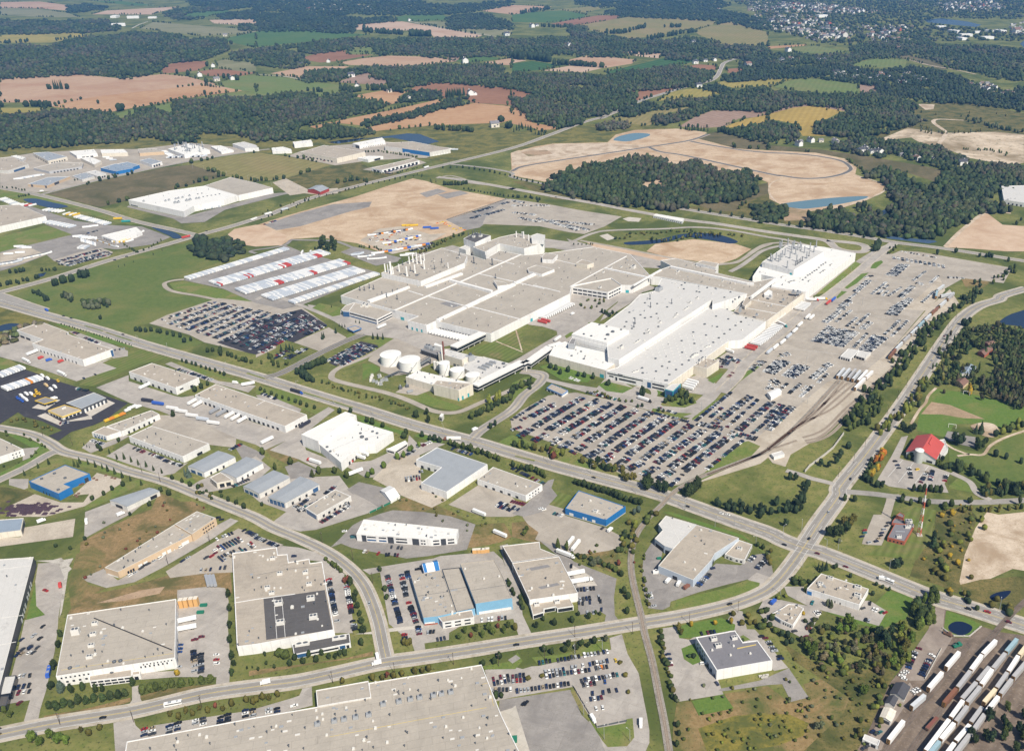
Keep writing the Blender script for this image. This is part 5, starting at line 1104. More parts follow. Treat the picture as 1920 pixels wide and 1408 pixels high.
# ================================================================== farther north and west
FAR=[
 ('warehouse','far left beige warehouse with a blue loading door','u0 -40,300 100,292 208,345 60,392 -40,385',8,'offwhite','r_tan','2 .2 .75 .3 5 1 b'),
 ('quonset_hut','white round-topped shed behind the beige warehouse with blue door','u0 80,285 120,278 185,295 160,312',6,'white','r_white',''),
 ('warehouse','tan-walled block with pale blue-grey roof near the woods edge','u0 240,262 355,254 492,290 352,320',9,'cream','r_metal','3 .1 .9 .5 4 5 g .5;2 .1 .9 .5 4 6 g .5'),
 ('warehouse','long low beige units in front of the tan-walled block','u0 245,372 420,330 610,336 600,362 360,398',6,'greyw','r_beige','3 .1 .9 .2 3.4 8 d .5'),
 ('warehouse','white two-part hall against the woods','u0 508,252 690,236 714,266 562,284',8,'white','r_white','3 .1 .9 4 6 4 g .6;2 .2 .8 .4 4 3 d'),
 ('warehouse','cream walled square hall with pale roof','u0 590,300 662,290 744,322 690,347',8,'cream','r_white',''),
 ('office_block','long tan and white two-storey office by the woods','u0 736,240 908,235 936,260 744,266',9,'cream','r_white','3 .03 .97 1 3 12 g .5;3 .03 .97 5 7 12 g .5'),
 ('warehouse','tan warehouse next to the white chemical plant','u0 1012,234 1150,230 1202,252 1022,264',8,'tanw','r_beige','3 .05 .95 1 3 10 g .4'),
 ('warehouse','white shed with pale curved roof beyond the chemical plant','u0 1545,214 1622,208 1712,240 1622,256',6,'white','r_white',''),
 ('warehouse','larger white shed at the end of the woods road','u0 1704,195 1790,180 1877,204 u1 20,225 u0 1795,228',9,'white','r_pale','2 .3 .9 .4 5 3 d'),
 ('warehouse','blue-walled block with pale blue roof beside the field road','u0 736,372 850,340 978,374 852,398',8,'bluew','r_metalblue',''),
 ('warehouse','smaller blue-walled block joined by a white yard','u0 858,342 932,328 1022,350 958,372',8,'bluew','r_metalblue',''),
 ('warehouse','white unit with dark glass corner and pale grey roof','u0 1024,316 1100,300 1188,326 1112,347',8,'white','r_metal','2 .2 .9 .4 5 3 g'),
 ('workshop','tan brick unit with grey roof and three dark porches','u0 204,490 350,440 512,434 345,502',6,'tanw','r_metal','3 .03 .12 .2 5.6 1 E;3 .75 .85 .2 5.6 1 E;2 .5 .7 .2 5.6 1 E'),
 ('workshop','small grey-roofed unit in front of a treed yard','u0 530,430 620,406 692,432 602,458',6,'offwhite','r_metal',''),
 ('workshop','pale unit with dark doors beside the small grey-roofed unit','u0 626,404 700,388 778,415 718,432',7,'offwhite','r_pale','2 .1 .9 .3 4 3 d'),
 ('warehouse','huge flat-roofed distribution hall with white wall facing the lawn, cut by the picture edge','u0 -200,660 140,640 336,726 0,800 -200,850',12,'white','r_tan','1 .05 .95 0 4 12 d .5'),
 ('depot','low white depot with long roof among parked trailers','u0 742,868 1000,806 1042,842 1000,860 850,905',6,'white','r_white','4 .1 .9 .3 3.4 6 d .5'),
 ('warehouse','small white unit beside the blue-fronted one','u1 743,297 832,284 932,286 822,312',7,'white','r_white','2 .2 .6 .4 5 1 g'),
 ('warehouse','white end-gable shed facing the lawn','u1 114,226 200,217 258,234 262,246 120,250',7,'white','r_white',''),
 ('office_block','white block with dark window bands by the pond road','u1 268,182 404,166 414,186 280,200',10,'white','r_white','3 .05 .95 1 3 8 g .5;3 .05 .95 5 7 8 g .5'),
 ('warehouse','large cream warehouse with broad beige roof near the pond','u1 328,256 500,205 800,254 592,302',12,'cream','r_tan','3 .1 .9 0 4 8 d .4'),
 ('office_block','white block with a black glass end beside the pond','u1 708,192 925,150 946,172 758,206',10,'white','r_white','3 .05 .6 .4 8 1 g;2 .1 .9 1 3 12 g .4'),
 ('showroom','long retail plaza with beige roof and black shopfronts along the road','u1 848,372 1160,300 1198,318 922,388',8,'white','r_tan','2 .03 .97 .4 6 9 g .6;3 .2 .9 .4 5 2 g'),
 ('warehouse','far right warehouse with pale grey roof and shadowed end','u3 1712,505 1877,500 1960,500 1960,640 1730,605',9,'white','r_pale','3 .1 .9 .3 4 6 d .4'),
]
for nm,lb,sp_,h,wl,rf,ft in FAR:
 lb=lb.replace('far left','westernmost').replace('far right','easternmost');b=B(nm,lb,sp_,h,wl,rf,ft,scat=5)
b=B('distribution_hall','low white distribution hall with equipment rows on its roof and a beige rear roof','u0 940,606 1235,540 1500,503 1745,572 1640,605 1420,650 1345,692',12,'white','r_white',scat=10,feats='6 .05 .6 0 4 14 w .5;6 .84 .97 1 3 1 g;5 .05 .4 0 9 3 w .3')
b.units('u0 1215,618 1240,612 1290,603 1310,598 1340,592 1390,580 1285,632,1.3 1310,628,1.3 1370,616,1.3 1395,610,1.3 1440,600 1460,597 1055,620','acg');b.units('u0 1450,565 1480,560 1490,585 1520,580 1550,575 1580,570 1610,565','fan')
b.block('u0 1500,502 1690,440 1877,482 u1 122,517 u0 1747,573',12.4,'white','r_beige',wname='rear_wall',rname='rear_roof')
b=B('retail_hall','beige-roofed hall with a bright blue front beside the pond','u1 950,190 1150,178 1425,232 1275,258 1068,228 945,215',11,'offwhite','r_tan',scat=6,feats='3 .02 .98 1 10.5 1 B;2 .1 .9 0 4 6 w .5;3 .7 .9 .4 3 1 W')
b=B('chemical_plant','white plant with roof crowded by dark tanks and pipework near the woods','u0 1232,232 1400,190 1538,240 1350,275',10,'white','r_white',scat=6)
for i in range(40):
 x,y=random.uniform(1270,1500),random.uniform(200,255)
 b.units('u0 %f,%f,%f'%(x,y,random.uniform(.8,1.5)),random.choice(('dstack','acg','vent','bstack')))
b=B('red_barn','old red barn with grey roof on the bare lot beside the main road','u1 378,530 440,500 535,522 470,548',7,'redw','r_metal',gable=4,over=.3,cat='barn')
# ---- red-roofed barn restaurant with silo
b=B('barn','big white barn with red gabled roof beside its car park','m3 915,1008 985,905 1160,958 1108,1058',7,'barnw','r_red',gable=7,over=.8,cat='barn',feats='3 .1 .3 .5 3 1 g;3 .5 .9 3.4 5 4 g .5;3 .42 .6 .2 2.2 1 d')
b.block('m3 1040,960 1062,925 1100,945 1082,985',10,'barnw','r_red',z0=6,gable=4,over=.5,wname='dormer_wall',rname='dormer_roof')
b.block('m3 1110,935 1165,925 1190,990 1150,1040 1120,1000',5,'barnw','r_pale',wname='annex_wall',rname='annex_roof')
q=G(*parse('m3 990,1075')[0]);o=tag(empty('silo',q),'pale concrete silo in front of the red-roofed barn','silo');m=MB();m.cyl((0,0,0),4.6,14,n=24,cap=False);build(m,'shell','silo',o);m=MB();m.cyl((0,0,14),4.7,.4,n=24,dome=2.2);build(m,'dome','tankw',o)
HS=[('house','brown-roofed brick house among the trees by the blue pond','m3 1385,352 1440,318 1485,330 1430,372','brick','r_brown'),('house','brown-roofed brick wing house beside the first among dark trees','m3 1425,290 1460,280 1505,300 1470,322','brick','r_brown'),
      ('house','pale blue-grey roofed house in the dark trees','m3 1265,500 1300,440 1375,450 1340,500','offwhite','r_metalblue'),('house','brown roofed house behind the yellow tree','m3 1235,545 1270,525 1325,545 1290,575','tanw','r_brown')]
for nm,lb,sp_,wl,rf in HS:B(nm,lb,sp_,4.5,wl,rf,'3 .1 .9 1 2.4 4 g .5',gable=2.6,over=.6,cat='house')
# ================================================================== vehicles
PAINT={'black':(.012,.012,.014),'dark grey':(.05,.052,.058),'navy':(.012,.022,.065),'silver':(.36,.37,.38),'white':(.74,.73,.70),'red':(.30,.02,.02),'maroon':(.13,.015,.025),'blue':(.02,.06,.20),'teal':(.03,.14,.15),'tan':(.32,.25,.16),'yellow':(.62,.42,.02),'orange':(.62,.20,.03),'green':(.02,.13,.05)}
MIX=['black']*11+['dark grey']*7+['navy']*8+['silver']*8+['white']*6+['red']*1+['maroon']*3+['blue','teal','tan']
def prism(mb,prof,wd,mi=0,inset=0.0,top=None):
 """side profile (x, z) swept across the width; points above 'top' are pulled in by inset"""
 n=len(prof)
 L=[(x,-(wd/2-(inset if top is not None and z>top else 0)),z)for x,z in prof];R=[(x,-y,z)for x,y,z in L]
 mb.add(L+R,[tuple(range(n))[::1],tuple(range(2*n-1,n-1,-1))]+[(i,i+n,(i+1)%n+n,(i+1)%n)for i in range(n)],mi)
CAR={'sedan':dict(body=[(-2.3,.35),(2.3,.35),(2.35,.7),(2.1,.85),(1.1,.98),(-1.6,1.0),(-2.3,.95),(-2.38,.6)],cab=[(1.15,.96),(.35,1.42),(-1.0,1.42),(-1.75,.98)],roof=(.35,-1.0,1.43),w=1.82),
       'minivan':dict(body=[(-2.4,.35),(2.4,.35),(2.45,.75),(2.2,.95),(1.5,1.08),(-2.35,1.1),(-2.42,.6)],cab=[(1.6,1.06),(.75,1.72),(-2.05,1.72),(-2.33,1.08)],roof=(.75,-2.05,1.73),w=1.95),
       'pickup':dict(body=[(-2.75,.5),(2.75,.5),(2.8,.95),(2.6,1.12),(1.35,1.2),(-2.75,1.2)],cab=[(1.4,1.18),(.8,1.82),(-.55,1.82),(-.75,1.18)],roof=(.8,-.55,1.83),w=2.0)}
CARP={}
for k,d in CAR.items():
 mb=MB();prism(mb,d['body'],d['w']);x0,x1,z=d['roof'];mb.box(((x0+x1)/2,0,z+.02),(abs(x0-x1),d['w']-.36,.06))
 if k=='pickup':mb.box((-1.75,0,1.16),(1.9,1.6,.12))
 o=bpy.data.objects.new('parked_car',mb.mesh('car_body_'+k,['paint']))
 g_=MB();prism(g_,d['cab'],d['w']-.06,inset=.16,top=1.3);ks=[bpy.data.objects.new('cabin_window',g_.mesh('cabin_window_'+k,['carglass']))]
 wm=MB();wm.cyl((0,-.12,0),.34,.24,n=10,axis='Y');wme=wm.mesh('wheel_'+k,['tyre'])
 for sx in(-1.45,1.45):
  for sy in(-1,1):
   wo=bpy.data.objects.new('wheel',wme);wo.location=(sx,sy*(d['w']/2-.1),.34);ks.append(wo)
 CARP[k]=(o,ks)
CARS=[]  # (scale, pos, heading, type, colour, label-less row key, order)
LOTZ=.24
def car(p,ang,desc,typ=None,col=None,road=False):
 CARS.append([p,ang,desc,typ or random.choices(('sedan','minivan','pickup'),(6,3,1))[0],col or random.choice(MIX),road])
def row(spec,desc,occ=.95,dbl=0,pitch=2.75,cols=None,turn=0.0,typ=None):
 """a row of parked cars between two points; heading square to the row; dbl = two rows nose to nose"""
 P=W(spec)
 for a,b in zip(P[:-1:2],P[1::2]):
  if b.y<a.y:a,b=b,a
  d=b-a;L=d.length;d.normalize();n=Vector((-d.y,d.x,0));ang=math.atan2(n.y,n.x)+turn
  for s in((-2.6,2.6)if dbl else(0,)):
   for k in range(max(1,int(L/pitch)+1)):
    if random.random()>occ:continue
    p=a+d*(pitch*k)+n*(s+random.uniform(-.25,.25));car(p,ang+random.uniform(-.03,.03)+(math.pi if random.random()<.5 else 0),desc,typ,random.choice(cols)if cols else None)
def cars(spec,desc,ang=None,cols=None,typ=None):
 for p in W(spec):car(p,math.radians(ang if ang is not None else random.choice((20,110)))+random.uniform(-.1,.1),desc,typ,random.choice(cols)if cols else None)
Wt=['white'];Rd=['red']
cars('b0 243,708 192,760 228,776 124,782 213,827 172,830 172,822 130,838 106,850 190,855 166,857 124,862 100,868','the scattered rows beside the dark-clad warehouse',75)
cars('b0 137,983 113,988 170,984','the short row by the warehouse lobby',110);row('b0 105,1052 185,1040 107,1082 182,1070','the double row nearest the warehouse lobby',1,pitch=3.6);cars('b0 112,1140','the lobby drive, all alone',75,['maroon']);cars('b0 258,505','the yard behind the dark-clad warehouse',160,Rd,'pickup')
cars('b0 762,405 796,380 812,366 837,355 870,337','the front of the tan unit building',60,['black','dark grey','silver']);cars('b0 735,418 905,320 990,268 1022,258','the tan unit building doors',60,Wt,'minivan');cars('b0 1048,230 1070,220 1100,205','the tan building tall end',60,['red','maroon','white']);cars('b0 1232,95 1250,105','the far end wall of the tan building',20)
row('b0 1225,215 1312,180 1375,165 1444,195','the outer row of the lot behind the stepped factory');row('b0 1240,268 1365,212','the first double row behind the stepped factory',1,1);row('b0 1245,328 1440,240','the second double row behind the stepped factory',.8,1);row('b0 1135,392 1300,372','the spaced row beside the grey trailers',.75,pitch=4)
cars('b0 1215,295 1165,320 1030,338 1062,320 1195,312 1215,278','the open middle of the lot behind the stepped factory',60)
row('b1 0,205 120,255','the hedge row behind the stepped factory')
row('b0 1092,845 1100,960','the inner row beside the square warehouse',.9,pitch=3);row('b0 1134,855 1136,965','the second row beside the square warehouse',.9,pitch=3);cars('b0 1222,868 1222,895 1222,918','the outer row beside the square warehouse',10,['red','silver','white']);cars('b0 1100,783 1138,767','the gap near the docked trailers',15,['maroon','white']);cars('b0 1018,812 1015,835 1012,853 1010,935','the side wall of the square warehouse',10,['black','yellow','silver','blue'])
for x,y in((815,1290),(858,1285),(957,1275),(1003,1258),(1102,1243),(1147,1230),(1244,1225),(1287,1210),(1385,1185),(1428,1180)):
 row('b0 %d,%d %d,%d'%(x,y+30,x,y-6),'the short bays between trees and big plant',.95,pitch=3.1)
for x,y in((75,1165),(120,1160),(215,1145)):row('b1 %d,%d %d,%d'%(x,y+28,x,y-6),'the bays beside the big plant drive',.95,pitch=3.1)
row('b1 410,435 450,640','the inner column beside the stepped factory');row('b1 510,475 540,630','the outer column beside the stepped factory');row('b1 546,672 558,725','the outer column below the footpath');cars('b1 458,677','the aisle beside the stepped factory',10,['silver']);cars('b1 215,312','the notch behind the stepped factory',10,['navy'],'minivan')
row('b1 608,283 690,296','the front row of the white plaza',.75);cars('b1 735,303 750,302 785,304 800,306','the front row of the white plaza',100);cars('b1 765,260 803,263 822,266','the plaza entrance steps',95,['black','red','dark grey']);cars('b1 548,205 545,196','the plaza end wall',15);cars('b1 500,170','the plaza driveway',15,Wt)
row('b1 740,420 815,685','the first column beside the sky-blue factory');row('b1 820,408 848,535','the second column beside the sky-blue factory');row('b1 870,590 905,685','the second column below the walkway');row('b1 852,398 862,440','the third column by the striped tent');cars('b1 863,575','the walkway of the sky-blue factory',15,Rd);cars('b1 915,385','the striped tent opening',15,['black'],'pickup')
cars('b1 915,712 918,725 920,738 922,750 838,755 840,770 838,785','the visitor bays of the sky-blue factory',15);cars('b1 970,742 985,738 1003,736','the office corner of the sky-blue factory',95);row('b1 1025,782 1078,770','the bay by the office lawn',1);row('b1 1275,672 1435,655','the row under the tall sky-blue wall',.75)
row('b1 275,52 210,30 240,55 380,-10','the slant rows beside the low workshop');row('b1 370,120 530,25','the slanted row along the low workshop',.95)
cars('b2 162,43 180,48','the corner of the blue warehouse drive',20,['white','black']);row('b2 228,68 280,82','the short row before the blue warehouse',1);cars('b2 510,155','the blue warehouse corner door',60,['dark grey']);
row('b2 372,502 468,492','the row beside the docked trucks');row('b2 385,556 455,546','the middle row beside the stained-roof warehouse');cars('b2 440,572 400,578 378,575 490,540 492,555 500,566 505,612 460,628 425,630 335,368','the loose bays beside the stained-roof warehouse',95)
row('b2 1050,478 1122,405','the row against the angled factory wall',1,cols=['navy','blue','dark grey','silver']);cars('b2 1132,380','the angled factory recess',30,['navy']);row('b2 1340,338 1372,305','the bay by the angled factory office',1);row('b2 1385,380 1425,335','the bay across from the angled factory office',1)
cars('b2 775,520 780,535 783,548 800,592','the track-side edge of the angled factory yard',20,['silver','white'])
cars('b2 880,865 885,893 890,915 892,927','the yard of the slate-roofed warehouse',12,['white','black','maroon','navy']);cars('b2 1155,1030','the front corner of the slate-roofed warehouse',120,['navy']);cars('b2 1075,917','the side door of the slate-roofed warehouse',10,Wt,'minivan')
cars('r8 1420,135 1490,165 1545,235 1575,270 1600,325 1640,365 1655,398','the slant row behind the slate-roofed warehouse',12);cars('r8 1740,490 1760,540','the pair behind the slate-roofed warehouse',12,['black','navy']);row('r8 340,85 370,80 455,68 580,52','the far wall of the slate-roofed warehouse',1)
for sp_,d_ in(('b2 155,912 232,900','the tree-side row of the commuter lot'),('b2 260,898 382,876','the tree-side row of the commuter lot'),('b2 410,870 490,857','the tree-side row of the commuter lot'),('b2 518,853 545,848','the tree-side row of the commuter lot')):row(sp_,d_)
row('b2 190,966 310,946 340,938 372,936 400,926 542,904','the second row of the commuter lot');row('b2 195,990 545,934','the third row of the commuter lot',.93);row('b2 5,990 75,982 8,1016 78,1008','the two short rows by the plant drive',.95)
row('b2 393,1015 595,980','the fourth row of the commuter lot');row('b2 405,1040 470,1028','the fifth row of the commuter lot');row('b2 30,1072 335,1028','the fence row of the commuter lot',.96);row('b1 1340,1005 1440,985 1345,1030 1440,1010','the drive-side rows of the commuter lot');row('b1 1290,1075 1444,1060','the fence row by the big plant roof',.9)
cars('b2 455,1085 515,1080 548,1070 590,1067 445,1117 465,1115 487,1112 505,1107 525,1020','the nearly empty end of the commuter lot',100);cars('b2 475,1170 512,1165','the empty bays by the grass wedge',105,Wt);cars('b2 585,899 505,937','the commuter lot islands',110,['yellow','orange']);cars('b2 65,1143 80,1141','the fenced yard beside the big plant',60,['black'])
row('b3 558,575 575,579','the end wall of the white box',1);row('b3 588,608 612,617','the white box end bays',1,cols=Wt);cars('b3 640,628 660,630','the white box outer bays',30,['red','green']);row('b3 518,660 605,690','the front row of the white box',.7);cars('b3 535,605','the white box corner',30,['dark grey'])
cars('b3 270,625 285,632 283,640 268,668 228,720 150,735 213,768','the curved showroom lot',20)
cars('b3 250,575','the white box driveway',70,['teal'],'pickup')
cars('b3 545,165 545,180 530,200 570,235','the far bays before the brick station',20);cars('r4 230,890 195,940 155,1000 115,1055 100,1100 65,1150 25,1195','the row against the brick station',20);
cars('rt 345,615','the head of the rail yard lot',160,['maroon']);row('rt 185,900 285,670','the hedge-side row of the rail yard lot',1);row('rt 380,1010 500,780 540,720 560,700','the wall-side row of the rail yard lot',.9);cars('rt 150,960 110,985 90,1030 120,1070','the hedge corner of the rail yard lot',150,['white','black']);row('rt 250,1270 340,1220','the cluster by the yard office',1,cols=Wt);cars('b3 590,1300 612,1312 630,1305 560,1385 540,1395','the cream shelter forecourt',40)
# mid and far lots: most of these end in the one far-car mass
far_d='the distant plant car parks'
for sp_,db in(('m2 0,802 215,667',0),('m2 60,806 285,690',0),('m2 130,790 280,710',0),('m2 150,848 465,655',1),('m2 235,872 575,668',1),('m2 320,893 655,695',1),('m2 408,922 735,712',1),('m2 497,947 825,733',1),('m2 587,980 915,757',1),('m2 678,1007 1005,785',1),('m2 770,1032 1090,808',1),('m2 865,1062 1185,835',1),('m2 955,1088 1270,865',1),('m2 1050,1116 1365,885',1),('m2 1135,1140 1450,905',1),('m2 1285,1128 1530,935',0),
               ('m2 42,918 130,862',1),('m2 145,942 235,893',1),('m2 252,965 322,918',1),('m2 322,990 392,945',1),('m2 398,1020 492,970',1),('m2 492,1048 592,1000',1),('m2 602,1075 677,1022',1),('m2 692,1108 767,1053',1),('m2 767,1128 870,1082',1),('m2 862,1168 960,1113',1),('m2 957,1200 1062,1138',1),('m2 1047,1238 1132,1160',0),
               ('m2 1215,808 1445,622',0),('m2 1310,785 1390,720',0),('m2 1333,832 1572,648',1),('m2 1420,850 1625,668',0),('m2 1497,870 1710,690',1),('m2 1588,892 1710,790 m3 30,790 90,740',0),('m3 0,868 165,712',1),('m3 0,790 95,700',1),('m3 0,705 40,685',0),
               ('m2 510,625 680,668',0),('m2 900,748 1160,815',0),('m2 1225,825 1390,862',1),('m2 1435,885 1610,928',1),('m2 960,720 1080,760',0),('m2 0,870 60,850',0)):
 row(sp_,far_d,.93,db)
def block(spec,rows_,occ=.9,cols=('black','white','white','white','black','silver','navy')):
 """solid block of stored cars: corners A,B,C,D; rows run A-B, stepping A-D"""
 A,Bq,Cq,D=W(spec)
 for k in range(rows_):
  t=(k+.5)/rows_;a,b=A.lerp(D,t),Bq.lerp(Cq,t);d=b-a;L=d.length;d.normalize();n=Vector((-d.y,d.x,0));an=math.atan2(n.y,n.x)
  for j in range(int(L/2.7)):
   if random.random()<occ:car(a+d*(2.7*j),an,far_d,None,random.choice(cols))
block('m3 283,282 398,178 505,208 390,298',6);block('m3 393,300 505,200 607,225 492,326',6);block('m3 600,336 700,235 797,260 672,358',6);block('m3 -30,485 62,400 150,420 42,502',7);block('m3 95,510 185,430 282,452 170,528',7);block('u3 905,1022 912,1045 1305,1115 1300,1090',12);block('u3 860,1158 960,1075 1042,1082 940,1170',5,.85);block('m2 1560,470 1640,400 1690,415 1600,480',3,.6)
stock=('white','white','white','silver','black','black')
for sp_,db,oc in(('m3 375,160 500,65',1,.8),('m3 450,155 550,80',0,.9),('m3 520,185 590,125',0,.9),('m3 560,195 670,100',0,.9),('m3 620,205 680,155',1,.7),('m3 770,238 870,145',0,.95),('m3 815,250 920,150',0,.9),('m3 790,107 880,32',1,.95),('m3 832,110 935,12',1,.95),('m3 565,325 655,232',0,.95),('m3 0,605 60,555',1,.8),('m3 80,602 130,560',0,.9),('m3 140,627 215,565',0,.9),('m3 215,650 295,578',0,.95),('m3 225,610 265,575',0,.8),('m3 290,530 375,460',1,.95),('m3 330,557 395,495',0,.9),('m3 375,450 415,435',1,.9),('m3 80,380 145,365',1,.8),('m3 0,560 60,540',1,.8),
                   ('u3 640,1282 740,1200',1,.9),('u3 760,1298 870,1210',0,.95),('u3 805,1300 880,1235',0,.9),('u3 970,985 1230,1032',0,.85),('u3 1065,1200 1165,1125',0,.9),('u3 1190,1217 1250,1165',0,.9),('u3 530,1382 650,1290',0,.95),('u3 580,1385 610,1360',0,.8),('u3 915,1405 1050,1330',1,.9),('u3 1128,1360 1222,1275',0,.95),('u3 970,1322 1065,1240',1,.8),('u3 880,1312 980,1250',0,.9),('u3 840,1310 880,1275',0,.9),('u3 1320,1178 1435,1182',0,.8),('u3 1080,1215 1150,1232',1,.6),('u3 700,1180 790,1160',0,.6),('m3 470,75 540,10',1,.7)):
 row(sp_,far_d,oc,db,cols=stock)
for k in range(12):  # office car park
 t=k/11;a=(300+190*t,603+58*t);b=(405+185*t,566+38*t)
 row('f %f,%f %f,%f'%(*a,*b),far_d,.93 if k else .5,1)
row('m1 150,150 250,90 200,185 330,110 270,215 390,140 330,240 450,180',far_d,.9,1)
row('m1 100,400 210,350 200,400 330,330',far_d,.7,1);row('m1 470,415 560,365',far_d,.9)
for k in range(4):row('m1 %d,%d %d,%d'%(500+k*18,405+k*12,690+k*34,300+k*7),far_d,.88,1)
row('ra 1120,520 1305,600',far_d);row('m0 1165,465 1400,540',far_d,.9);row('m0 990,440 1000,443',far_d,1);row('ra 1030,1082 1265,1005',far_d,.5,pitch=7);row('ra 960,450 1030,465',far_d);row('ra 1490,690 1660,660',far_d,.7)
row('m0 885,988 950,1015 990,1025 1080,1060 1075,1065 1195,1105',far_d,.75);row('m1 40,630 130,665',far_d,.7);row('m1 1070,985 1160,945 940,1060 1060,1000',far_d,.95);row('m1 1290,990 1420,1030',far_d,.95);row('m1 990,1195 1090,1180',far_d,.9,1);row('m1 1080,1145 1110,1140',far_d);row('m2 0,1340 80,1360',far_d,.95,cols=['maroon','red','black']);row('m2 0,1385 40,1395',far_d,.95)
row('m1 1600,1360 1690,1390',far_d,.95,1);row('m1 1690,1120 m2 220,1230',far_d,.5);row('m0 1540,1240 1640,1195',far_d,.95);row('m0 1520,1000 1600,960',far_d,.9);row('m0 600,935 680,965',far_d,.9);row('m0 400,825 480,815',far_d,.9);row('m0 500,595 600,615',far_d,.8);row('m1 260,1390 390,1290',far_d,.85);row('m1 460,1290 520,1245',far_d,.8);row('m1 520,1380 620,1350',far_d,.9)
row('u0 425,1062 735,975 440,1085 790,990 500,1090 820,1000',far_d,.9,1);row('u0 640,855 730,830',far_d,.8)
row('u2 0,615 90,630 0,650 280,650 0,700 170,720 50,740 200,770',far_d,.8,1,cols=stock);row('u1 1600,700 1730,660 1680,720 1820,680 1580,745 1650,720 1800,640 1850,625',far_d,.9,1,cols=('navy','black','dark grey','silver'));row('u2 190,745 480,830 260,760 600,790 380,790 560,830',far_d,.85,1,cols=stock)
row('u1 100,775 150,760 60,790 70,785',far_d,.9);row('u1 1130,980 1280,950 1240,940 1300,925',far_d,.9,1);row('u1 490,320 560,325',far_d,.9);row('u1 870,400 1000,420 940,410 1180,350',far_d,.8)
row('m3 835,1072 870,1130 930,1118 945,1185',far_d,.6);row('m3 1050,1140 1010,1215 1090,1135 1070,1200 1180,1165 1165,1205',far_d,.8);cars('m3 985,1130 1050,1160',far_d,20,['black','yellow'])
row('m2 1355,420 1380,400 1395,455 1440,380 1450,400 1500,420',far_d,.8,1);row('m2 1430,520 1460,490',far_d,.9);row('m2 380,525 440,545',far_d,.6,cols=Wt);row('m2 520,620 680,665',far_d,.9)
for x,y,c in((840,895,'white'),(1000,905,'maroon')):pass
# jumble of crew vehicles on the building site
for i in range(120):
 x,y=random.uniform(800,1270),random.uniform(820,975)
 if abs((x-1035)/240)+abs((y-897)/80)>1:continue
 car(W('u1 %f,%f'%(x,y))[0],random.choice((.5,2.1))+random.uniform(-.2,.2),far_d,random.choice(('pickup','minivan','sedan')),random.choice(('white','white','white','silver','navy','red','yellow','orange','blue','black')))
cars('u1 1330,780 1350,775 1380,785 1400,790 1420,800 1450,820 1470,830 1500,815 1530,830 1370,770 1390,775',far_d,None,['orange','yellow'],'pickup')
# moving cars, each with its own place on a road
for sp_,an,cl,lb,ty in(('b0 582,1223',14,'black','black car driving along the near road below the lawn','sedan'),('b1 640,577',98,'silver','silver car on the curving road between two factories','sedan'),('b2 25,812',10,'black','black car on the near road by the plant drive','sedan'),('b2 1228,582',22,'black','black car on the bend below the angled factory','sedan'),
       ('b3 92,248',-28,'black','black car entering the crossroads','sedan'),('b3 232,213',60,'black','small dark car waiting in the crossroads arm','sedan'),('b3 278,297',-25,'maroon','maroon car leaving the crossroads','sedan'),('b3 438,372',-28,'maroon','maroon car on the main road beside the white box warehouse','sedan'),('b3 1130,610',-28,'black','black minivan on the main road above the round pond','minivan'),('b3 1237,627',-28,'red','red pickup on the main road above the round pond','pickup'),('b3 1357,685',-28,'maroon','maroon minivan crossing the railway on the main road','minivan'),('b3 342,64',65,'silver','silver car north of the crossroads','sedan'),
       ('b2 990,32',-28,'black','black car on the main road near the level crossing','sedan'),('b2 1180,72',-25,'white','white car parked on the grass verge, the first','sedan'),('b2 1217,80',-25,'white','white car parked on the grass verge, the second','sedan'),('m3 545,1193',75,'black','black car approaching the crossroads on the wide road','sedan'),('m3 833,737',60,'black','black car on the wide road beside the tree belt','minivan'),('m3 1163,250',60,'maroon','maroon car on the wide road bend','sedan'),('m3 1083,412',60,'silver','silver car on the wide road by the houses','sedan'),('m0 420,118',-25,'black','first black car on the four-lane road past the dark meadow','sedan'),('m0 470,133',-25,'black','second black car on the four-lane road past the dark meadow','sedan'),('m0 812,240',-25,'black','black car on the four-lane road by the planted median','sedan'),('m2 540,1185',-25,'black','black car on the main road before the tree-lined verge','sedan'),('u0 842,1050',20,'navy','dark car on the road beside the dark meadow','sedan'),('u0 928,1025',20,'black','black car ahead on the road beside the dark meadow','sedan'),('u0 1515,838',20,'black','black car at the junction by the wood','sedan'),('t2 665,897',30,'black','black car on the country highway','sedan'),('u2 322,590',-18,'black','black car on the plant bypass','sedan')):
 CARS.append([W(sp_)[0],math.radians(an),lb,ty,cl,True])
CARS.sort(key=lambda c:c[0].y if not c[5]else-1e9)
NEAR,REST=CARS[:300],CARS[300:]
cnts={}
named={}
PROTO_KIDS_CAR=CARP
for i,(p,an,desc,typ,col,rd)in enumerate(NEAR):
 o0,ks=CARP[typ];o=o0.copy();C.objects.link(o)
 o.location=(p.x,p.y,.42 if rd else LOTZ);o.rotation_euler=(0,0,an);o.color=(*PAINT[col],1)
 for kx in(ks if(p.y<980 or rd)else ks[:1]):
  c=kx.copy();c.parent=o;C.objects.link(c)
 if rd:tag(o,desc,'car','moving cars')
 elif desc==far_d:tag(o,'%s %s, %s among the nearest cars of the plant lots'%(col,typ,ordinal(cnts.setdefault('f',0))),'car','parked cars');cnts['f']+=1
 else:
  k=(desc,col,typ);n=cnts.get(k,0);cnts[k]=n+1;named.setdefault(k,[]).append(o)
for(desc,col,typ),os_ in named.items():
 for n,o in enumerate(os_):
  pre=('the only ' if False else '')+('' if len(os_)==1 else ordinal(n)+' ')
  tag(o,'%s%s %s%s in %s'%(pre,col,typ,'' if len(os_)==1 else ' up',desc),'car','parked cars')
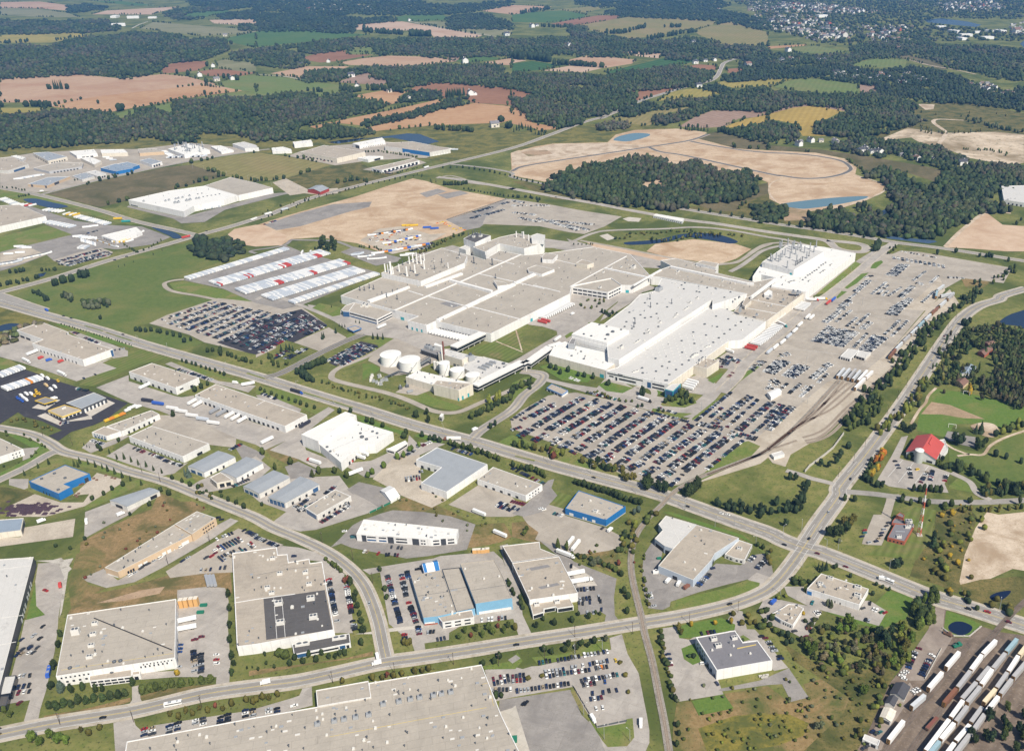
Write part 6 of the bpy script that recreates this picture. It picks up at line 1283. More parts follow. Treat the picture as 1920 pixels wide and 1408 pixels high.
def car_mass(name,items):
 V,Fq,MI,T=[],[],[],[]
 for p,an,desc,typ,col,rd in items:
  d=CAR[typ];wd=d['w']/2;ca,sa=math.cos(an),math.sin(an);L=2.75 if typ=='pickup' else 2.35
  x0,x1,zr=d['roof'];zb=d['cab'][0][1];xf,xb=d['cab'][0][0],d['cab'][3][0]
  loc=[]
  for z,hx0,hx1,w_ in((.05,-L,L,wd),(zb,-L,L*.97,wd),(zb,xb,xf,wd-.05),(zr,x1,x0,wd-.22)):
   loc+=[(hx0,-w_,z),(hx1,-w_,z),(hx1,w_,z),(hx0,w_,z)]
  o=len(V);V+=[(p.x+x*ca-y*sa,p.y+x*sa+y*ca,z+LOTZ)for x,y,z in loc]
  for s_,mi in((0,0),(8,1)):
   for k in range(4):Fq.append((o+s_+k,o+s_+(k+1)%4,o+s_+4+(k+1)%4,o+s_+4+k));MI.append(mi);T.append(PAINT[col])
   Fq.append((o+s_+4,o+s_+5,o+s_+6,o+s_+7));MI.append(0);T.append(PAINT[col])
 me=bpy.data.meshes.new(name);me.from_pydata(V,[],Fq);me.materials.append(MT['paint_attr']);me.materials.append(MT['carglass']);me.polygons.foreach_set('material_index',MI)
 a=me.attributes.new('tint','FLOAT_COLOR','FACE');a.data.foreach_set('color',np.array([(*t,1)for t in T],'f').ravel())
 return kind(link(name,me),'stuff')
car_mass('parked_car_field',REST)

# ---- trailers, trucks, buses
TR={}
def vproto(key,nm,parts):
 o=None;ks=[]
 for pn,mb,mt in parts:
  ob=bpy.data.objects.new(pn,mb.mesh(pn,[mt]))
  if o is None:ob.name=nm;o=ob
  else:ks.append(ob)
 TR[key]=(o,ks)
m=MB();m.box((0,0,2.65),(15.6,2.6,2.85));u=MB();u.box((-4.6,0,1.0),(3.6,2.3,.5));u.box((3.9,0,.75),(.3,2.0,1.3));u.box((0,0,1.15),(15,.9,.2));wv=MB()
for x in(-5.3,-3.9):
 for y in(-1.05,.65):wv.cyl((x,y,.52),.52,.4,n=10,axis='Y')
vproto('trailer','semi_trailer',[('box',m,'paint_matt'),('chassis',u,'dsteel'),('wheel_set',wv,'tyre')])
m=MB();m.box((0,0,2.3),(2.0,2.4,2.6),taper=.92);m.box((1.5,0,1.5),(1.3,2.1,1.2),taper=.9);u=MB();u.box((-1.6,0,.9),(5,.9,.35));wv=MB()
for x in(1.6,-2.4,-3.6):
 for y in(-1.15,.75):wv.cyl((x,y,.52),.52,.4,n=10,axis='Y')
gw=MB();gw.box((1.02,0,2.75),(.06,2.0,.8))
vproto('tractor','truck_tractor',[('cab',m,'paint_matt'),('chassis',u,'dsteel'),('wheel_set',wv,'tyre'),('windscreen',gw,'carglass')])
m=MB();m.box((-.8,0,2.1),(5.6,2.4,2.6));m.box((2.9,0,1.4),(1.7,2.1,1.7),taper=.9);wv=MB()
for x in(2.7,-2.2):
 for y in(-1.05,.75):wv.cyl((x,y,.45),.45,.35,n=10,axis='Y')
gw=MB();gw.box((3.2,0,1.9),(.9,1.7,.55));
vproto('boxtruck','box_truck',[('box',m,'paint_matt'),('wheel_set',wv,'tyre'),('windscreen',gw,'carglass')])
m=MB();m.box((0,0,1.8),(12,2.55,2.7));gw=MB();gw.box((.2,0,2.1),(11.0,2.6,.8));gw.box((5.95,0,2.0),(.2,2.2,1.2));wv=MB()
for x in(-3.2,3.6):
 for y in(-1.2,.9):wv.cyl((x,y,.5),.5,.3,n=10,axis='Y')
ac=MB();ac.box((-2,0,3.3),(2.4,1.8,.35));ac.box((3,0,3.25),(1.2,1.4,.25))
vproto('bus','city_bus',[('body',m,'paint_matt'),('window_band',gw,'carglass'),('wheel_set',wv,'tyre'),('roof_unit',ac,'steel')])
TRL={'white':(.74,.73,.71),'silver':(.50,.53,.57),'grey':(.30,.31,.33),'red':(.48,.06,.05),'blue':(.03,.10,.42),'dark':(.03,.03,.045),'yellow':(.66,.42,.03),'orange':(.66,.24,.03),'teal':(.03,.28,.28),'tan':(.58,.42,.22),'black':(.02,.02,.02),'green':(.03,.2,.1),'brown':(.2,.08,.05)}
def rig(key,p,ang,col,label,cat,group=None,z=LOTZ):
 o0,ks=TR[key];o=o0.copy();C.objects.link(o);o.location=(p.x,p.y,z);o.rotation_euler=(0,0,ang);o.color=(*TRL[col],1)
 for k in ks:
  c=k.copy();c.parent=o;C.objects.link(c)
 return tag(o,label,cat,group)
def heading(spec):
 a,b=W(spec)[:2];d=b-a;return(a+b)/2,math.atan2(d.y,d.x),d.length
def veh(key,spec,col,label,cat=None,tow=None):
 """spec: two ends of the vehicle on the ground, tail first"""
 p,an,L=heading(spec);z=.4
 rig(key,p,an,col,label,cat or{'trailer':'trailer','tractor':'truck','boxtruck':'truck','bus':'bus'}[key],None,z)
 if tow:rig('tractor',p+Vector((math.cos(an),math.sin(an),0))*9.6,an,tow,label.replace('trailer','tractor unit pulling it')if 'trailer' in label else tow+' tractor unit of the '+label,'truck',None,z)
veh('bus','b0 932,1158 1025,1140','white','white city bus with dark windows on the near road')
veh('boxtruck','b1 705,915 660,925','white','white box truck turning at the near road junction');veh('boxtruck','b1 688,890 684,872','white','small white delivery truck stopped at the junction line');veh('boxtruck','b1 72,1024 38,1032','white','white van on the near road beside the stepped factory')
veh('boxtruck','b0 342,512 342,448','red','red truck standing behind the dark-clad warehouse');veh('bus','b0 268,1010 288,930','blue','blue and white coach parked beside the square warehouse trees')
veh('trailer','b0 1105,668 1002,690','white','white trailer docked at the square warehouse, upper of two');veh('trailer','b0 1105,715 1002,735','white','white trailer docked at the square warehouse, lower of two')
for k,x in enumerate((1172,1192,1212)):veh('trailer','b0 %d,%d %d,%d'%(x+8,490,x-8,430),'grey',ordinal(k)+' of three grey trailers beside the stepped factory')
veh('boxtruck','b0 645,95 720,62','white','white trailer truck by the small metal workshop');veh('boxtruck','b0 490,110 490,135','white','white camper van in the gravel corner');veh('boxtruck','b0 222,122 248,112','white','white dump truck on the gravel yard')
veh('trailer','b2 255,290 330,318','white','white trailer parked behind the stained-roof warehouse',tow='white');veh('trailer','b2 325,422 398,408','white','white trailer at the upper dock of the stained-roof warehouse');veh('trailer','b2 345,465 422,452','white','white trailer at the lower dock of the stained-roof warehouse',tow='white')
veh('trailer','b2 340,285 380,235','white','first white trailer standing behind the blue warehouse lot');veh('trailer','b2 312,260 340,225','white','second white trailer standing behind the blue warehouse lot')
veh('trailer','b1 1345,180 1410,208','white','white trailer on the slope behind the sky-blue factory');veh('trailer','b1 1235,65 1285,85','white','white trailer in the lot of the small hedged warehouse')
veh('boxtruck','b2 542,178 565,158','white','white pickup truck beside the blue warehouse');veh('boxtruck','b2 930,488 950,455','white','white bin truck at the angled factory door');veh('boxtruck','b2 865,470 895,440','white','white container truck beside the angled factory');veh('boxtruck','b2 965,505 1005,475','brown','rusty brown flatbed load by the angled factory')
veh('boxtruck','b2 445,1215 470,1255','white','white motorhome beside the grass wedge');veh('boxtruck','b2 727,1240 727,1282','white','white pickup truck on the commuter lot exit road');veh('boxtruck','b3 15,590 45,560','blue','blue box truck beside the curved showroom');veh('boxtruck','b3 625,440 670,450','white','white car carrier truck on the main road');veh('bus','b3 655,445 690,460','white','white bus behind the car carrier on the main road')
veh('trailer','ra 525,695 335,770','white','long white trailer at the long warehouse docks');veh('trailer','ra 285,805 405,865','white','white trailer beside the grass edge of the long warehouse',tow='white');veh('trailer','ra 735,970 890,1040','white','white trailer rig by the truck stop hedge',tow='white');veh('boxtruck','ra 775,855 835,830','red','red loader truck at the long warehouse');veh('boxtruck','ra 520,805 565,785','red','smaller red truck at the long warehouse');veh('boxtruck','ra 600,840 700,810','blue','blue flatbed at the long warehouse docks')
veh('trailer','m0 995,570 920,605','white','white trailer angled at the dock-lined warehouse');
for k,(x,y,c)in enumerate(((975,680,'dark'),(1045,700,'blue'),(1140,732,'white'),(1200,752,'white'),(1270,780,'white'),(1340,803,'silver'),(1410,828,'white'))):veh('trailer','m0 %d,%d %d,%d'%(x-50,y-4,x+50,y+10),c,'%s trailer, %s in the line along the back fence'%(c,ordinal(k)))
for k,(x,y)in enumerate(((1275,690),(1310,706),(1420,748),(1465,765),(1520,778),(1562,792),(1605,808))):veh('trailer','m0 %d,%d %d,%d'%(x+38,y-22,x-38,y+22),'white' if k not in(2,3)else 'grey',('white' if k not in(2,3)else 'grey')+' trailer, '+ordinal(k)+' at the docks of the long warehouse')
veh('trailer','m1 112,928 38,965','white','white trailer alone on the apron below the long docks');veh('trailer','m1 290,860 360,820','dark','dark trailer beside the long warehouse end wall');veh('trailer','m0 1600,580 1680,565','white','white trailer beside the four-lane road lawn');veh('boxtruck','m0 1530,560 1580,565','white','white service truck beside the four-lane road')
veh('trailer','m1 225,610 300,632','dark','navy trailer on the four-lane road',tow='blue');veh('trailer','m1 1360,935 1255,935','white','white trailer at the traffic light',tow='brown');veh('boxtruck','m1 1425,880 1465,860','white','white box truck leaving the car park road');veh('trailer','m1 430,1100 355,1075','white','white trailer with red cab passing the cold store',tow='red');veh('trailer','m1 620,1170 700,1140','white','white trailer parked on the cold store drive');veh('trailer','m1 650,1045 720,1065','white','first white trailer at the cold store dock');veh('trailer','m1 680,1020 740,1045','white','second white trailer at the cold store dock');veh('boxtruck','m1 605,1092 635,1080','red','red truck cab in front of the cold store')
veh('trailer','m2 830,660 905,685','white','white trailer passing the plant front garden',tow='black');veh('trailer','m2 280,290 325,258','white','white trailer on the inner plant road');veh('boxtruck','m2 385,115 415,100','white','white box truck crossing the plant dock yard')
veh('trailer','m1 800,205 860,180','white','white trailer beside the plant office');veh('trailer','u0 1850,760 1877,750','white','first white trailer on the north road');veh('trailer','u1 180,690 240,675','silver','silver trailer rig on the north road');veh('trailer','u1 65,722 115,708','white','white trailer following on the north road');veh('trailer','u0 1330,895 1400,878','red','red fire truck near the pond junction');veh('trailer','u1 1230,380 1270,368','white','white trailer by the retail plaza lights')
veh('boxtruck','m0 290,75 330,92','blue','blue truck on the four-lane road past the marsh');veh('boxtruck','u0 290,550 325,545','white','white truck at the field road corner')
# plant docks
def docks(spec,n,length_dir,key,label,cols=('white',),grp=None):
 A,Bq=W(spec);d=Vector(length_dir).normalized();an=math.atan2(d.y,d.x)
 for k in range(n):
  p=A.lerp(Bq,(k+.5)/n)+d*8.2;c=cols[k%len(cols)]if len(cols)<n else cols[k]
  rig('trailer',p,an+math.pi,c,'%s %s trailer %s'%(ordinal(k),c,label),'trailer',grp or 'trailers at the plant docks')
DA=Vector((.852,-.524,0));DB=Vector((.61,.79,0))  # across and along the plant grid
docks('r1 950,960 1300,1040',13,-DB,'trailer','at the west hall front docks');docks('r1 1850,890 1910,865 ',2,DA,'trailer','at the red end of the court docks',('red',));docks('r2 30,560 300,430',15,DA,'trailer','at the court docks of the west hall')
docks('r3 450,1130 490,1095',2,DA,'trailer','at the east wing docks',('red',));docks('r3 505,1085 590,1025',6,DA,'trailer','at the lower east wing docks');docks('r3 590,1025 720,915',9,DA,'trailer','at the upper east wing docks');docks('r3 905,775 970,715',6,DA,'trailer','at the far cream-wall docks');docks('r2 1330,1195 1390,1120',4,DA,'trailer','beside the teal entrance pavilion')
veh('trailer','r3 745,890 840,935','white','white trailer pulling out of the east wing docks',tow='teal');veh('trailer','r3 1020,690 1100,695','white','white trailer at the corner of the far hall',tow='red');veh('trailer','r3 1190,740 1240,700','red','red trailer among the yard tractors');veh('trailer','r3 1240,710 1280,675','blue','blue trailer on the car storage edge')
for k,(x,y,c)in enumerate(((740,1120,'white'),(805,1075,'white'),(860,1022,'silver'),(915,972,'white'),(960,918,'white'),(1030,848,'white'),(1065,853,'white'),(685,1160,'silver'))):veh('trailer','r3 %d,%d %d,%d'%(x-28,y+24,x+28,y-24),c,'%s trailer, %s along the storage yard kerb'%(c,ordinal(k)))
veh('trailer','r2 1710,850 1810,885','white','white trailer behind the cream loading block');veh('trailer','u3 340,1340 420,1340','white','white trailer by the long lit hall',tow='yellow')
# trailer storage lot: double rows of white trailers
LOTT=[]
def trow(spec,dbl,red=0.0,lab=''):
 A,Bq=W(spec);d=(Bq-A);L=d.length;d.normalize();nn=Vector((d.y,-d.x,0));an=math.atan2(nn.y,nn.x);n=int(L/3.35)
 for r in range(dbl):
  for k in range(n):
   c='red' if red and r==dbl-1 and math.sin(k*.33+r*2)>1-1.1*red and random.random()<.7 else('silver' if random.random()<.42 else 'white')
   LOTT.append((A+d*(3.35*(k+.5))+nn*(8.2+r*16.6),an,c,lab,k))
trow('f 540,568 702,513',1,0,'in the single row nearest the plant');trow('f 489,557 665,503',2,.0,'in the second row of the trailer lot');trow('f 440,545 640,488',2,.14,'in the red-flecked middle row');trow('f 391,531 600,471',2,.36,'in the reddest row');trow('f 345,523 535,466',1,0,'in the far edge row')
LOTT.sort(key=lambda t:t[0].y);keep=LOTT[:165]
seen={}
for p,an,c,lab,k in keep:
 kk=(c,lab);seen[kk]=seen.get(kk,-1)+1
 rig('trailer',p,an,c,'%s %s trailer %s'%(ordinal(seen[kk]),c,lab),'trailer','trailers stored in the plant lot')
def box_mass(name,items,dims,z0,mat='attr_matt'):
 V,Fq,T=[],[],[]
 for p,an,col in items:
  ca,sa=math.cos(an),math.sin(an);o=len(V);x_,y_,z_=dims[0]/2,dims[1]/2,dims[2]
  for z in(z0,z0+z_):
   for x,y in((-x_,-y_),(x_,-y_),(x_,y_),(-x_,y_)):V.append((p.x+x*ca-y*sa,p.y+x*sa+y*ca,z))
  Fq+=[(o,o+1,o+5,o+4),(o+1,o+2,o+6,o+5),(o+2,o+3,o+7,o+6),(o+3,o,o+4,o+7),(o+4,o+5,o+6,o+7)];T+=[col]*5
 me=bpy.data.meshes.new(name);me.from_pydata(V,[],Fq);me.materials.append(MT[mat]);a=me.attributes.new('tint','FLOAT_COLOR','FACE');a.data.foreach_set('color',np.array([(*t,1)for t in T],'f').ravel())
 return kind(link(name,me),'stuff')
rest=[(p,an,TRL[c])for p,an,c,lab,k in LOTT[165:]]
def tline(spec,ang,n,cols):
 A,Bq=W(spec)
 for k in range(n):rest.append((A.lerp(Bq,k/max(n-1,1)),math.radians(ang),TRL[cols[k%len(cols)]]))
ws=('white','white','silver','white')
tline('u0 20,605 130,650',62,9,ws);tline('u0 150,650 240,652',62,4,('white','white','red'));tline('u0 340,685 450,698',62,6,ws);tline('u0 490,715 560,722',62,4,('white','yellow'));tline('u0 570,735 790,790',62,15,ws);tline('u0 345,775 530,810',60,13,('silver','white'));tline('u0 865,750 925,770',190,2,('yellow','teal'));tline('u0 870,890 1030,850',60,14,ws);tline('u0 850,915 950,915',60,7,('white','yellow'));tline('u0 600,910 700,940',120,8,ws);tline('u0 570,880 680,895',20,6,ws);tline('u0 720,910 850,955',150,10,('white','tan','white'));tline('u0 0,1085 130,1065',60,9,('silver','white'));tline('u0 165,1045 350,1005',60,13,ws);tline('u0 65,1010 150,1000',10,2,ws);tline('u0 140,955 200,965',10,4,ws);tline('u0 590,960 640,962',90,7,ws);tline('u0 640,812 690,805',20,2,ws)
tline('u1 730,1015 760,1005',20,4,('silver',));tline('u1 780,1030 840,1020',20,5,('white','silver'));tline('u1 850,1045 925,1040',20,6,('white',));tline('u0 1480,680 1620,655',110,12,ws);tline('u0 1200,255 1260,290',10,6,ws);tline('u0 1240,300 1500,290',60,20,('white','silver','dark'));tline('u0 130,460 300,430',10,12,ws);tline('u0 780,300 830,320',10,3,ws)
tline('u1 880,1005 1240,940',20,14,('white','white','orange','blue','silver'));tline('u1 850,870 1120,830',25,16,('white','grey','dark','orange','white'));tline('u1 960,930 1180,880',25,12,('white','tan','blue','white'));tline('u1 1255,815 1310,822',10,2,('blue',));tline('u1 1100,800 1160,800',10,3,('yellow',));tline('u3 60,1355 70,1390',0,1,ws);tline('u1 1410,240 1460,243',10,3,ws);tline('u1 1090,1020 1130,1010',10,2,ws);tline('u1 340,1000 400,1000',100,2,ws)
box_mass('far_trailer_field',rest,(15.6,2.6,2.9),1.1)
# truck stop rows
for k in range(9):veh('trailer','ra %d,%d %d,%d'%(-50+k*36,1010-k*13,60+k*36,1060-k*13),'silver' if k%3==1 else 'white','%s trailer, %s in the back row of the truck stop'%('silver' if k%3==1 else 'white',ordinal(k)))
for k in range(14):
 c=('white','white','silver')[k%3]if k!=9 else 'orange';veh('trailer','ra %d,%d %d,%d'%(20+k*35,1185-k*11,130+k*35,1240-k*11),c,'%s trailer, %s in the middle row of the truck stop'%(c,ordinal(k)))
for k,(x,y,c)in enumerate(((480,1235,'yellow'),(490,1270,'yellow'),(460,1300,'yellow'),(525,1275,'yellow'),(235,1330,'blue'),(270,1350,'blue'),(300,1370,'blue'),(290,1300,'white'),(320,1330,'white'),(350,1350,'white'),(355,1275,'white'),(420,1275,'white'),(770,1105,'yellow'),(565,1035,'white'),(635,1070,'white'),(615,1160,'tan'),(680,1215,'white'),(730,1180,'white'))):veh('boxtruck' if c in('tan','white')else 'tractor','ra %d,%d %d,%d'%(x-22,y-12,x+22,y+12),c,'%s truck, %s of those standing loose in the truck stop'%(c,ordinal(k)))
for k,(x,y,c)in enumerate(((712,812,'yellow'),(742,800,'orange'),(775,786,'yellow'),(810,772,'orange'),(845,745,'white'),(865,730,'white'),(890,720,'white'),(915,722,'white'))):veh('boxtruck','m0 %d,%d %d,%d'%(x-18,y+8,x+18,y-8),c,'%s truck, %s in the row beside the truck stop building'%(c,ordinal(k)))
veh('boxtruck','m0 340,672 378,660','white','white tanker truck under the fuel canopy')

# ================================================================== railway
def track(label,spec,bed=4.2,bedmat='ballast',ties=True,z=.46):
 P=catmull(W(spec),6);o=tag(empty('railway_track',(P[0].x,P[0].y,0)),label,'railway','railway tracks')
 for nm,wd,of,mt,zz in(('ballast_bed',bed,0,bedmat,z),('sleeper_bed',2.5,0,'sleeper' if bedmat!='ballastdark' else 'ballastdark',z+.05),('rail',.2,-.75,'rustm',z+.16),('rail',.2,.75,'rustm',z+.16)):
  r=ribbon(nm,P,wd,mt,zz,of);r.parent=o;del r['kind'];r.matrix_parent_inverse=Matrix.Translation((-P[0].x,-P[0].y,0))
 return P
track('single track curving past the blue warehouse and over the near road','b2 895,1480 885,1408 860,1250 830,1100 790,900 748,745 727,640 700,530 674,400 674,290 702,190 765,100 845,20 m2 1035,1310 1130,1235 1290,1160 1500,1080 1690,1000 m3 200,830 470,540',6)
track('track fanning out to the orange-ended wagons','m2 1290,1165 1560,1060 1690,995 m3 260,790 530,555',4,'trackpale');track('middle yard track under the wagons','m3 0,985 200,840 420,730 560,610',4,'trackpale');track('outer yard track beside the tree belt','m3 230,918 320,890 400,840 520,720 640,620 850,430 1220,50',4,'trackpale');track('outermost yard track beside the tree belt','m3 245,940 340,915 420,855 540,730 660,620 865,440',4,'trackpale');track('inner yard track fanning between the wagon ramps','m3 0,995 110,905 240,812 330,740 500,545',4,'trackpale');track('long yard track along the pale gravel edge','m3 255,955 360,925 450,865 560,740 680,628 875,450',4,'trackpale');track('fourth fan track below the orange wagons','m3 130,890 300,790 420,690 590,545',4,'trackpale');track('short spur to the signal shed','m3 0,1003 80,975 190,937',4,'trackpale')
track('single track crossing the main road into the rail yard','b3 1500,520 1444,570 1370,640 1290,730 1180,860',5,'ballastdark')
for k,sp_ in enumerate(('b3 1140,800 1040,930 640,1440','b3 1300,765 1215,870 900,1270 780,1440','b3 1270,920 1100,1120 860,1420','b3 1420,755 1280,930 1050,1230 890,1440','b3 1500,820 1300,1060 1010,1440','b3 1530,850 1330,1090 1060,1440')):track('rail yard track, %s from the yard office'%ordinal(k),sp_,4,'ballastdark')
RC={}
def railcar_proto(nm,col,endc):
 m=MB();m.box((0,0,3.5),(27,3.0,4.2));kids=[]
 r=MB();r.box((0,0,5.66),(27,2.7,.12))
 for s_ in(-1,1):
  e=MB();e.box((s_*13.52,0,3.4),(.12,2.7,4.0));kids.append(('end_door',e,'dsteel' if endc is None else plain('end_paint_'+nm,endc)))
  for z in(2.3,3.6,4.8):e=MB();e.box((s_*13.6,0,z),(.1,2.0,.7));kids.append(('door_opening',e,'dock'))
  e=MB();e.box((s_*9.2,0,.75),(4.6,2.2,1.3));kids.append(('bogie',e,'dsteel'))
 sl=ribbed('autorack_panel_'+nm,col,.55,.78,.0,.6)
 o=bpy.data.objects.new('autorack_wagon',m.mesh('autorack_body_'+nm,[sl]));rm=plain('autorack_roof_'+nm,tuple(min(1,c*1.15)for c in col),.5)
 RC[nm]=(o,[bpy.data.objects.new(k,q.mesh(k+'_'+nm,[mt]))for k,q,mt in kids+[('roof',r,rm)]])
YE=(.55,.28,.05)
for nm,col in(('white',(.70,.68,.66)),('grey',(.36,.35,.345)),('rusty brown',(.19,.085,.05)),('cream',(.62,.52,.36)),('blue-grey',(.26,.36,.40)),('silver',(.48,.49,.50))):railcar_proto(nm,col,YE)
def wagon(spec,col,label):
 """spec: near end and far end at rail level"""
 p,an,L=heading(spec);o0,ks=RC[col];o=o0.copy();C.objects.link(o);o.location=(p.x,p.y,.5);o.rotation_euler=(0,0,an);s_=max(.6,min(1.25,L/27.4));o.scale=(s_,1,1)
 for k in ks:
  c=k.copy();c.parent=o;C.objects.link(c)
 tag(o,label,'railway wagon','autorack wagons')
def base(spec,dz=5.7):  # wagon roofs were measured: bring the two roof ends down to rail level
 P=W(spec,dz);return P
def wagon_roof(spec,col,label):
 a,b=W(spec,6.1);d=b-a;L=d.length;an=math.atan2(d.y,d.x);o0,ks=RC[col];o=o0.copy();C.objects.link(o);o.location=((a.x+b.x)/2,(a.y+b.y)/2,.5);o.rotation_euler=(0,0,an);o.scale=(L/27.2,1,1)
 for k in ks:
  c=k.copy();c.parent=o;C.objects.link(c)
 tag(o,label,'railway wagon','autorack wagons')
for k,sp_ in enumerate(('rt 755,870 950,645','rt 490,1185 695,950','rt 235,1460 432,1290','b3 680,1340 765,1232')):wagon_roof(sp_,('white','white','silver','white')[k],('%s lone wagon with open yellow end, %s from the pond'%(('white','white','silver','white')[k],ordinal(k))))
for t_,cs,pts in(('second',('white','white','grey','rusty brown'),'rt 1500,470 1300,675 1290,690 1125,910 1115,930 925,1175 905,1195 720,1410'),('third',('grey','grey','white','white'),'rt 1400,870 1225,1080 1205,1100 990,1345 b3 1100,1118 1032,1212 1022,1225 890,1400'),
     ('fourth',('blue-grey','grey','white','grey','grey','white'),'rt 1815,450 1655,640 1640,665 1455,890 1445,905 1280,1130 1265,1165 1070,1400 b3 1125,1150 1060,1235 1050,1245 975,1335 968,1348 915,1410'),
     ('fifth',('cream','white','grey','cream','grey','white','white'),'rt 1990,510 1850,690 1835,705 1685,935 1670,955 1510,1180 1495,1200 1320,1400 b3 1208,1155 1145,1240 1138,1255 1060,1345 1052,1358 1010,1415'),
     ('sixth',('grey','grey','white','grey','grey'),'b3 1470,885 1385,985 1375,998 1312,1080 1300,1095 1232,1180 1222,1195 1162,1280 1152,1292 1060,1410')):
 P=parse(pts)
 for k in range(0,len(P)-1,2):
  c=cs[(k//2)%len(cs)];wagon_roof('f %f,%f %f,%f'%(P[k+1][0],P[k+1][1],P[k][0],P[k][1]),c,'%s autorack, %s in the %s line of wagons'%(c,ordinal(k//2),t_))
for k,(sp_,c)in enumerate((('m3 458,508 505,455','silver'),('m3 490,512 540,458','silver'),('m3 530,520 580,460','grey'),('m3 560,528 610,470','silver'),('m3 595,535 655,470','white'),('m3 575,585 640,520','white'),('m3 645,515 690,475','white'))):wagon_roof(sp_,c,'%s wagon with orange end, %s at the loading ramps'%(c,ordinal(k)))
P=catmull(W('m3 800,405 850,345 1000,195 1100,95 1230,-30 u3 1150,1360 1290,1250'),10);acc=0;kk=0
i=0
while i<len(P)-1 and kk<22:
 j=i
 while j<len(P)-1 and(P[j]-P[i]).length<27.5:j+=1
 if(P[j]-P[i]).length<20:break
 a,b=P[i],P[i]+(P[j]-P[i]).normalized()*26.6;c=('rusty brown','silver','grey','silver','blue-grey','silver')[kk%6];d=b-a
 o0,ks=RC[c];o=o0.copy();C.objects.link(o);o.location=((a+b)/2+Vector((0,0,.5)));o.rotation_euler=(0,0,math.atan2(d.y,d.x))
 for k in ks:
  q=k.copy();q.parent=o;C.objects.link(q)
 tag(o,'%s wagon, %s of the long train beside the tree belt'%(c,ordinal(kk)),'railway wagon','autorack wagons');kk+=1;i=j
p,an,L=heading('b3 890,1300 955,1230');o=tag(empty('hopper_wagon',p+Vector((0,0,.5)),an),'low open rust-red wagon standing between the rail yard tracks','railway wagon');m=MB();m.box((0,0,1.9),(15,2.8,1.9));build(m,'body','rustm',o);m=MB();m.box((0,0,2.9),(14,2.2,.12));build(m,'load','stackred',o);m=MB();m.box((-5,0,.6),(3,2,.9));m.box((5,0,.6),(3,2,.9));build(m,'bogie','dsteel',o)
for nm,lb,sp_,mt,cat in(('grab_loader','green loading machine standing at the head of the rail yard','rt 840,600 990,550','green','machine'),('flatbed_load','rusty scrap load on a flatbed beside the round pond','rt 700,370 850,440','rustm','trailer')):
 p,an,L=heading(sp_);o=tag(empty(nm,p,an),lb,cat);m=MB();m.box((0,0,1.5),(L*.8,2.8,1.6));m.box((L*.15,0,3),(3,2.4,1.8),taper=.8);build(m,'body',mt,o);m=MB();[m.cyl((x,y,.6),.6,.5,n=10,axis='Y')for x in(-L*.25,L*.25)for y in(-1.6,1.1)];build(m,'wheel_set','tyre',o);m=MB();m.beam((-1,0,2),(-L*.5,0,4.5),.5);build(m,'boom','dsteel',o)
def wall(label,spec,h,mat,name='wall',t=.5,post=None):
 P=W(spec);o=tag(empty(name,(P[0].x,P[0].y,0)),label,name.replace('_',' '));m=MB();off=P[0]
 for a,b in zip(P[:-1],P[1:]):
  d=b-a;n=Vector((-d.y,d.x,0)).normalized()*t/2;v=[a-n-off,b-n-off,b+n-off,a+n-off];m.add([(p.x,p.y,0)for p in v]+[(p.x,p.y,h)for p in v],[(4,5,6,7),(0,1,5,4),(1,2,6,5),(2,3,7,6),(3,0,4,7)])
 build(m,'panel',mat,o);m=MB()
 for a,b in zip(P[:-1],P[1:]):
  for k in range(int((b-a).length/8)+1):
   p=a+(b-a).normalized()*min(k*8,(b-a).length)-off;m.box((p.x,p.y,h/2+.15),(t+.3,t+.3,h+.3))
 q=build(m,'post_line','concrete_part',o);q['kind']='stuff'
wall('low concrete wall along the rail yard parking row','rt 440,1060 680,612',1.2,'concrete_part');wall('long white noise wall along the tree belt','m3 245,1145 275,1110 370,1040 430,990 500,895',3,'concrete_part');wall('low concrete edge round the pond corner','rt 705,310 870,420 1100,425 1280,275',.9,'concrete_part',t=.8)
wall('dark mesh fence beside the commuter lot','b2 345,1045 480,1275 648,1240',1.8,'dsteel','fence',.12);wall('green mesh fence behind the low workshop','b1 640,68 720,30 800,-10',2,'green','fence',.15);wall('dark silt fence around the building site','u1 1395,755 1840,600',1.5,'dsteel','fence',.3)
# odd items
def crate(name,label,spec,dims,mat,cat,n=1,ang=.1):
 for p in W(spec):
  o=tag(empty(name,p,ang),label,cat,name.replace('_',' ')+'s');m=MB();m.box((0,0,dims[2]/2+.1),dims);build(m,'body',mat,o);m=MB();m.box((0,0,dims[2]+.15),(dims[0]+.2,dims[1]+.2,.15));build(m,'lid',mat if mat!='orange' else 'cream',o)
crate('storage_bin','tall tan and white storage bin beside the square warehouse','b0 1028,595 1055,592 1085,588 1112,585',(3.2,4,8),'orange','bin');crate('timber_crate','stack of tan timber crates at the yard end behind the sky-blue factory','b1 1235,290 1262,288 1282,288 1305,285',(4,3,4),'orange','crate');crate('dumpster','green steel dumpster on the paving beside the square warehouse','b0 1150,590 1132,630',(5.5,2.4,2),'green','dumpster');crate('scrap_container','big green container on the concrete beside the big plant','b2 5,1350',(6,4,3),'green','container');crate('tool_container','white container in the angled factory yard','b2 808,405 820,400',(4,2.4,2.6),'white','container');crate('skip','green skip by the angled factory wall','b2 830,325',(4,2,1.6),'green','container');crate('yard_pallet','jumbled pallet stack in the blue workshop yard','m0 500,1300 520,1290 510,1310 620,1190 640,1200 700,1170 740,1185 760,1190 530,1230 545,1225',(2.2,1.6,1.2),'rustm','pallet');crate('lumber_pack','pack of lumber and rubble beside the slate-roofed warehouse','r8 1400,850 1440,870 1470,840 1500,860 1520,830',(2.4,1.6,1),'concrete_part','lumber')
p=G(*parse('b0 160,45')[0]);m=MB();rr=random.Random(2)
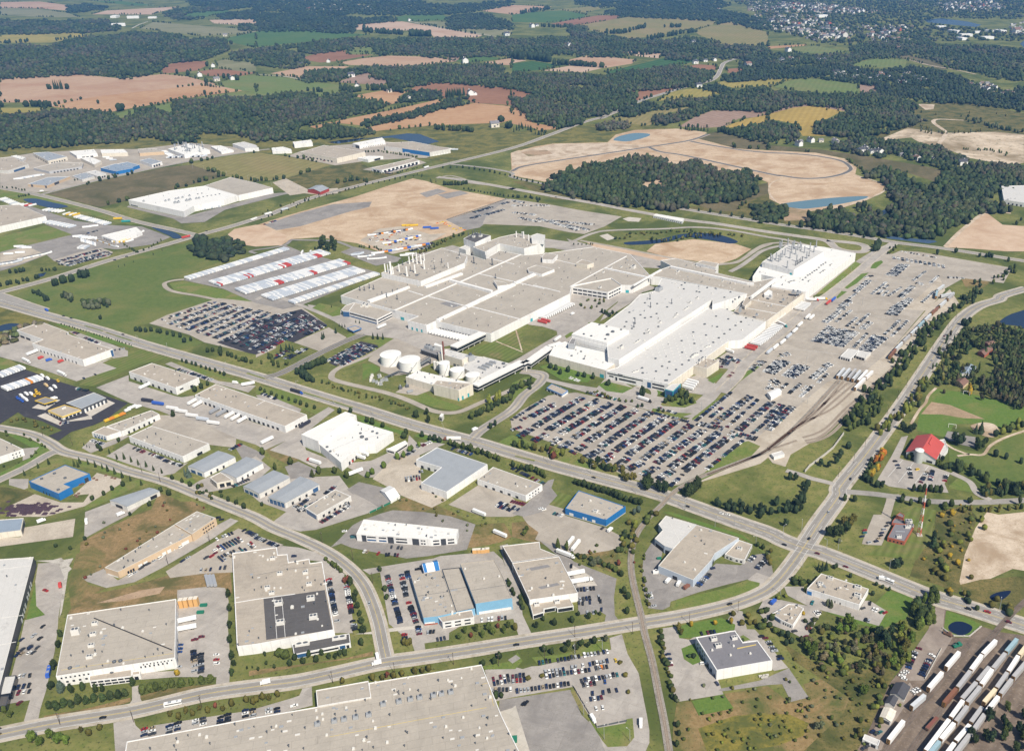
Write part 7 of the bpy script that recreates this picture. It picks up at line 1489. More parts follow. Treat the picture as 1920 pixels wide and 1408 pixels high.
for k in range(90):
 x,y=rr.gauss(0,13),rr.gauss(0,5);m.box((x,y,max(.2,1.8-(x/18)**2-(y/6)**2)),(rr.uniform(5,9),rr.uniform(3,5),rr.uniform(1,2.6)),taper=.4)
MT['purple']=g('purple_bark',(.048,.030,.042),(.08,.052,.064),None,.8);o=build(m,'bark_pile','purple');o.location=p;kind(o,'stuff')
# red and white mast
p=G(*parse('r4 735,1085')[0]);o=tag(empty('radio_mast',p),'tall red and white lattice radio mast beside the brick station','mast');HT=52
for k in range(7):
 m=MB();z0,z1=HT*k/7,HT*(k+1)/7;r0,r1=2.0*(1-z0/HT)+.35,2.0*(1-z1/HT)+.35;c0=[(r0*math.cos(a),r0*math.sin(a),z0)for a in(.5,2.6,4.7)];c1=[(r1*math.cos(a),r1*math.sin(a),z1)for a in(.5,2.6,4.7)]
 for i in range(3):
  m.beam(c0[i],c1[i],.34);m.beam(c1[i],c1[(i+1)%3],.22)
  mid0=[Vector(c0[i]).lerp(Vector(c1[i]),t)for t in(0,.5,1)];mid1=[Vector(c0[(i+1)%3]).lerp(Vector(c1[(i+1)%3]),t)for t in(0,.5,1)]
  m.beam(mid0[0],mid1[1],.2);m.beam(mid0[1],mid1[2],.2)
 MT['mastred']=MT.get('mastred')or plain('mast_red',(.50,.10,.05));build(m,'lattice_section','mastred' if k%2==0 else 'white',o)
m=MB();m.box((0,0,.5),(5,5,1));build(m,'footing','concrete_part',o);m=MB();m.cyl((0,0,HT),.2,6,n=6);build(m,'antenna','white',o)
# goal frames on the playing field
for k,sp_ in enumerate(('m3 1190,850 1240,858','m3 1288,632 1330,640')):
 a,b=W(sp_);o=tag(empty('goal_frame',a),('white goal frame beside the paved court','white goal frame below the yellow tree')[k],'goal');m=MB();d=b-a
 m.beam((0,0,0),(0,0,5),.35);m.beam(d,d+Vector((0,0,5)),.35);build(m,'post_pair','white',o);m=MB();m.beam((0,0,5),d+Vector((0,0,5)),.35);build(m,'crossbar','white',o)
# street lamps and poles
m=MB();m.cyl((0,0,0),.22,11,n=6,r2=.14);m.beam((0,0,10.8),(2.4,0,11.4),.14);LP=bpy.data.objects.new('street_lamp',m.mesh('lamp_pole',['steel']));h_=MB();h_.box((2.7,0,11.35),(1.1,.4,.22));LH=bpy.data.objects.new('lamp_head',h_.mesh('lamp_head',['offwhite']))
m=MB();m.cyl((0,0,0),.22,12,n=6,r2=.15);m.box((0,0,11.3),(2.4,.2,.2));UP=bpy.data.objects.new('utility_pole',m.mesh('utility_pole',['bark']));h_=MB();[h_.cyl((x,0,11.4),.12,.4,n=6)for x in(-1,0,1)];UH=bpy.data.objects.new('insulator',h_.mesh('insulator',['steel']))
def poles(spec,proto,head,lab,cat):
 for k,p in enumerate(W(spec)):
  o=proto.copy();C.objects.link(o);o.location=p;o.rotation_euler=(0,0,.5+k);c=head.copy();c.parent=o;C.objects.link(c);tag(o,lab%ordinal(k),cat,cat+'s')
poles('b2 1145,145 975,50 1255,140 1375,250 m2 1145,1395 820,1285 520,1155 235,1080 m1 1240,885 1030,845 770,765 515,695 270,595 m0 1485,475 1110,350 920,295 575,218',LP,LH,'grey street lamp, %s along the main road from the bend','street lamp')
poles('b2 1275,625 1000,690 680,745 360,855 185,890 355,765 b1 1370,930 1115,920 785,975 435,1025 b0 1140,1160 755,1245 340,1260',UP,UH,'thin utility pole, %s along the near road from the crossroads','utility pole')
poles('b1 660,462 548,330 375,235 b0 1185,232 950,360 m0 1060,1210 940,1150 775,1085 480,970 285,910',UP,UH,'utility pole, %s along the curving industrial road','utility pole')
poles('m3 465,1175 565,1085 640,980 720,875 790,755 855,665 915,575 975,500 1085,345 1130,255 1185,205 1240,135',UP,UH,'utility pole, %s up the wide road by the tree belt','utility pole')
poles('b3 85,190 190,165 330,272 195,372 70,522 395,272 685,385 1305,612',LP,LH,'street lamp, %s around the crossroads','street lamp')
poles('b2 405,1205 520,1340 665,1352 510,840 355,862',LP,LH,'parking lamp, %s in the commuter lot','street lamp')
poles('m2 335,832 590,902 865,950 1115,1010 1385,1070 700,800 960,870 1225,930 1505,800 1640,850 1250,740 1440,560 m3 260,695 470,565 500,630 640,420 780,310 850,420 400,300 250,440',LP,LH,'parking lamp, %s in the plant car parks','street lamp')
poles('r3 1520,730 1640,640 1390,860 1410,1160 1550,600 1420,430 1330,540 1310,950',LP,LH,'lamp, %s along the car storage rows','street lamp')
poles('u0 1335,350 1415,377 1497,392 1580,413 1665,427 1743,446 1820,462 u1 15,480 113,500 213,518 315,540',LP,LH,'pale lamp mast, %s along the edge of the olive field','street lamp')
# ================================================================== trees
def ico(sub):
 bm=bmesh.new();bmesh.ops.create_icosphere(bm,subdivisions=sub,radius=1);V=np.array([v.co[:]for v in bm.verts]);Fc=np.array([[v.index for v in f.verts]for f in bm.faces]);bm.free();return V,Fc
ICO1,ICO2=ico(1),ico(2)
def lump(base,amp,r):
 V,Fc=base;k=1+r.uniform(-amp,amp,len(V));return V*k[:,None],Fc
def crown_mesh(name,kindn,seed):
 """crown of many leaf-clump faces through the volume of several limbs' lobes; unit height 1, radius ~.5"""
 r=np.random.default_rng(seed);VV,FF,off=[],[],0
 def put(V,Fc):
  nonlocal off
  VV.append(V);FF.append(Fc+off);off+=len(V)
 pts=[]
 if kindn=='round':
  n=11
  for i in range(n):
   a=r.uniform(0,6.28);rad=r.uniform(.05,.30);z=r.uniform(.28,.80);s=r.uniform(.13,.21)
   c=np.array([rad*math.cos(a),rad*math.sin(a),z]);V,Fc=lump(ICO2,.38,r);put(V*s*.86*np.array([1,1,.9])+c,Fc);pts+=[(c,s)]*44
  c=np.array([0,0,.52]);V,Fc=lump(ICO2,.2,r);put(V*np.array([.22,.22,.32])+c,Fc)
 elif kindn=='oval':
  for i in range(9):
   t=i/8;a=r.uniform(0,6.28);w_=.20*math.sin(math.pi*(.18+.72*t));s=r.uniform(.11,.16)*(1.15-.55*t)
   c=np.array([w_*.6*math.cos(a),w_*.6*math.sin(a),.16+.74*t]);V,Fc=lump(ICO2,.36,r);put(V*s*np.array([1.0,1.0,.9])+c,Fc);pts+=[(c,s*1.1)]*40
  V,Fc=lump(ICO2,.15,r);put(V*np.array([.2,.2,.4])+np.array([0,0,.48]),Fc)
 elif kindn=='cone':
  for i in range(9):
   t=i/8;rr_=.27*(1-t)+.035;n=9;ring=[]
   for k in range(n):
    a=6.283*k/n+i*.4;q=rr_*r.uniform(.75,1.25);ring.append([q*math.cos(a),q*math.sin(a),.08+.84*t-.05*r.uniform(.3,1)])
   V=np.array(ring+[[0,0,.08+.84*t+.15]]);put(V,np.array([[k,(k+1)%n,n]for k in range(n)]));pts+=[(np.array([0,0,.1+.84*t]),rr_*.9)]*14
 else:  # shrub
  for i in range(7):
   a=r.uniform(0,6.28);rad=r.uniform(.1,.38);s=r.uniform(.18,.3);c=np.array([rad*math.cos(a),rad*math.sin(a),r.uniform(.25,.6)]);V,Fc=lump(ICO2,.3,r);put(V*s*.85+c,Fc);pts+=[(c,s)]*40
 for c,s in pts:
  d=r.normal(size=3);d/=np.linalg.norm(d);p=c+d*s*r.uniform(.8,1.25);q=r.normal(size=3);q/=np.linalg.norm(q);u=np.cross(d,q);L=s*r.uniform(.2,.52)
  put(np.array([p+q*L,p-q*L*.5+u*L*.8,p-q*L*.5-u*L*.8]),np.array([[0,1,2]]))
 V=np.concatenate(VV);Fc=np.concatenate(FF)
 me=bpy.data.meshes.new(name);me.from_pydata(V.tolist(),[],Fc.tolist());me.materials.append(MT['leaf']);return me
TP={k:[crown_mesh('crown_%s'%k,k,10+i+7*j)for i in range(4)]for j,k in enumerate(('round','oval','cone','shrub'))}
tm=MB();tm.cyl((0,0,-.02),.028,.55,n=7,r2=.014,cap=False)
for a,zz in((0,.28),(2.1,.34),(4.2,.4)):tm.beam((0,0,zz),(.17*math.cos(a),.17*math.sin(a),zz+.2),.018)
TRUNK=tm.mesh('trunk',['bark'])
TCOL={'green':(.058,.078,.020),'dark':(.030,.046,.016),'deep':(.024,.040,.020),'bright':(.075,.115,.022),'lime':(.12,.14,.028),'blue':(.055,.078,.066),'grey':(.085,.10,.062),'yellow':(.24,.17,.02),'orange':(.30,.11,.02),'red':(.13,.045,.03),'olive':(.09,.085,.022)}
TREES=[]
def trees(spec,desc,h=7.5,shape='round',col='green',wd=1.0):
 """trees standing at the given trunk foot points"""
 for i,p in enumerate(W(spec)):TREES.append([p,h*random.uniform(.88,1.14),shape,col,wd*random.uniform(.9,1.12),desc])
def treeline(spec,n,desc,jit=1.0,**kw):
 P=W(spec);Ls=[(b-a).length for a,b in zip(P[:-1],P[1:])];T=sum(Ls)
 for k in range(n):
  t=T*(k+.5)/n;i=0
  while i<len(Ls)-1 and t>Ls[i]:t-=Ls[i];i+=1
  p=P[i].lerp(P[i+1],t/Ls[i])+Vector((random.gauss(0,jit),random.gauss(0,jit),0));h=kw.get('h',7.5)
  TREES.append([p,h*random.uniform(.8,1.2),kw.get('shape','round'),random.choice(kw['cols'])if 'cols' in kw else kw.get('col','green'),kw.get('wd',1.0)*random.uniform(.85,1.2),desc])
trees('b0 283,1168 320,1172 363,1155 403,1160 447,1140 493,1140 535,1125 583,1128 628,1112 672,1110 712,1098','the lawn row before the square warehouse',9,'oval','dark',1.6);trees('b0 350,1072','the square warehouse wall',11,'oval','blue',1.3);trees('b0 403,1078 470,1062 545,1075 583,1070 752,1035','the office wall of the square warehouse',9,'oval','dark',1.3);trees('b0 810,1080 853,1072 882,1068 928,1058 975,1048 1028,1045 1081,1030 1138,1025 1190,1018','the clipped row beside the square warehouse lot',9,'oval','green',1.7);trees('b0 1003,980','the lot corner of the square warehouse',7,'round','yellow')
trees('b0 345,765 333,825 308,950 310,930 292,1062','the side hedge of the square warehouse',10,'round','dark');trees('b0 185,1360 235,1378 290,1340 335,1365 380,1370','the big clump beside the near road',12,'round','bright',1.1);trees('b0 460,1305 505,1318 567,1288 963,1210 1010,1225 1052,1195 1088,1208 1130,1182 1175,1188 1260,1180 1310,1152 1392,1130 1430,1142','the verge between the near road and the big plant',6.5,'round','olive');trees('b0 1216,1162','the verge, reddest of its row',6,'round','red')
trees('b0 1300,620 1300,715 1303,800 1310,890 1312,985 1325,930 1290,540','the strip along the stepped factory',9,'round','dark');trees('b0 1395,942 1425,940','the lawn of the stepped factory',3,'oval','dark');trees('b0 30,1200 62,1220','the lobby lawn corner',9,'round','green');trees('b0 318,258 400,272','the grass strip by the gravel yard',5,'round','dark');trees('b0 482,218 1480,25 1380,30 735,80','the edge of the brown field',5,'round','deep')
trees('b1 535,475 565,545 560,570 575,605 590,650 598,692 608,748','the strip inside the road curve',10,'round','dark');trees('b1 500,460 520,450','the strip head inside the road curve',7,'round','red');trees('b1 395,335 435,368 448,375 465,388 480,402','the small wedge beside the curving road',6,'round','green');trees('b1 52,872 60,920 15,955 105,942','the stepped factory corner lawn',5,'oval','dark');trees('b1 135,868 170,880 150,870','the stepped factory office corner',7,'shrub','green',1.6);trees('b1 270,920 300,880 342,905 375,870 415,890 193,925 220,895 452,890 475,875 503,868 597,810','the stepped factory front lawn',8,'round','dark')
trees('b1 730,505 740,552 700,395','the verge of the sky-blue factory lot',6,'round','dark');trees('b1 840,808 870,805 855,812','the island beside the junction',7,'round','olive');trees('b1 1148,780 1180,745 1245,735 1280,768 1315,728 1340,752 1400,742 1425,715','the lawn below the tall sky-blue wall',9,'round','green');trees('b1 1215,765 1365,712','the lawn below the tall sky-blue wall, reddish',6,'round','red');trees('b1 660,1012 780,995 825,985 900,970 978,955 715,1005 940,968 490,1025','the roof edge verge of the big plant',6.5,'round','olive');trees('b1 743,995','the roof edge verge, darkest red of it',7,'round','red');trees('b1 40,1115 78,1122 125,1098 5,1130','the verge beside the big plant drive',7,'round','olive');trees('b1 1375,885 1345,915 1280,925 1355,1110 1385,1108','the near road corner of the big plant',7,'round','dark')
trees('b2 138,715 240,698 340,682 437,665','the front lawn of the stained-roof warehouse',8,'round','dark');trees('b2 178,672 375,645 472,635 497,640','the front garden of the stained-roof warehouse',5,'round','dark');treeline('b2 -20,440 10,500 45,570 75,625',7,'the hedge between the two factories',h=6,col='dark');trees('b2 20,725','the drive corner of the sky-blue factory',8,'round','olive')
trees('b2 70,195 85,175','the dry bank by the blue warehouse drive',9,'round','green');trees('b2 260,268 310,280','the bank behind the stained-roof warehouse',14,'oval','green',.9);trees('b2 460,368 480,355','the bank above the truck yard',9,'round','grey',1.3);treeline('b2 330,300 430,330 560,380 610,420',12,'the bank above the truck yard, low bush',h=5,shape='shrub',wd=1.6,cols=('olive','green','dark'));trees('b2 618,422 632,518 650,632 655,550','the green beside the railway',7,'round','dark');trees('b2 602,360','the railway bank, purple-red',7,'round','red')
treeline('b2 820,80 720,150 650,220 640,300 690,130',22,'the railway cutting bushes',4,h=6,cols=('olive','green','lime','dark'),shape='shrub',wd=1.4);treeline('b2 740,300 730,400 770,590 760,520',12,'the railway fence line',1.5,h=4,cols=('olive','green'),shape='shrub',wd=1.3);trees('b2 690,75 715,60','the blue warehouse corner',7,'round','blue')
trees('b2 183,845 225,860 298,848 320,820 367,838 392,812 430,825 465,800','the commuter lot verge',7.5,'round','dark');trees('b2 530,790','the commuter lot verge end',9,'round','grey');trees('b2 170,990 610,915 640,985 655,1080 92,1005','the commuter lot islands',3.5,'shrub','olive',1.8);treeline('b2 830,740 860,880 890,1010 910,1110',16,'the hedge along the slate warehouse yard',1,h=4.5,shape='shrub',wd=1.5,cols=('green','dark','olive'));trees('b2 930,1380 935,1270 920,1120 940,1320','the rough grass beside the railway',6,'round','dark')
trees('b2 955,755 940,730','the slate warehouse drive mouth',9,'round','olive');trees('b2 1145,695 1010,705 1235,690','the lawn above the slate warehouse',6,'round','yellow');trees('b2 1000,880 1025,880','the slate warehouse side garden',4,'shrub','deep',1.5);trees('b2 1300,790','the slate warehouse notch',4,'round','dark');treeline('b2 1290,640 1330,690 1444,720 1440,590',16,'the bank below the bend',4,h=5,shape='shrub',wd=1.6,cols=('olive','green','dark'))
trees('b2 1415,270 1435,310 1385,255','the angled factory office garden',6,'round','dark');trees('b2 1165,30 1220,55 1250,60 1290,70 1340,70 1400,95 1410,75 1300,40','the wide lawn by the level crossing',9,'round','deep')
trees('b3 15,290 10,360 0,330','the lawn corner inside the crossroads',7,'round','olive');trees('b3 15,75 60,70 100,65 130,60 155,65 185,55 110,30 100,140','the clump west of the crossroads arm',10,'round','deep');trees('b3 345,195 375,200 410,195 440,180','the big clump before the brick station',15,'round','dark',1.2);trees('b3 460,150 480,120 425,130','the yellowing clump before the brick station',12,'round','olive',1.2);trees('b3 400,235','the brick station lawn',6,'round','grey');trees('b3 930,262 935,215','the tall grass beside the brick station',13,'oval','deep',1.2);trees('b3 720,378 740,368','the main road verge lawn',12,'round','deep',1.2)
treeline('b3 960,60 1080,60 1100,200 960,330 1000,430 1090,420',30,'the goldenrod thicket',9,h=6,shape='shrub',wd=1.5,cols=('olive','lime','green','yellow'));treeline('b3 280,395 300,385 325,400',5,'the white box corner pines',2,h=10,shape='cone',col='deep');trees('b3 465,430 375,380 385,372','the white box lawn',5,'round','deep');trees('b3 610,475 645,490 683,505 590,530','the main road edge lawn',5,'round','deep');trees('b3 355,600 335,590','the white box drive',9,'oval','grey');treeline('b3 130,470 210,430 220,500 150,480',8,'the white box drive corner',3,h=5,shape='shrub',wd=1.4,cols=('green','dark'));trees('b3 75,760 100,810 130,800 110,770','the showroom back lawn',7,'round','deep');trees('b3 100,540 60,550','the bend corner island',4,'shrub','lime',1.5);trees('b3 200,640','the showroom bed',4,'round','yellow')
# thickets by the rail yard: single plants one can tell apart
treeline('b3 800,640 830,690 860,720 880,640 920,560 900,620 850,610',16,'the tall poplar stand beside the rail yard lane',5,h=13,shape='oval',wd=1.5,cols=('green','bright','dark'));trees('b3 440,745 400,740 480,735 450,700','the thicket behind the white box',13,'round','bright',1.1);trees('b3 235,870 260,850 215,840','the thicket corner below the showroom',12,'round','bright');trees('b3 650,790 690,760 630,770 670,830','the dark heart of the thicket',15,'round','deep')
treeline('b3 690,980 740,900 720,830 790,760 660,940 700,870 770,820 820,760',26,'the bright thicket beside the rail yard',8,h=11,shape='round',cols=('bright','lime','green','olive'));treeline('b3 270,760 340,900 430,940 520,900 600,960 560,800 500,740 380,800',34,'the scrubby thicket',9,h=6,shape='shrub',wd=1.3,cols=('grey','olive','bright','green','lime'));trees('b3 540,1090 525,1080 555,1075','the slope below the thicket',8,'round','bright',1.2);trees('b3 275,1285 300,1280','the goldenrod field',9,'round','grey',1.3);trees('b3 358,1230 490,1335','the goldenrod field edge',5,'round','green');treeline('b3 560,1290 500,1300 600,1180 680,1040',10,'the fence edge of the rail yard',3,h=5,shape='shrub',wd=1.4,cols=('olive','lime','green'))
treeline('b3 1260,1400 1300,1330 1400,1270 1444,1240 1440,1340 1350,1400',22,'the dark corner wood beyond the wagons',8,h=12,cols=('deep','dark','green'));treeline('b3 1130,545 1060,520 1170,560 1250,600 1400,590',12,'the marsh bushes',5,h=6,shape='shrub',wd=1.5,cols=('deep','dark','olive'))
# middle ground
T_='the industrial road trees'
trees('m0 255,1118 325,1095 165,1168 493,1105 530,1090 518,1112 585,1095 632,1112 677,1122 713,1140 760,1158 810,1182 863,1202 935,1230 725,1025 775,1060 822,1060 868,1078 915,1098 967,1110 1015,1135 1070,1152',T_,9,'cone','dark',1.3);trees('m0 1140,1195 1205,1215 1258,1240 1065,1275 1118,1298 1310,1258 743,1265 687,1298 612,1332 1510,1338 1563,1358 1615,1385 812,1238 650,990 668,1005 990,1368 785,945',T_,7,'round','dark');trees('m0 1225,1175 1250,1178','the first grey unit, blue-green',13,'cone','blue',1.2);trees('m0 555,970 575,980 592,985',T_,5,'cone','deep');treeline('m0 1300,1265 1350,1290 1420,1305 1460,1285',10,T_,3,h=4,shape='shrub',wd=1.5,cols=('green','dark','olive'));treeline('m0 60,830 130,800 230,830 350,880',10,T_,2,h=4,shape='shrub',wd=1.6,col='olive');treeline('m0 20,880 200,940 300,970 250,1030 30,1130',12,T_,3,h=4,cols=('green','dark'))
D_='the four-lane road trees'
treeline('m0 1190,412 1500,512',10,D_,.6,h=6,col='deep');treeline('m0 400,170 880,315',26,D_,.5,h=2.5,col='deep');trees('m0 1290,615 1332,595 1372,575 1145,780',D_,9,'round','dark');treeline('m1 15,600 65,620 110,640 158,655 208,670 260,690 308,705 352,720 402,735',10,D_,.5,h=6,col='dark');trees('m1 555,755 625,755',D_,8,'round','deep');trees('m1 735,815 770,830 838,850 978,925 990,900',D_,9,'round','dark');trees('m1 1100,915 1150,935 1182,940 1212,950',D_,9,'round','deep');trees('m1 845,1120 975,1050 1015,1010 935,1060 1075,980 1030,1000 740,1180 770,1160',D_,8,'round','bright');trees('m1 522,1155 602,1185 418,1155 232,1095 375,1180 45,1030 130,1130',D_,10,'oval','green',1.1);treeline('m1 1280,960 1320,985 1365,990 1415,1005 1450,1020 1490,1030 1530,1045 1570,1060 1615,1075',13,D_,.8,h=8,cols=('dark','green'))
trees('m0 900,215 930,220 965,222 1000,218 1040,225 1060,230 1105,240 1148,250 1192,258 1220,290 1262,280','the dark meadow edge',8,'round','deep');trees('m0 565,65 590,70 620,72 650,68 600,50 640,50','the dark meadow clump',10,'round','grey',1.2);trees('m0 690,50 710,60 665,138 300,20 320,15 470,25','the dark meadow',8,'round','deep')
treeline('m0 1340,360 1430,345 1480,370 1540,390 1580,420 1620,410 1650,440',12,D_,2,h=8,cols=('dark','green'));treeline('m1 20,430 80,420 130,460 190,450 75,395',8,D_,2,h=8,cols=('green','dark'));trees('m1 170,355 205,345 225,340 245,350 440,270 450,260 528,230 85,400',D_,13,'cone','deep',1.2);treeline('m1 270,490 340,545 390,550 300,510 350,520',16,D_,1.5,h=10,col='deep');treeline('m1 310,480 380,455 470,420',12,D_,1.5,h=10,cols=('deep','dark'));treeline('m1 420,555 560,600 700,640 900,690 1040,740',40,D_,3,h=4,cols=('dark','green','olive'));trees('m1 775,268 805,270 840,270',D_,11,'cone','deep',1.3);trees('m1 1130,770 1140,820 1060,785',D_,12,'round','dark');trees('m1 552,185 570,190 588,190 660,160 685,165 500,60',D_,7,'cone','deep')
treeline('m1 1415,805 1690,670 m2 0,620 150,560',20,'the gallery road avenue',1,h=11,cols=('dark','green'));trees('m1 1550,720 1590,680 1540,690 1610,660',D_,15,'oval','lime',1.2);trees('m1 1550,858 1580,840 m2 120,600',D_,8,'round','deep');trees('m2 255,462 290,475 372,485 437,515 478,520 535,530 320,500','the south hall lawn',9,'round','deep');trees('m2 640,570 632,575',D_,9,'round','deep');trees('m2 850,645 860,640 870,645',D_,14,'oval','deep');treeline('m2 1020,690 1080,660 1150,640 1200,690 1100,700',18,D_,3,h=9,cols=('deep','dark','green'))
treeline('m2 20,975 60,985 130,1000 180,1005 240,1015 300,1060 330,1020',14,D_,2,h=11,cols=('dark','green','olive','lime'));trees('m2 275,1060 260,1030',D_,9,'round','red');treeline('m2 510,1090 560,1130 640,1130 700,1150',16,D_,2.5,h=11,cols=('dark','deep','green','olive'));trees('m2 735,1185 755,1210 790,1200 810,1195',D_,12,'round','olive');trees('m2 895,1265 905,1245 880,1250',D_,17,'round','dark',1.1);trees('m2 985,1275 1010,1280 960,1265',D_,15,'round','deep',1.2);trees('m2 1170,1310 1200,1290 1220,1270 1150,1290',D_,17,'round','dark',1.1);trees('m2 1355,1368 1420,1400 1440,1380 1470,1395 1500,1370 1550,1408 1600,1400 1640,1400 1670,1405',D_,11,'round','deep')
treeline('m2 405,1220 870,1370',15,'the verge row above the blue warehouse',.6,h=9,col='dark',wd=1.05);treeline('m2 0,1110 160,1150 240,1190',9,D_,.8,h=8,cols=('dark','green'));treeline('m2 600,90 640,120 700,130 680,100',9,D_,2,h=8,col='deep');treeline('m2 500,630 560,625 640,660 800,690',14,D_,2,h=4,shape='shrub',wd=1.4,cols=('olive','dark','green'));trees('m2 830,720 860,715 970,745 1000,750',D_,6,'round','deep');treeline('m2 430,40 500,70 560,45 620,20 480,20',14,D_,2,h=5,cols=('green','dark','olive'))
BT='the tree belt beside the wide road'
treeline('m3 505,870 560,800 640,690 700,620 760,580 840,520 900,420 960,350 1020,260 1080,210 1160,120',115,BT,5,h=10,cols=('deep','dark','dark','green'));treeline('m3 590,860 640,800 720,730 760,690',18,BT,4,h=8,cols=('dark','green'));trees('m3 350,1105 400,1115 450,1090 480,1045 530,990 470,1060',BT,11,'round','deep',1.1);treeline('m3 1200,95 1260,60 1340,20 u3 1420,1330 1560,1290',20,BT,4,h=9,cols=('deep','dark'));treeline('u3 1400,1370 1580,1220 1760,1170 1830,1110 1720,1200',22,BT,5,h=8,cols=('deep','dark','green'))
treeline('m3 700,900 760,860 830,830 880,780 940,720 1000,640 1060,560 1130,540',45,BT,4,h=9,cols=('dark','green','olive','lime'));trees('m3 935,890 950,880 960,870 890,870',BT,13,'round','deep',1.1);treeline('m3 765,1025 740,1060 715,1085',9,'the autumn row beside the barn lane',1,h=9,cols=('orange','yellow','orange'));treeline('m3 715,1110 690,1150 660,1185',10,'the autumn row near the crossroads',1.5,h=10,cols=('yellow','lime','green','orange'));treeline('m3 680,1070 650,1150 630,1190',7,'the shaded side of the autumn row',1,h=6,col='deep');trees('m3 640,1200 660,1215 680,1220 715,1245 750,1250','the barn car park corner',10,'round','deep');trees('m3 960,1270 1000,1272 1030,1275 1070,1272 1105,1278 1138,1280','the barn car park front',10,'oval','dark',1.3);trees('m3 145,1195 180,1200 245,1290 260,1240 250,1270 230,1250 120,1400 55,1370 60,1350','the tip of the long lawn',11,'round','deep');treeline('m3 120,1408 190,1390 270,1310 90,1400',8,'the tip of the long lawn',3,h=10,col='deep')
trees('m3 930,1060 945,1055',BT,8,'round','green');treeline('m3 1130,1080 1200,1120 1300,1120 1370,1170 1420,1190 1500,1220',22,BT,4,h=9,cols=('deep','dark','green'));treeline('m3 1400,1290 1480,1300 1560,1270 1690,1240',18,BT,3,h=9,cols=('deep','dark','olive'));trees('m3 1260,970 1230,950 1280,960',BT,17,'round','deep',1.1);trees('m3 1400,890 1405,880 1370,890',BT,16,'cone','deep',1.2);trees('m3 1390,1000 1410,990 1430,970 1380,970',BT,13,'round','dark');trees('m3 1500,910 1500,1045 1570,1060 1668,1090',BT,9,'round','deep');treeline('m3 1550,905 1600,880 1640,850 1690,830',12,BT,3,h=9,cols=('dark','lime','green'));trees('m3 1330,635 1325,620',BT,14,'oval','yellow',1.2);trees('m3 880,1345 890,1330 940,1365 1000,1350 1055,1370 1210,1370 1330,1350 570,1340 505,1335','the side road',9,'round','dark');treeline('m3 1250,1400 1690,1390',16,BT,2,h=6,cols=('olive','green','dark'));trees('m3 1310,185 1330,170 1290,180',BT,14,'round','deep')
for sp_,n_,cl in(('b2 1080,1310 1200,1240 1444,1230 b3 60,1240 180,1280 60,1330 b2 1300,1330 1150,1380',46,('olive','lime','green')),('b2 1000,1180 1300,1120 b3 60,1150 300,1080 400,1200 250,1350',34,('olive','grey','green')),('b3 150,950 300,960 480,1000 620,980 560,1150 460,1300',44,('olive','lime','green','dark')),('b0 480,260 700,160 950,60 1080,60 800,250 560,400',26,('olive','red','grey')),('b2 420,300 560,300 520,360',12,('olive','red','green')),('b3 1000,100 1150,90 1050,350 1000,450 900,330',30,('olive','lime','green','yellow')),('b1 780,20 1000,30 1200,130 1350,170',18,('olive','green','grey'))):
 treeline(sp_,n_,'the rough field',11,h=2.8,shape='shrub',wd=1.5,cols=cl)
FR='distant trees'
trees('u0 1450,960 1500,1000 1540,990',FR,14,'round','deep');treeline('u0 230,1300 260,1290 290,1300 330,1330 370,1345',7,FR,2,h=9,col='deep');trees('u0 465,1220 480,1215 525,1210 535,1205 400,1240 420,1235',FR,15,'oval','deep',1.1);trees('u0 590,1180 620,1180 645,1175',FR,16,'round','deep',1.1);treeline('u0 450,1330 490,1320 530,1355',8,FR,2,h=10,cols=('grey','deep'));treeline('u0 600,1390 700,1380 790,1380',14,FR,3,h=11,cols=('grey','grey','dark'));trees('u0 870,1100 915,1090 980,1065 1190,980 1125,1010',FR,6,'cone','deep');trees('u1 480,965 530,975 580,970 500,940 560,930','the lone oak clump by the building site',20,'round','dark',1.1);treeline('u1 420,975 520,985 600,975',8,FR,2,h=7,col='deep')
treeline('u0 0,1240 100,1230 200,1200 270,1190',12,FR,3,h=8,cols=('deep','dark'));treeline('u0 80,1145 120,1140 180,1135 200,1130',6,FR,2,h=8,col='deep');treeline('u0 300,1130 440,1120',6,FR,2,h=6,col='dark');treeline('u0 900,930 1010,1000 1100,960 1190,905',14,FR,2,h=5,cols=('dark','green'));treeline('u0 540,470 620,450 800,440 870,420',14,FR,2,h=5,cols=('dark','green'));treeline('u0 0,510 200,545',8,FR,2,h=5,col='dark');treeline('u0 130,590 220,575',5,FR,1,h=5,col='dark')
treeline('u1 600,490 680,470 720,460 800,480',14,FR,5,h=10,cols=('dark','deep','green'));treeline('u1 50,760 400,610 850,490 1200,420',30,FR,3,h=5,cols=('deep','dark'));trees('u1 1215,440 1220,430 1290,485 1280,475 1320,480',FR,10,'cone','deep');treeline('u1 1370,500 1480,500 1560,490',12,FR,2,h=10,cols=('deep','dark'));treeline('u1 1520,530 1877,590',18,FR,2,h=5,col='deep');treeline('u1 1350,375 1500,370 1700,400 1877,440 u2 50,460 250,500',20,FR,1,h=7,col='deep');treeline('u1 800,260 900,255 1000,270 1100,285 1200,300',26,FR,2,h=6,cols=('dark','green'));treeline('u1 830,410 1000,420 1240,360',20,FR,2,h=5,cols=('dark','green'));treeline('u1 1200,1010 1400,900 1520,860',30,FR,3,h=6,cols=('green','dark','olive'));treeline('u1 740,950 860,960 960,990',10,FR,2,h=5,cols=('grey','dark'));treeline('u1 0,720 500,560',10,FR,8,h=5,cols=('olive','dark'));treeline('u1 650,120 700,110',1,FR,1,h=1)
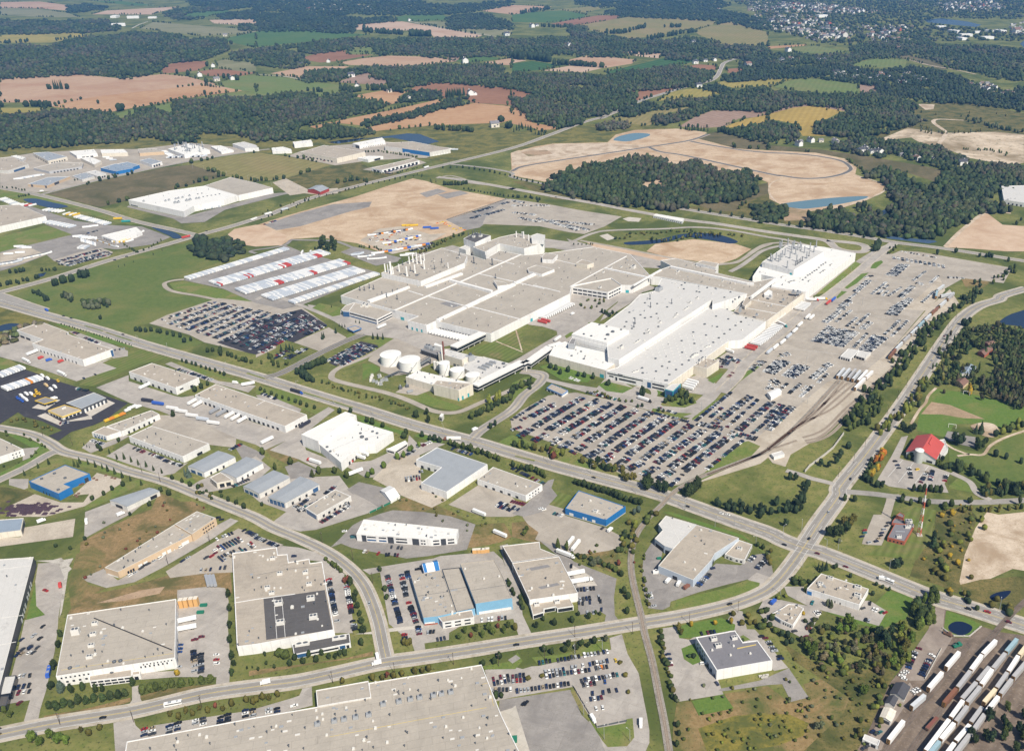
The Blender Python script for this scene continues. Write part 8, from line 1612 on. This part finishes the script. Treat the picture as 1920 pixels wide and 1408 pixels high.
treeline('u2 0,590 100,590 180,605 220,620',14,FR,3,h=7,col='deep');treeline('u2 1250,670 1380,690 1520,710 1640,735 1780,755 1850,768 u3 30,780 170,800 235,810 310,825 385,835 460,845 540,860 620,870 690,885 750,890',16,FR,.5,h=9,col='deep');trees('u3 780,985 800,980 790,960 810,950',FR,15,'round','deep');treeline('u3 880,1010 940,950',8,FR,3,h=6,cols=('dark','green'));trees('u3 1240,1010 1375,995 1550,1025 1600,1030 1620,1025 1640,1030 1760,1060',FR,10,'round','deep');trees('u3 1820,790 1855,760',FR,9,'round','deep');treeline('u2 750,760 850,790 1000,750',1,FR,1,h=2);treeline('u2 1000,900 1090,920 1270,890 1380,880 1300,860',20,FR,3,h=7,cols=('green','olive','dark'));treeline('u2 770,890 900,860 1250,840 1700,880',40,FR,5,h=5,cols=('olive','green','dark'),shape='shrub',wd=1.4);treeline('u2 450,935 600,940',6,FR,2,h=4,col='dark')
treeline('u2 20,110 60,70 130,110 150,95',18,FR,4,h=18,shape='cone',cols=('deep',));treeline('u2 180,130 240,135',9,FR,3,h=15,shape='cone',col='deep');treeline('u2 1240,90 1330,100 1420,105',22,FR,4,h=16,shape='cone',col='deep');treeline('u2 1540,110 1700,140 1877,170 u3 0,170',50,FR,10,h=15,cols=('deep','dark'));treeline('u3 560,740 490,700',5,FR,4,h=10,col='dark')
trees('t0 365,672 378,672',FR,22,'round','deep');trees('t0 410,672 425,672 440,670 458,672 468,672',FR,36,'cone','deep',.9);trees('t0 505,672',FR,20,'round','deep',1.2);trees('t0 738,780 1540,712',FR,16,'round','deep');trees('t0 895,838 910,835 925,832',FR,26,'round','deep');treeline('t0 180,805 240,800 330,805 380,805',14,FR,6,h=20,cols=('deep',));trees('t0 15,805 5,805',FR,22,'round','deep');trees('t0 1330,560 1412,570 1550,630 1680,590 1715,590 1780,605 1555,500',FR,22,'round','deep');treeline('t0 530,285 600,275 400,310 700,270',12,FR,10,h=16,col='deep');treeline('t0 50,330 230,320',10,FR,15,h=18,col='deep')
treeline('t1 645,680 700,695 760,690 850,685 900,675 920,680 960,665',22,FR,12,h=22,cols=('deep','dark'));treeline('t1 1000,690 1090,700',10,FR,8,h=20,col='deep');treeline('t1 1440,740 1480,720 1560,720',26,FR,6,h=30,shape='cone',col='deep');treeline('t1 780,235 850,245 950,255 1130,265',30,FR,12,h=28,col='deep');treeline('t1 1150,275 1300,275',20,FR,10,h=34,col='deep');treeline('t1 1330,970 1400,980 1500,985 1640,990',24,FR,5,h=14,cols=('deep','dark'));trees('t1 1825,915 1840,918 1850,915 1885,965 1900,968 1910,960',FR,20,'round','deep');treeline('t1 420,690 510,695',6,FR,8,h=18,col='deep');treeline('t1 1280,190 1500,235 1650,260',22,FR,5,h=14,col='deep');trees('t1 590,890 570,885 605,888',FR,22,'round','deep');trees('t1 440,730 520,735 540,730',FR,20,'round','deep')
treeline('t2 290,490 400,490 540,500 600,505 680,510',32,FR,8,h=24,cols=('deep','dark'));treeline('t2 710,255 780,255 830,255 860,245',22,FR,12,h=26,cols=('dark','deep'));treeline('t2 910,230 940,225 980,215 1000,210',10,FR,8,h=26,col='deep');treeline('t2 1030,305 1150,280 1250,260 1360,245',36,FR,10,h=24,col='deep');treeline('t2 1160,208 1280,208',14,FR,10,h=24,col='deep');treeline('t2 0,440 90,450 180,450 280,470',40,FR,8,h=32,cols=('deep',));treeline('t2 900,405 1000,415 1130,400',20,FR,8,h=20,col='deep');treeline('t2 60,110 180,85 290,70',26,FR,15,h=26,col='deep');treeline('t2 200,205 420,210',20,FR,15,h=20,col='deep');treeline('t2 1530,190 1640,165',14,FR,10,h=20,col='deep')
treeline('t3 400,830 1700,870',20,FR,40,h=9,cols=('dark','olive'));treeline('t3 1500,900 1700,960 1900,1000',40,FR,14,h=11,cols=('dark','grey'));treeline('t3 1150,950 1200,1000 1400,1000 1600,990',30,FR,10,h=9,cols=('grey','olive'));treeline('t3 1470,1130 1680,1130 1800,1170',18,FR,6,h=7,cols=('dark','green'))
for cl_,spec_ in[(l.split(' ',2)[1],l.split(' ',2)[2])for l in GROUND.strip().splitlines()if l.startswith('field f_')]:  # broken hedgerows round the far fields
 P=W(spec_.split('@')[0])
 for a,b in zip(P,P[1:]+P[:1]):
  L=(b-a).length;x=0
  while x<L:
   if math.sin(x/70+a.x)>.25:
    TREES.append([a.lerp(b,x/L)+Vector((random.gauss(0,3),random.gauss(0,3),0)),random.uniform(5,13),'round',random.choice(('deep','dark','green')),random.uniform(1,1.5),'hedgerows'])
   x+=random.uniform(9,26)
TREES=[t for t in TREES if t[1]>1.6]
for t in TREES:t[1]*=.9
for t in TREES:t.append(t[1]*px_scale(t[0])*(1.2 if t[2]!='cone' else 1)*(0 if t[5]=='hedgerows' else 1))
TREES.sort(key=lambda t:-t[6])
IND,FARTR=TREES[:300],TREES[300:]
cn={}
SH={'round':'round','oval':'upright','cone':'pointed','shrub':'bushy'};CN={'green':'green','dark':'dark green','deep':'very dark','bright':'bright green','lime':'yellow-green','blue':'blue-green','grey':'grey-green','yellow':'yellow','orange':'orange','red':'reddish','olive':'olive'}
for p,h,sh,col,wd,desc,_ in sorted(IND,key=lambda t:t[0].y):
 o=empty('tree' if sh!='shrub' else 'bush',(p.x,p.y,.15),random.uniform(0,6.28));s=h*wd*(.64 if sh!='oval' else .78);o.scale=(s,s,h)
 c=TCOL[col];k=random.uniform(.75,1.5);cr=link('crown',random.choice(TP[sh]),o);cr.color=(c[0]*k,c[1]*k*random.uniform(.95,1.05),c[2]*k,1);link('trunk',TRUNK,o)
 key=(CN[col],SH[sh],desc);n=cn.get(key,0);cn[key]=n+1
 tag(o,'%s %s %s in %s, %s up'%(CN[col],SH[sh],'tree' if sh!='shrub' else 'bush',desc.split(',')[0],ordinal(n))if len(desc.split())<9 else '%s %s %s in %s'%(ordinal(n),CN[col],'tree' if sh!='shrub' else 'bush',desc),'tree' if sh!='shrub' else 'bush','trees and bushes')

PROT=[]
r0=np.random.default_rng(3)
for i in range(14):
 V,Fc=lump(ICO2,.30,r0);V=V*np.array([.56,.56,.52])+np.array([0,0,.5]);PROT.append((V,Fc))
PROL=[]
for i in range(10):
 V,Fc=lump(ICO1,.25,r0);V=V*np.array([.6,.6,.52])+np.array([0,0,.5]);PROL.append((V,Fc))
PCON=[]
for i in range(6):
 n=7;V=np.array([[.24*math.cos(6.283*k/n)*r0.uniform(.7,1.2),.24*math.sin(6.283*k/n)*r0.uniform(.7,1.2),.05]for k in range(n)]+[[.15*math.cos(6.283*k/n+.4)*r0.uniform(.7,1.2),.15*math.sin(6.283*k/n+.4),.5]for k in range(n)]+[[0,0,1]])
 PCON.append((V,np.array([[k,(k+1)%n,n+k]for k in range(n)]+[[(k+1)%n,n+(k+1)%n,n+k]for k in range(n)]+[[n+k,n+(k+1)%n,2*n]for k in range(n)])))
def tree_mass(name,X,Y,H,R,COL,protos=None,pick=None,z0=.1):
 """one mesh of many crowns (a wood read as a whole)"""
 protos=protos or PROT;r=np.random.default_rng(len(X));idx=r.integers(0,len(protos),len(X))if pick is None else pick
 VV,FF,CC,off=[],[],[],0
 for i,(V,Fc)in enumerate(protos):
  s=np.where(idx==i)[0]
  if not len(s):continue
  a=r.uniform(0,6.283,len(s));ca,sa=np.cos(a),np.sin(a);vx=V[None,:,0]*R[s,None]*2;vy=V[None,:,1]*R[s,None]*2
  P=np.stack([vx*ca[:,None]-vy*sa[:,None]+X[s,None],vx*sa[:,None]+vy*ca[:,None]+Y[s,None],V[None,:,2]*H[s,None]+z0],-1)
  VV.append(P.reshape(-1,3));FF.append((Fc[None]+(off+np.arange(len(s))*len(V))[:,None,None]).reshape(-1,3));CC.append(np.repeat(COL[s],len(V),0));off+=len(s)*len(V)
 V=np.concatenate(VV).astype('f');Fc=np.concatenate(FF).astype('i4');Cc=np.concatenate(CC)
 me=bpy.data.meshes.new(name);me.vertices.add(len(V));me.vertices.foreach_set('co',V.ravel());me.loops.add(Fc.size);me.loops.foreach_set('vertex_index',Fc.ravel());me.polygons.add(len(Fc));me.polygons.foreach_set('loop_start',np.arange(0,Fc.size,3,dtype='i4'));me.polygons.foreach_set('loop_total',np.full(len(Fc),3,'i4'))
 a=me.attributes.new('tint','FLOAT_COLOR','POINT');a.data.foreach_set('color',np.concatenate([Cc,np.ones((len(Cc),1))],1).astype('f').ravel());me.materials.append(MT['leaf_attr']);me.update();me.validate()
 return kind(link(name,me),'stuff')
con=np.array([t[2]=='cone' for t in FARTR]);arr=lambda f:np.array([f(t)for t in FARTR])
def sub(mask,protos):
 T=[t for t,m_ in zip(FARTR,mask)if m_]
 if T:tree_mass('far_tree_foliage',np.array([t[0].x for t in T]),np.array([t[0].y for t in T]),np.array([t[1]for t in T]),np.array([t[1]*t[4]*(.27 if t[2]!='oval' else .21)for t in T]),np.array([np.array(TCOL[t[3]])*random.uniform(.8,1.25)for t in T]),protos)
sub(con,PCON);sub(~con,PROT)

FPAL={'mix':[(.034,.050,.018),(.046,.064,.022),(.028,.044,.019),(.055,.070,.028),(.060,.060,.036),(.040,.052,.030)],'dark':[(.022,.036,.018),(.028,.043,.020),(.036,.052,.022),(.026,.038,.024)],'warm':[(.05,.060,.022),(.07,.075,.028),(.075,.066,.04),(.045,.056,.022)],'scrub':[(.055,.065,.03),(.085,.085,.05),(.10,.09,.065),(.05,.06,.026)]}
PRN=[]
for me_ in TP['round']+TP['oval'][:2]:
 V=np.empty(len(me_.vertices)*3);me_.vertices.foreach_get('co',V);Fc=np.empty(len(me_.loops),int);me_.loops.foreach_get('vertex_index',Fc);PRN.append((V.reshape(-1,3)*np.array([1.05,1.05,1]),Fc.reshape(-1,3)))
NF=[0]
def forest(spec,h=14,pal='mix',dens=1.0,cell=None,name='woods'):
 """woodland whose canopy outline was measured; crowns spread over the ground under it"""
 P=W(spec,h*.55);X=[p.x for p in P];Y=[p.y for p in P];ym=sum(Y)/len(Y);s=px_scale(Vector((0,ym,0)))/1.875
 c=cell or max(5.5 if ym<1150 else 7.0,1.9/s);cd=c*max(1.0,min(3.2,ym/1500));r=np.random.default_rng(int(abs(X[0])+ym)%9999)
 gx,gy=np.meshgrid(np.arange(min(X),max(X),c),np.arange(min(Y),max(Y),cd));gx=gx.ravel()+r.uniform(-.5,.5,gx.size)*c;gy=gy.ravel()+r.uniform(-.5,.5,gy.size)*cd
 clear=np.sin(gx/47+1.3*np.sin(gy/61))+np.sin(gy/53+1.7*np.sin(gx/83))+r.normal(0,.35,gx.size)
 m_=inside(P,gx,gy)&(r.random(gx.size)<dens)&(clear<1.62);gx,gy=gx[m_],gy[m_];gx=gx+r.normal(0,c*.9,gx.size);gy=gy+r.normal(0,c*.9,gy.size)
 if not len(gx):return
 pl=np.array(FPAL[pal])*1.22*(1 if ym<1500 else np.array([.84,.86,1.05]));patch=(np.sin(gx/60)+np.sin(gy/85+gx/130)+r.normal(0,.9,len(gx)));idx=np.clip(((patch+3)/6*len(pl)).astype(int),0,len(pl)-1)  # far crowns shifted towards blue: distance haze put into the leaf colour
 hh=h*r.uniform(.55,1.25,len(gx))*(1+.22*np.sin(gx/38+gy/71));rad=c*r.uniform(.42,.92,len(gx));rad=np.minimum(rad,hh*.8)
 NF[0]+=len(gx)
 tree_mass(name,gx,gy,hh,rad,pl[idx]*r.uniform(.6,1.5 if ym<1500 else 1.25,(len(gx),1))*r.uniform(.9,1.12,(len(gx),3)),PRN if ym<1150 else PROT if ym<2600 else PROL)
WOODS='''
14 mix 1 t0 0,340 150,330 320,350 500,300 700,270 900,260 1000,235 1200,250 1350,262 1420,292 1550,280 1700,300 1720,360 1620,415 1500,450 1250,470 1210,528 1100,558 900,590 870,560 600,552 300,572 0,588
14 mix 1 t0 0,148 350,155 520,150 780,140 900,200 880,230 640,240 520,245 230,255 0,252
14 dark 1 t0 505,45 640,28 790,45 790,72 520,96
14 mix 1 t0 1195,92 1350,62 1500,48 1650,50 1720,80 1600,80 1400,98 1370,125 1530,135 1330,150
14 dark 1 t0 1400,0 1920,0 1920,45 1700,72 1450,40
14 dark 1 t0 1640,112 1730,90 1920,70 1920,142 1650,142
14 mix 1 t0 1790,180 1920,178 1920,226 1800,224
14 mix 1 t0 1725,400 1830,372 1920,365 1920,470 1740,442
13 mix 1 t0 0,872 150,850 350,830 800,830 830,868 1000,882 1010,820 1150,812 1230,850 1300,850 1300,760 1350,740 1500,752 1700,732 1920,720 t1 50,722 300,690 430,692 450,732 620,702 720,692 720,750 930,762 985,792 860,830 650,866 500,895 330,940 300,960 200,985 430,985 620,928 760,960 880,972 900,996 700,1022 400,1030 0,1052 t0 1920,1030 1750,990 1480,990 1440,1060 1300,1060 1100,1012 900,1060 700,1062 420,1095 200,1092 0,1122
14 dark 1 t1 0,100 300,92 600,122 720,132 1030,130 1030,160 760,180 740,244 600,246 400,230 0,236
15 dark .7 t1 0,0 1250,0 1280,30 1500,30 1690,20 1920,0 1920,40 1680,80 1560,92 1400,108 1040,112 900,112 720,100 600,120 300,90 0,80
14 dark 1 t1 1430,132 1560,98 1700,100 1920,172 1920,218 1440,212
14 mix 1 t1 130,352 500,302 700,280 900,290 1150,292 1320,282 1920,285 1920,412 1600,422 1300,426 1150,402 930,412 870,372 880,348 720,342 690,372 420,402 320,382 330,352 150,362
14 mix 1 t1 0,362 120,352 300,392 370,412 310,442 420,472 280,512 150,500 0,482
14 mix 1 t1 360,562 400,530 700,512 860,500 1250,492 1500,480 1840,492 1850,546 1920,552 1920,660 1700,642 1500,620 1300,612 1290,632 1050,652 1000,632 990,592 870,582 860,532 700,562 600,602 400,612 350,602
12 dark 1 t1 780,922 900,872 980,892 1000,880 1150,842 1250,802 1350,792 1500,732 1600,722 1620,768 1380,812 1150,882 980,916 800,946
12 dark 1 t1 1140,692 1250,682 1380,692 1380,736 1250,752 1080,762 1070,732
14 dark 1 t2 700,82 900,52 1250,42 1500,60 1700,100 1920,150 1920,222 1800,212 1620,156 1550,156 900,126 690,106
14 dark .8 t2 480,0 1600,0 1640,38 1500,68 1250,50 1000,40 700,60 480,32
14 mix .95 t2 0,290 120,282 450,272 400,182 560,202 600,240 900,292 1050,302 1200,292 1300,272 1450,292 1600,342 1920,332 1920,402 1700,432 1400,452 1150,442 1140,392 900,382 850,422 600,422 400,402 180,422 0,392
14 mix 1 t2 0,542 350,552 700,562 950,522 1250,492 1500,530 1510,572 1440,612 1350,642 880,682 940,722 920,772 700,852 540,872 530,922 350,952 130,892 100,842 0,782 0,752 190,702 0,662
13 dark 1 t2 820,822 1000,762 1080,772 1110,792 900,872 800,862
13 mix 1 t2 1100,782 1300,732 1500,742 1600,692 1750,672 1920,642 1920,832 1700,822 1520,812 1300,802 1110,812
12 mix 1 t2 1050,862 1250,842 1400,812 1480,812 1300,892 1090,942 1050,886
13 dark 1 t2 1580,562 1700,542 1920,520 1920,592 1600,612
13 dark .9 t2 1700,470 1730,430 1920,402 1920,520 1740,540
12 dark 1 t2 1430,642 1550,632 1660,672 1600,692 1450,672
11 scrub 1 t2 600,942 700,910 880,912 880,952 700,972
12 mix 1 t2 1590,972 1700,962 1920,922 1920,1072 1700,1012
14 mix 1 t3 780,312 1000,302 1150,292 1300,332 1500,340 1920,362 1920,602 1700,582 1500,522 1400,512 1200,432 1000,412 900,432 640,422 620,345
14 mix 1 t3 0,402 200,392 400,412 620,405 760,432 640,472 600,502 500,482 250,472 60,482 0,452
13 dark .75 t3 0,482 500,492 800,522 1030,502 1250,512 1500,602 1800,682 1920,652 1920,832 1800,802 1500,772 1100,752 780,692 820,642 690,622 450,592 250,582 0,588
14 mix 1 t3 0,692 300,682 400,700 700,712 780,682 1100,762 1120,812 1060,842 1160,882 1100,932 800,1002 680,1025 340,992 350,942 650,812 320,778 150,792 0,832
13 mix 1 t3 0,902 200,932 240,1002 180,1062 0,1062
11 mix .85 t3 480,1082 620,1040 750,1032 1100,1092 1180,1112 1170,1182 900,1170 700,1152 520,1112
14 mix .34 t2 1640,0 t3 1920,0 1920,140 1600,135 1300,130 1150,150 1200,172 1400,195 1600,212 1920,225 1920,300 1300,302 1000,302 700,332 500,335 0,222 t2 1840,130 1800,60
13 mix 1 u3 290,742 500,642 560,660 700,640 830,690 810,760 1000,642 940,600 900,562 850,422 720,432 730,390 850,382 1000,432 1060,480 1150,512 1240,482 1330,372 1500,352 1640,340 1877,342 1877,500 1700,522 1640,562 1520,602 1500,722 1350,792 1230,862 1080,862 700,842 500,812 300,782
9 scrub .9 u3 300,760 520,700 800,740 960,760 900,820 700,830 480,800
11 mix .9 u3 1240,640 1500,600 1720,640 1770,690 1560,690 1400,700 1250,720
10 mix .9 u3 1060,200 1250,200 1330,260 1460,300 1300,380 1150,330 1060,300
8 mix 1 u2 1770,640 1877,640 u3 130,660 150,710 100,750 0,770 u2 1800,740
13 mix 1 u2 285,470 330,418 500,358 640,330 770,310 860,288 1000,300 1100,308 1150,350 1170,372 1250,330 1330,318 1480,368 1500,395 1560,380 1640,400 1720,378 1785,440 1782,542 1690,592 1500,612 1300,622 1240,650 1190,672 1000,652 850,632 700,612 540,590 400,542 240,512
9 dark 1 u0 1425,900 1440,870 1500,890 1740,895 1745,985 1690,1020 1600,1035 1480,1010 1430,960
10 mix .72 m3 1110,480 1140,400 1200,260 1300,180 1500,160 1690,200 1720,260 1720,420 1600,430 1500,400 1360,300 1280,340 1240,420 1330,430 1420,440 1360,520 1720,560 1720,720 1500,662 1420,590 1330,545 1220,560 1160,590 1100,580
11 mix .7 m3 1560,300 1720,230 1720,720 1560,680 1480,560 1520,430
11 dark .9 m3 1690,1240 1500,1230 1440,1280 1560,1290 1720,1290
6 warm .8 b3 190,700 320,660 560,720 640,800 640,980 520,960 380,930 240,880
8 scrub .8 m0 0,230 60,215 110,225 140,170 300,190 150,215 60,250 50,290 0,310
'''
for ln in WOODS.strip().splitlines():
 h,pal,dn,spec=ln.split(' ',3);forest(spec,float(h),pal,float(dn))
print('forest trees',NF[0],'cars',len(CARS),'trees',len(TREES))

# ================================================================== far houses
HM=[]
for i,(wc,rc)in enumerate((('white','r_shingle'),('offwhite','r_brown'),('cream','r_slate'),('brick','r_shingle'))):
 m=MB();m.box((0,0,3),(12,9,6));m.add([(-6,-4.5,6),(-6,4.5,6),(-6,0,9)],[(0,2,1)]);m.add([(6,-4.5,6),(6,4.5,6),(6,0,9)],[(0,1,2)])
 m.add([(-6.5,-5,5.8),(6.5,-5,5.8),(6.5,0,9.2),(-6.5,0,9.2),(6.5,5,5.8),(-6.5,5,5.8)],[(0,1,2,3),(3,2,4,5)],1);m.box((3,1.5,8.6),(1,1,2.4),0);m.box((-1,-4.55,2),(2.4,.1,2.2),2);m.box((3.4,-4.55,4),(2,.1,1.4),2)
 HM.append(m.mesh('house',[wc,rc,'glass']))
fm=MB();fm.box((0,0,4),(40,22,8));fm.box((0,0,8.1),(38,20,.3),1);fm.box((6,2,8.8),(4,4,1.4),2);FLATM=fm.mesh('far_flat',['white','r_white','steel'])
HN=[0]
def house(p,me,sc,label,nm='house',cat='house',grp='houses far off'):
 o=link(nm,me);o.location=p;o.rotation_euler=(0,0,random.choice((.3,1.87,.6,2.2))+random.uniform(-.2,.2));o.scale=(sc,)*3;tag(o,label,cat,grp);HN[0]+=1
def scatter_houses(spec,n,label,sc=1.15,wts=(5,2,2,1)):
 P=parse(spec);X=[p[0]for p in P];Y=[p[1]for p in P];got=0
 for _ in range(n*30):
  if got>=n:break
  x,y=random.uniform(min(X),max(X)),random.uniform(min(Y),max(Y))
  if inside(P,np.array([x]),np.array([y]))[0]:house(G(x,y),random.choices(HM,wts)[0],sc*random.uniform(.85,1.25),label);got+=1
scatter_houses('t3 0,30 400,40 800,95 700,112 300,92 0,82',74,'tiny pale house packed in the farthest housing estate',1.9);scatter_houses('t3 0,112 300,130 600,230 600,290 380,310 100,222 0,182',60,'tiny pale house in the estate below the farthest one',1.8);scatter_houses('t3 1260,40 1700,20 1750,80 1350,92',40,'tiny pale house beyond the far river',2.0);scatter_houses('t3 700,232 1050,212 1000,330 800,312',22,'tiny house in the leafy part of the far town',1.7);scatter_houses('t3 450,545 1050,560 1280,645 1150,660 800,600 500,600',26,'house among trees near the lime pasture',1.25);scatter_houses('t3 1500,610 1920,690 1920,745 1560,725',12,'house among trees beyond the scrubby quarry',1.2);scatter_houses('u3 180,185 500,175 500,200 200,215',6,'pale house in the row behind the new road loop',1.2);scatter_houses('u3 640,235 830,225 830,270 640,260',5,'house half hidden by trees near the quarry',1.2);scatter_houses('u3 960,285 1230,285 1220,330 980,310',5,'small cottage at the quarry edge',1.1);scatter_houses('t1 300,40 600,30 1000,50 1000,90 400,80',16,'tiny house in the far woodland estate',1.2)
for k,(sp_,lb,sc,m_)in enumerate((('u3 225,210','long white roofed house behind the new road loop',1.5,0),('u3 680,258','white house with pale walls by the quarry trees',1.5,0),('u3 1425,350','white house beside the quarry access',1.6,0),('t0 430,668','house hidden under tall spruces in the tan field',1.1,1),('t0 1600,505','white farmhouse beside the ploughed field',1.6,0),('t0 1500,575','white barn of the field farm',1.8,0),('t0 1625,610','white farmhouse of the field farm',1.7,2),('t0 1740,600','green-roofed shed of the field farm',1.6,0),('t0 1690,275','grey farmhouse at the wood end',1.6,2),('t1 340,498','white farmhouse below the striped rows',1.6,0),('t1 545,470','white shed by the pale stubble',1.5,0),('t1 715,580','white farm in the woods edge',2,0),('t1 760,660','white house between dark trees',1.7,0),('t1 1000,695','grey shed by the orange stubble',1.3,2),('t1 1610,715','white barn beside the red ploughed field',2.1,0),('t1 1645,715','low shed beside the red ploughed field',1.2,0),('t1 1790,955','old farmhouse with grey roof below the stubble slope',2,2),('t1 1250,745','small house among the low trees',1.3,0),('t1 1150,745','pale house among the low trees',1.2,2),('t1 1570,475','large white farm complex at the wood edge',2.6,0),('t1 1880,270','long white poultry barn by the lane',2.2,0),('t1 1150,160','white house at the lane head',1.6,0),('t1 950,70','white house high in the far woods',1.5,0),('t2 430,350','white house in the middle of the woods',2,0),('t2 150,208','white church-like farm beside the green field',2.4,0),('t2 185,200','slim white tower farm beside the green field',1.6,0),('t2 1375,480','white barn beside the striped crop',1.8,0),('t2 1450,465','pale house near the highway bend',1.4,0),('t2 1520,460','white house near the highway bend',1.5,0),('t2 1770,500','tan church beside the highway',2.1,1),('t2 1400,655','white farm beside the highway trees',1.7,0),('t2 1360,325','pale house on the wooded hill',1.6,0),('t2 1550,80','tan house on the far ridge',1.6,1),('t3 905,775','cabin at the edge of the wood',1.4,2),('t3 985,380','brown house on the far hilltop',2,1),('t3 170,455','red roofed house by the far pasture',1.8,1),('t3 100,465','white roofed house by the far pasture',1.9,0),('t3 230,460','third house by the far pasture',1.5,1),('t3 420,462','white house east of the far pasture',1.6,0),('t3 380,462','pale house east of the far pasture',1.5,0),('t3 150,390','white works beside the lime field',2.2,0),('t3 1640,690','white villa beyond the quarry',2,0),('t3 570,280','tan apartment house in the far town',3,1),('t3 1860,250','tan mill beside the far river',3.2,1))):house(G(*parse(sp_)[0]),HM[m_],sc,lb,'farmhouse','house',None)
for k,(sp_,sc)in enumerate((('t3 1290,215',1.6),('t3 1400,250',1.8),('t3 1480,275',1.6),('t3 1450,300',1.4),('t3 1570,250',1.2),('t3 1640,295',1.6),('t3 1660,240',1.1),('t3 1740,245',1.6),('t3 400,132',1.8),('t3 200,140',1.4),('t0 865,135',1.6),('t0 890,198',1.8),('t0 1000,140',1.7),('t0 1145,140',1.2))):house(G(*parse(sp_)[0]),FLATM,sc,'%s white flat works hall among far trees and town roofs'%ordinal(k),'works_hall','hall',None)
fh=[]
for spec_,n_ in(('t3 -150,20 400,25 850,90 720,118 300,100 -150,90',420),('t3 -100,105 300,125 640,225 640,300 380,318 60,230 -100,190',300),('t3 1200,30 1720,5 1800,80 1350,100',200),('t3 650,200 1100,190 1050,335 780,320',90),('t3 1800,180 1920,170 1920,270 1830,260',40),('t3 440,530 1100,550 1300,650 1150,670 800,610 490,610',36),('t1 250,20 700,10 1100,60 1050,100 350,85',60),('t3 1500,600 1920,680 1920,750 1560,730',20)):
 P=parse(spec_);X=[p[0]for p in P];Y=[p[1]for p in P]
 for _ in range(n_*3):
  x,y=random.uniform(min(X),max(X)),random.uniform(min(Y),max(Y))
  if inside(P,np.array([x]),np.array([y]))[0]and random.random()<.46:fh.append((G(x,y),random.uniform(0,3),random.choice(((.50,.46,.42),(.36,.31,.28),(.30,.21,.17),(.58,.55,.52),(.2,.19,.2)))))
box_mass('far_housing',fh,(13,10,8),0)
print('houses',HN[0])

# ================================================================== air between here and the horizon
HAZE=4.4e-5
if HAZE:
 m=MB();m.box((0,9000,CAM_H/2+1),(26000,22000,CAM_H+6));hm=bpy.data.materials.new('haze_air');hm.use_nodes=True;hn=hm.node_tree;hn.nodes.remove(hn.nodes['Principled BSDF'])
 pv=hn.nodes.new('ShaderNodeVolumePrincipled');pv.inputs['Density'].default_value=HAZE;pv.inputs['Color'].default_value=(.18,.48,1,1);pv.inputs['Anisotropy'].default_value=0;hn.links.new(pv.outputs[0],hn.nodes['Material Output'].inputs['Volume'])
 o=link('haze',m.mesh('haze',[hm]));kind(o,'stuff')
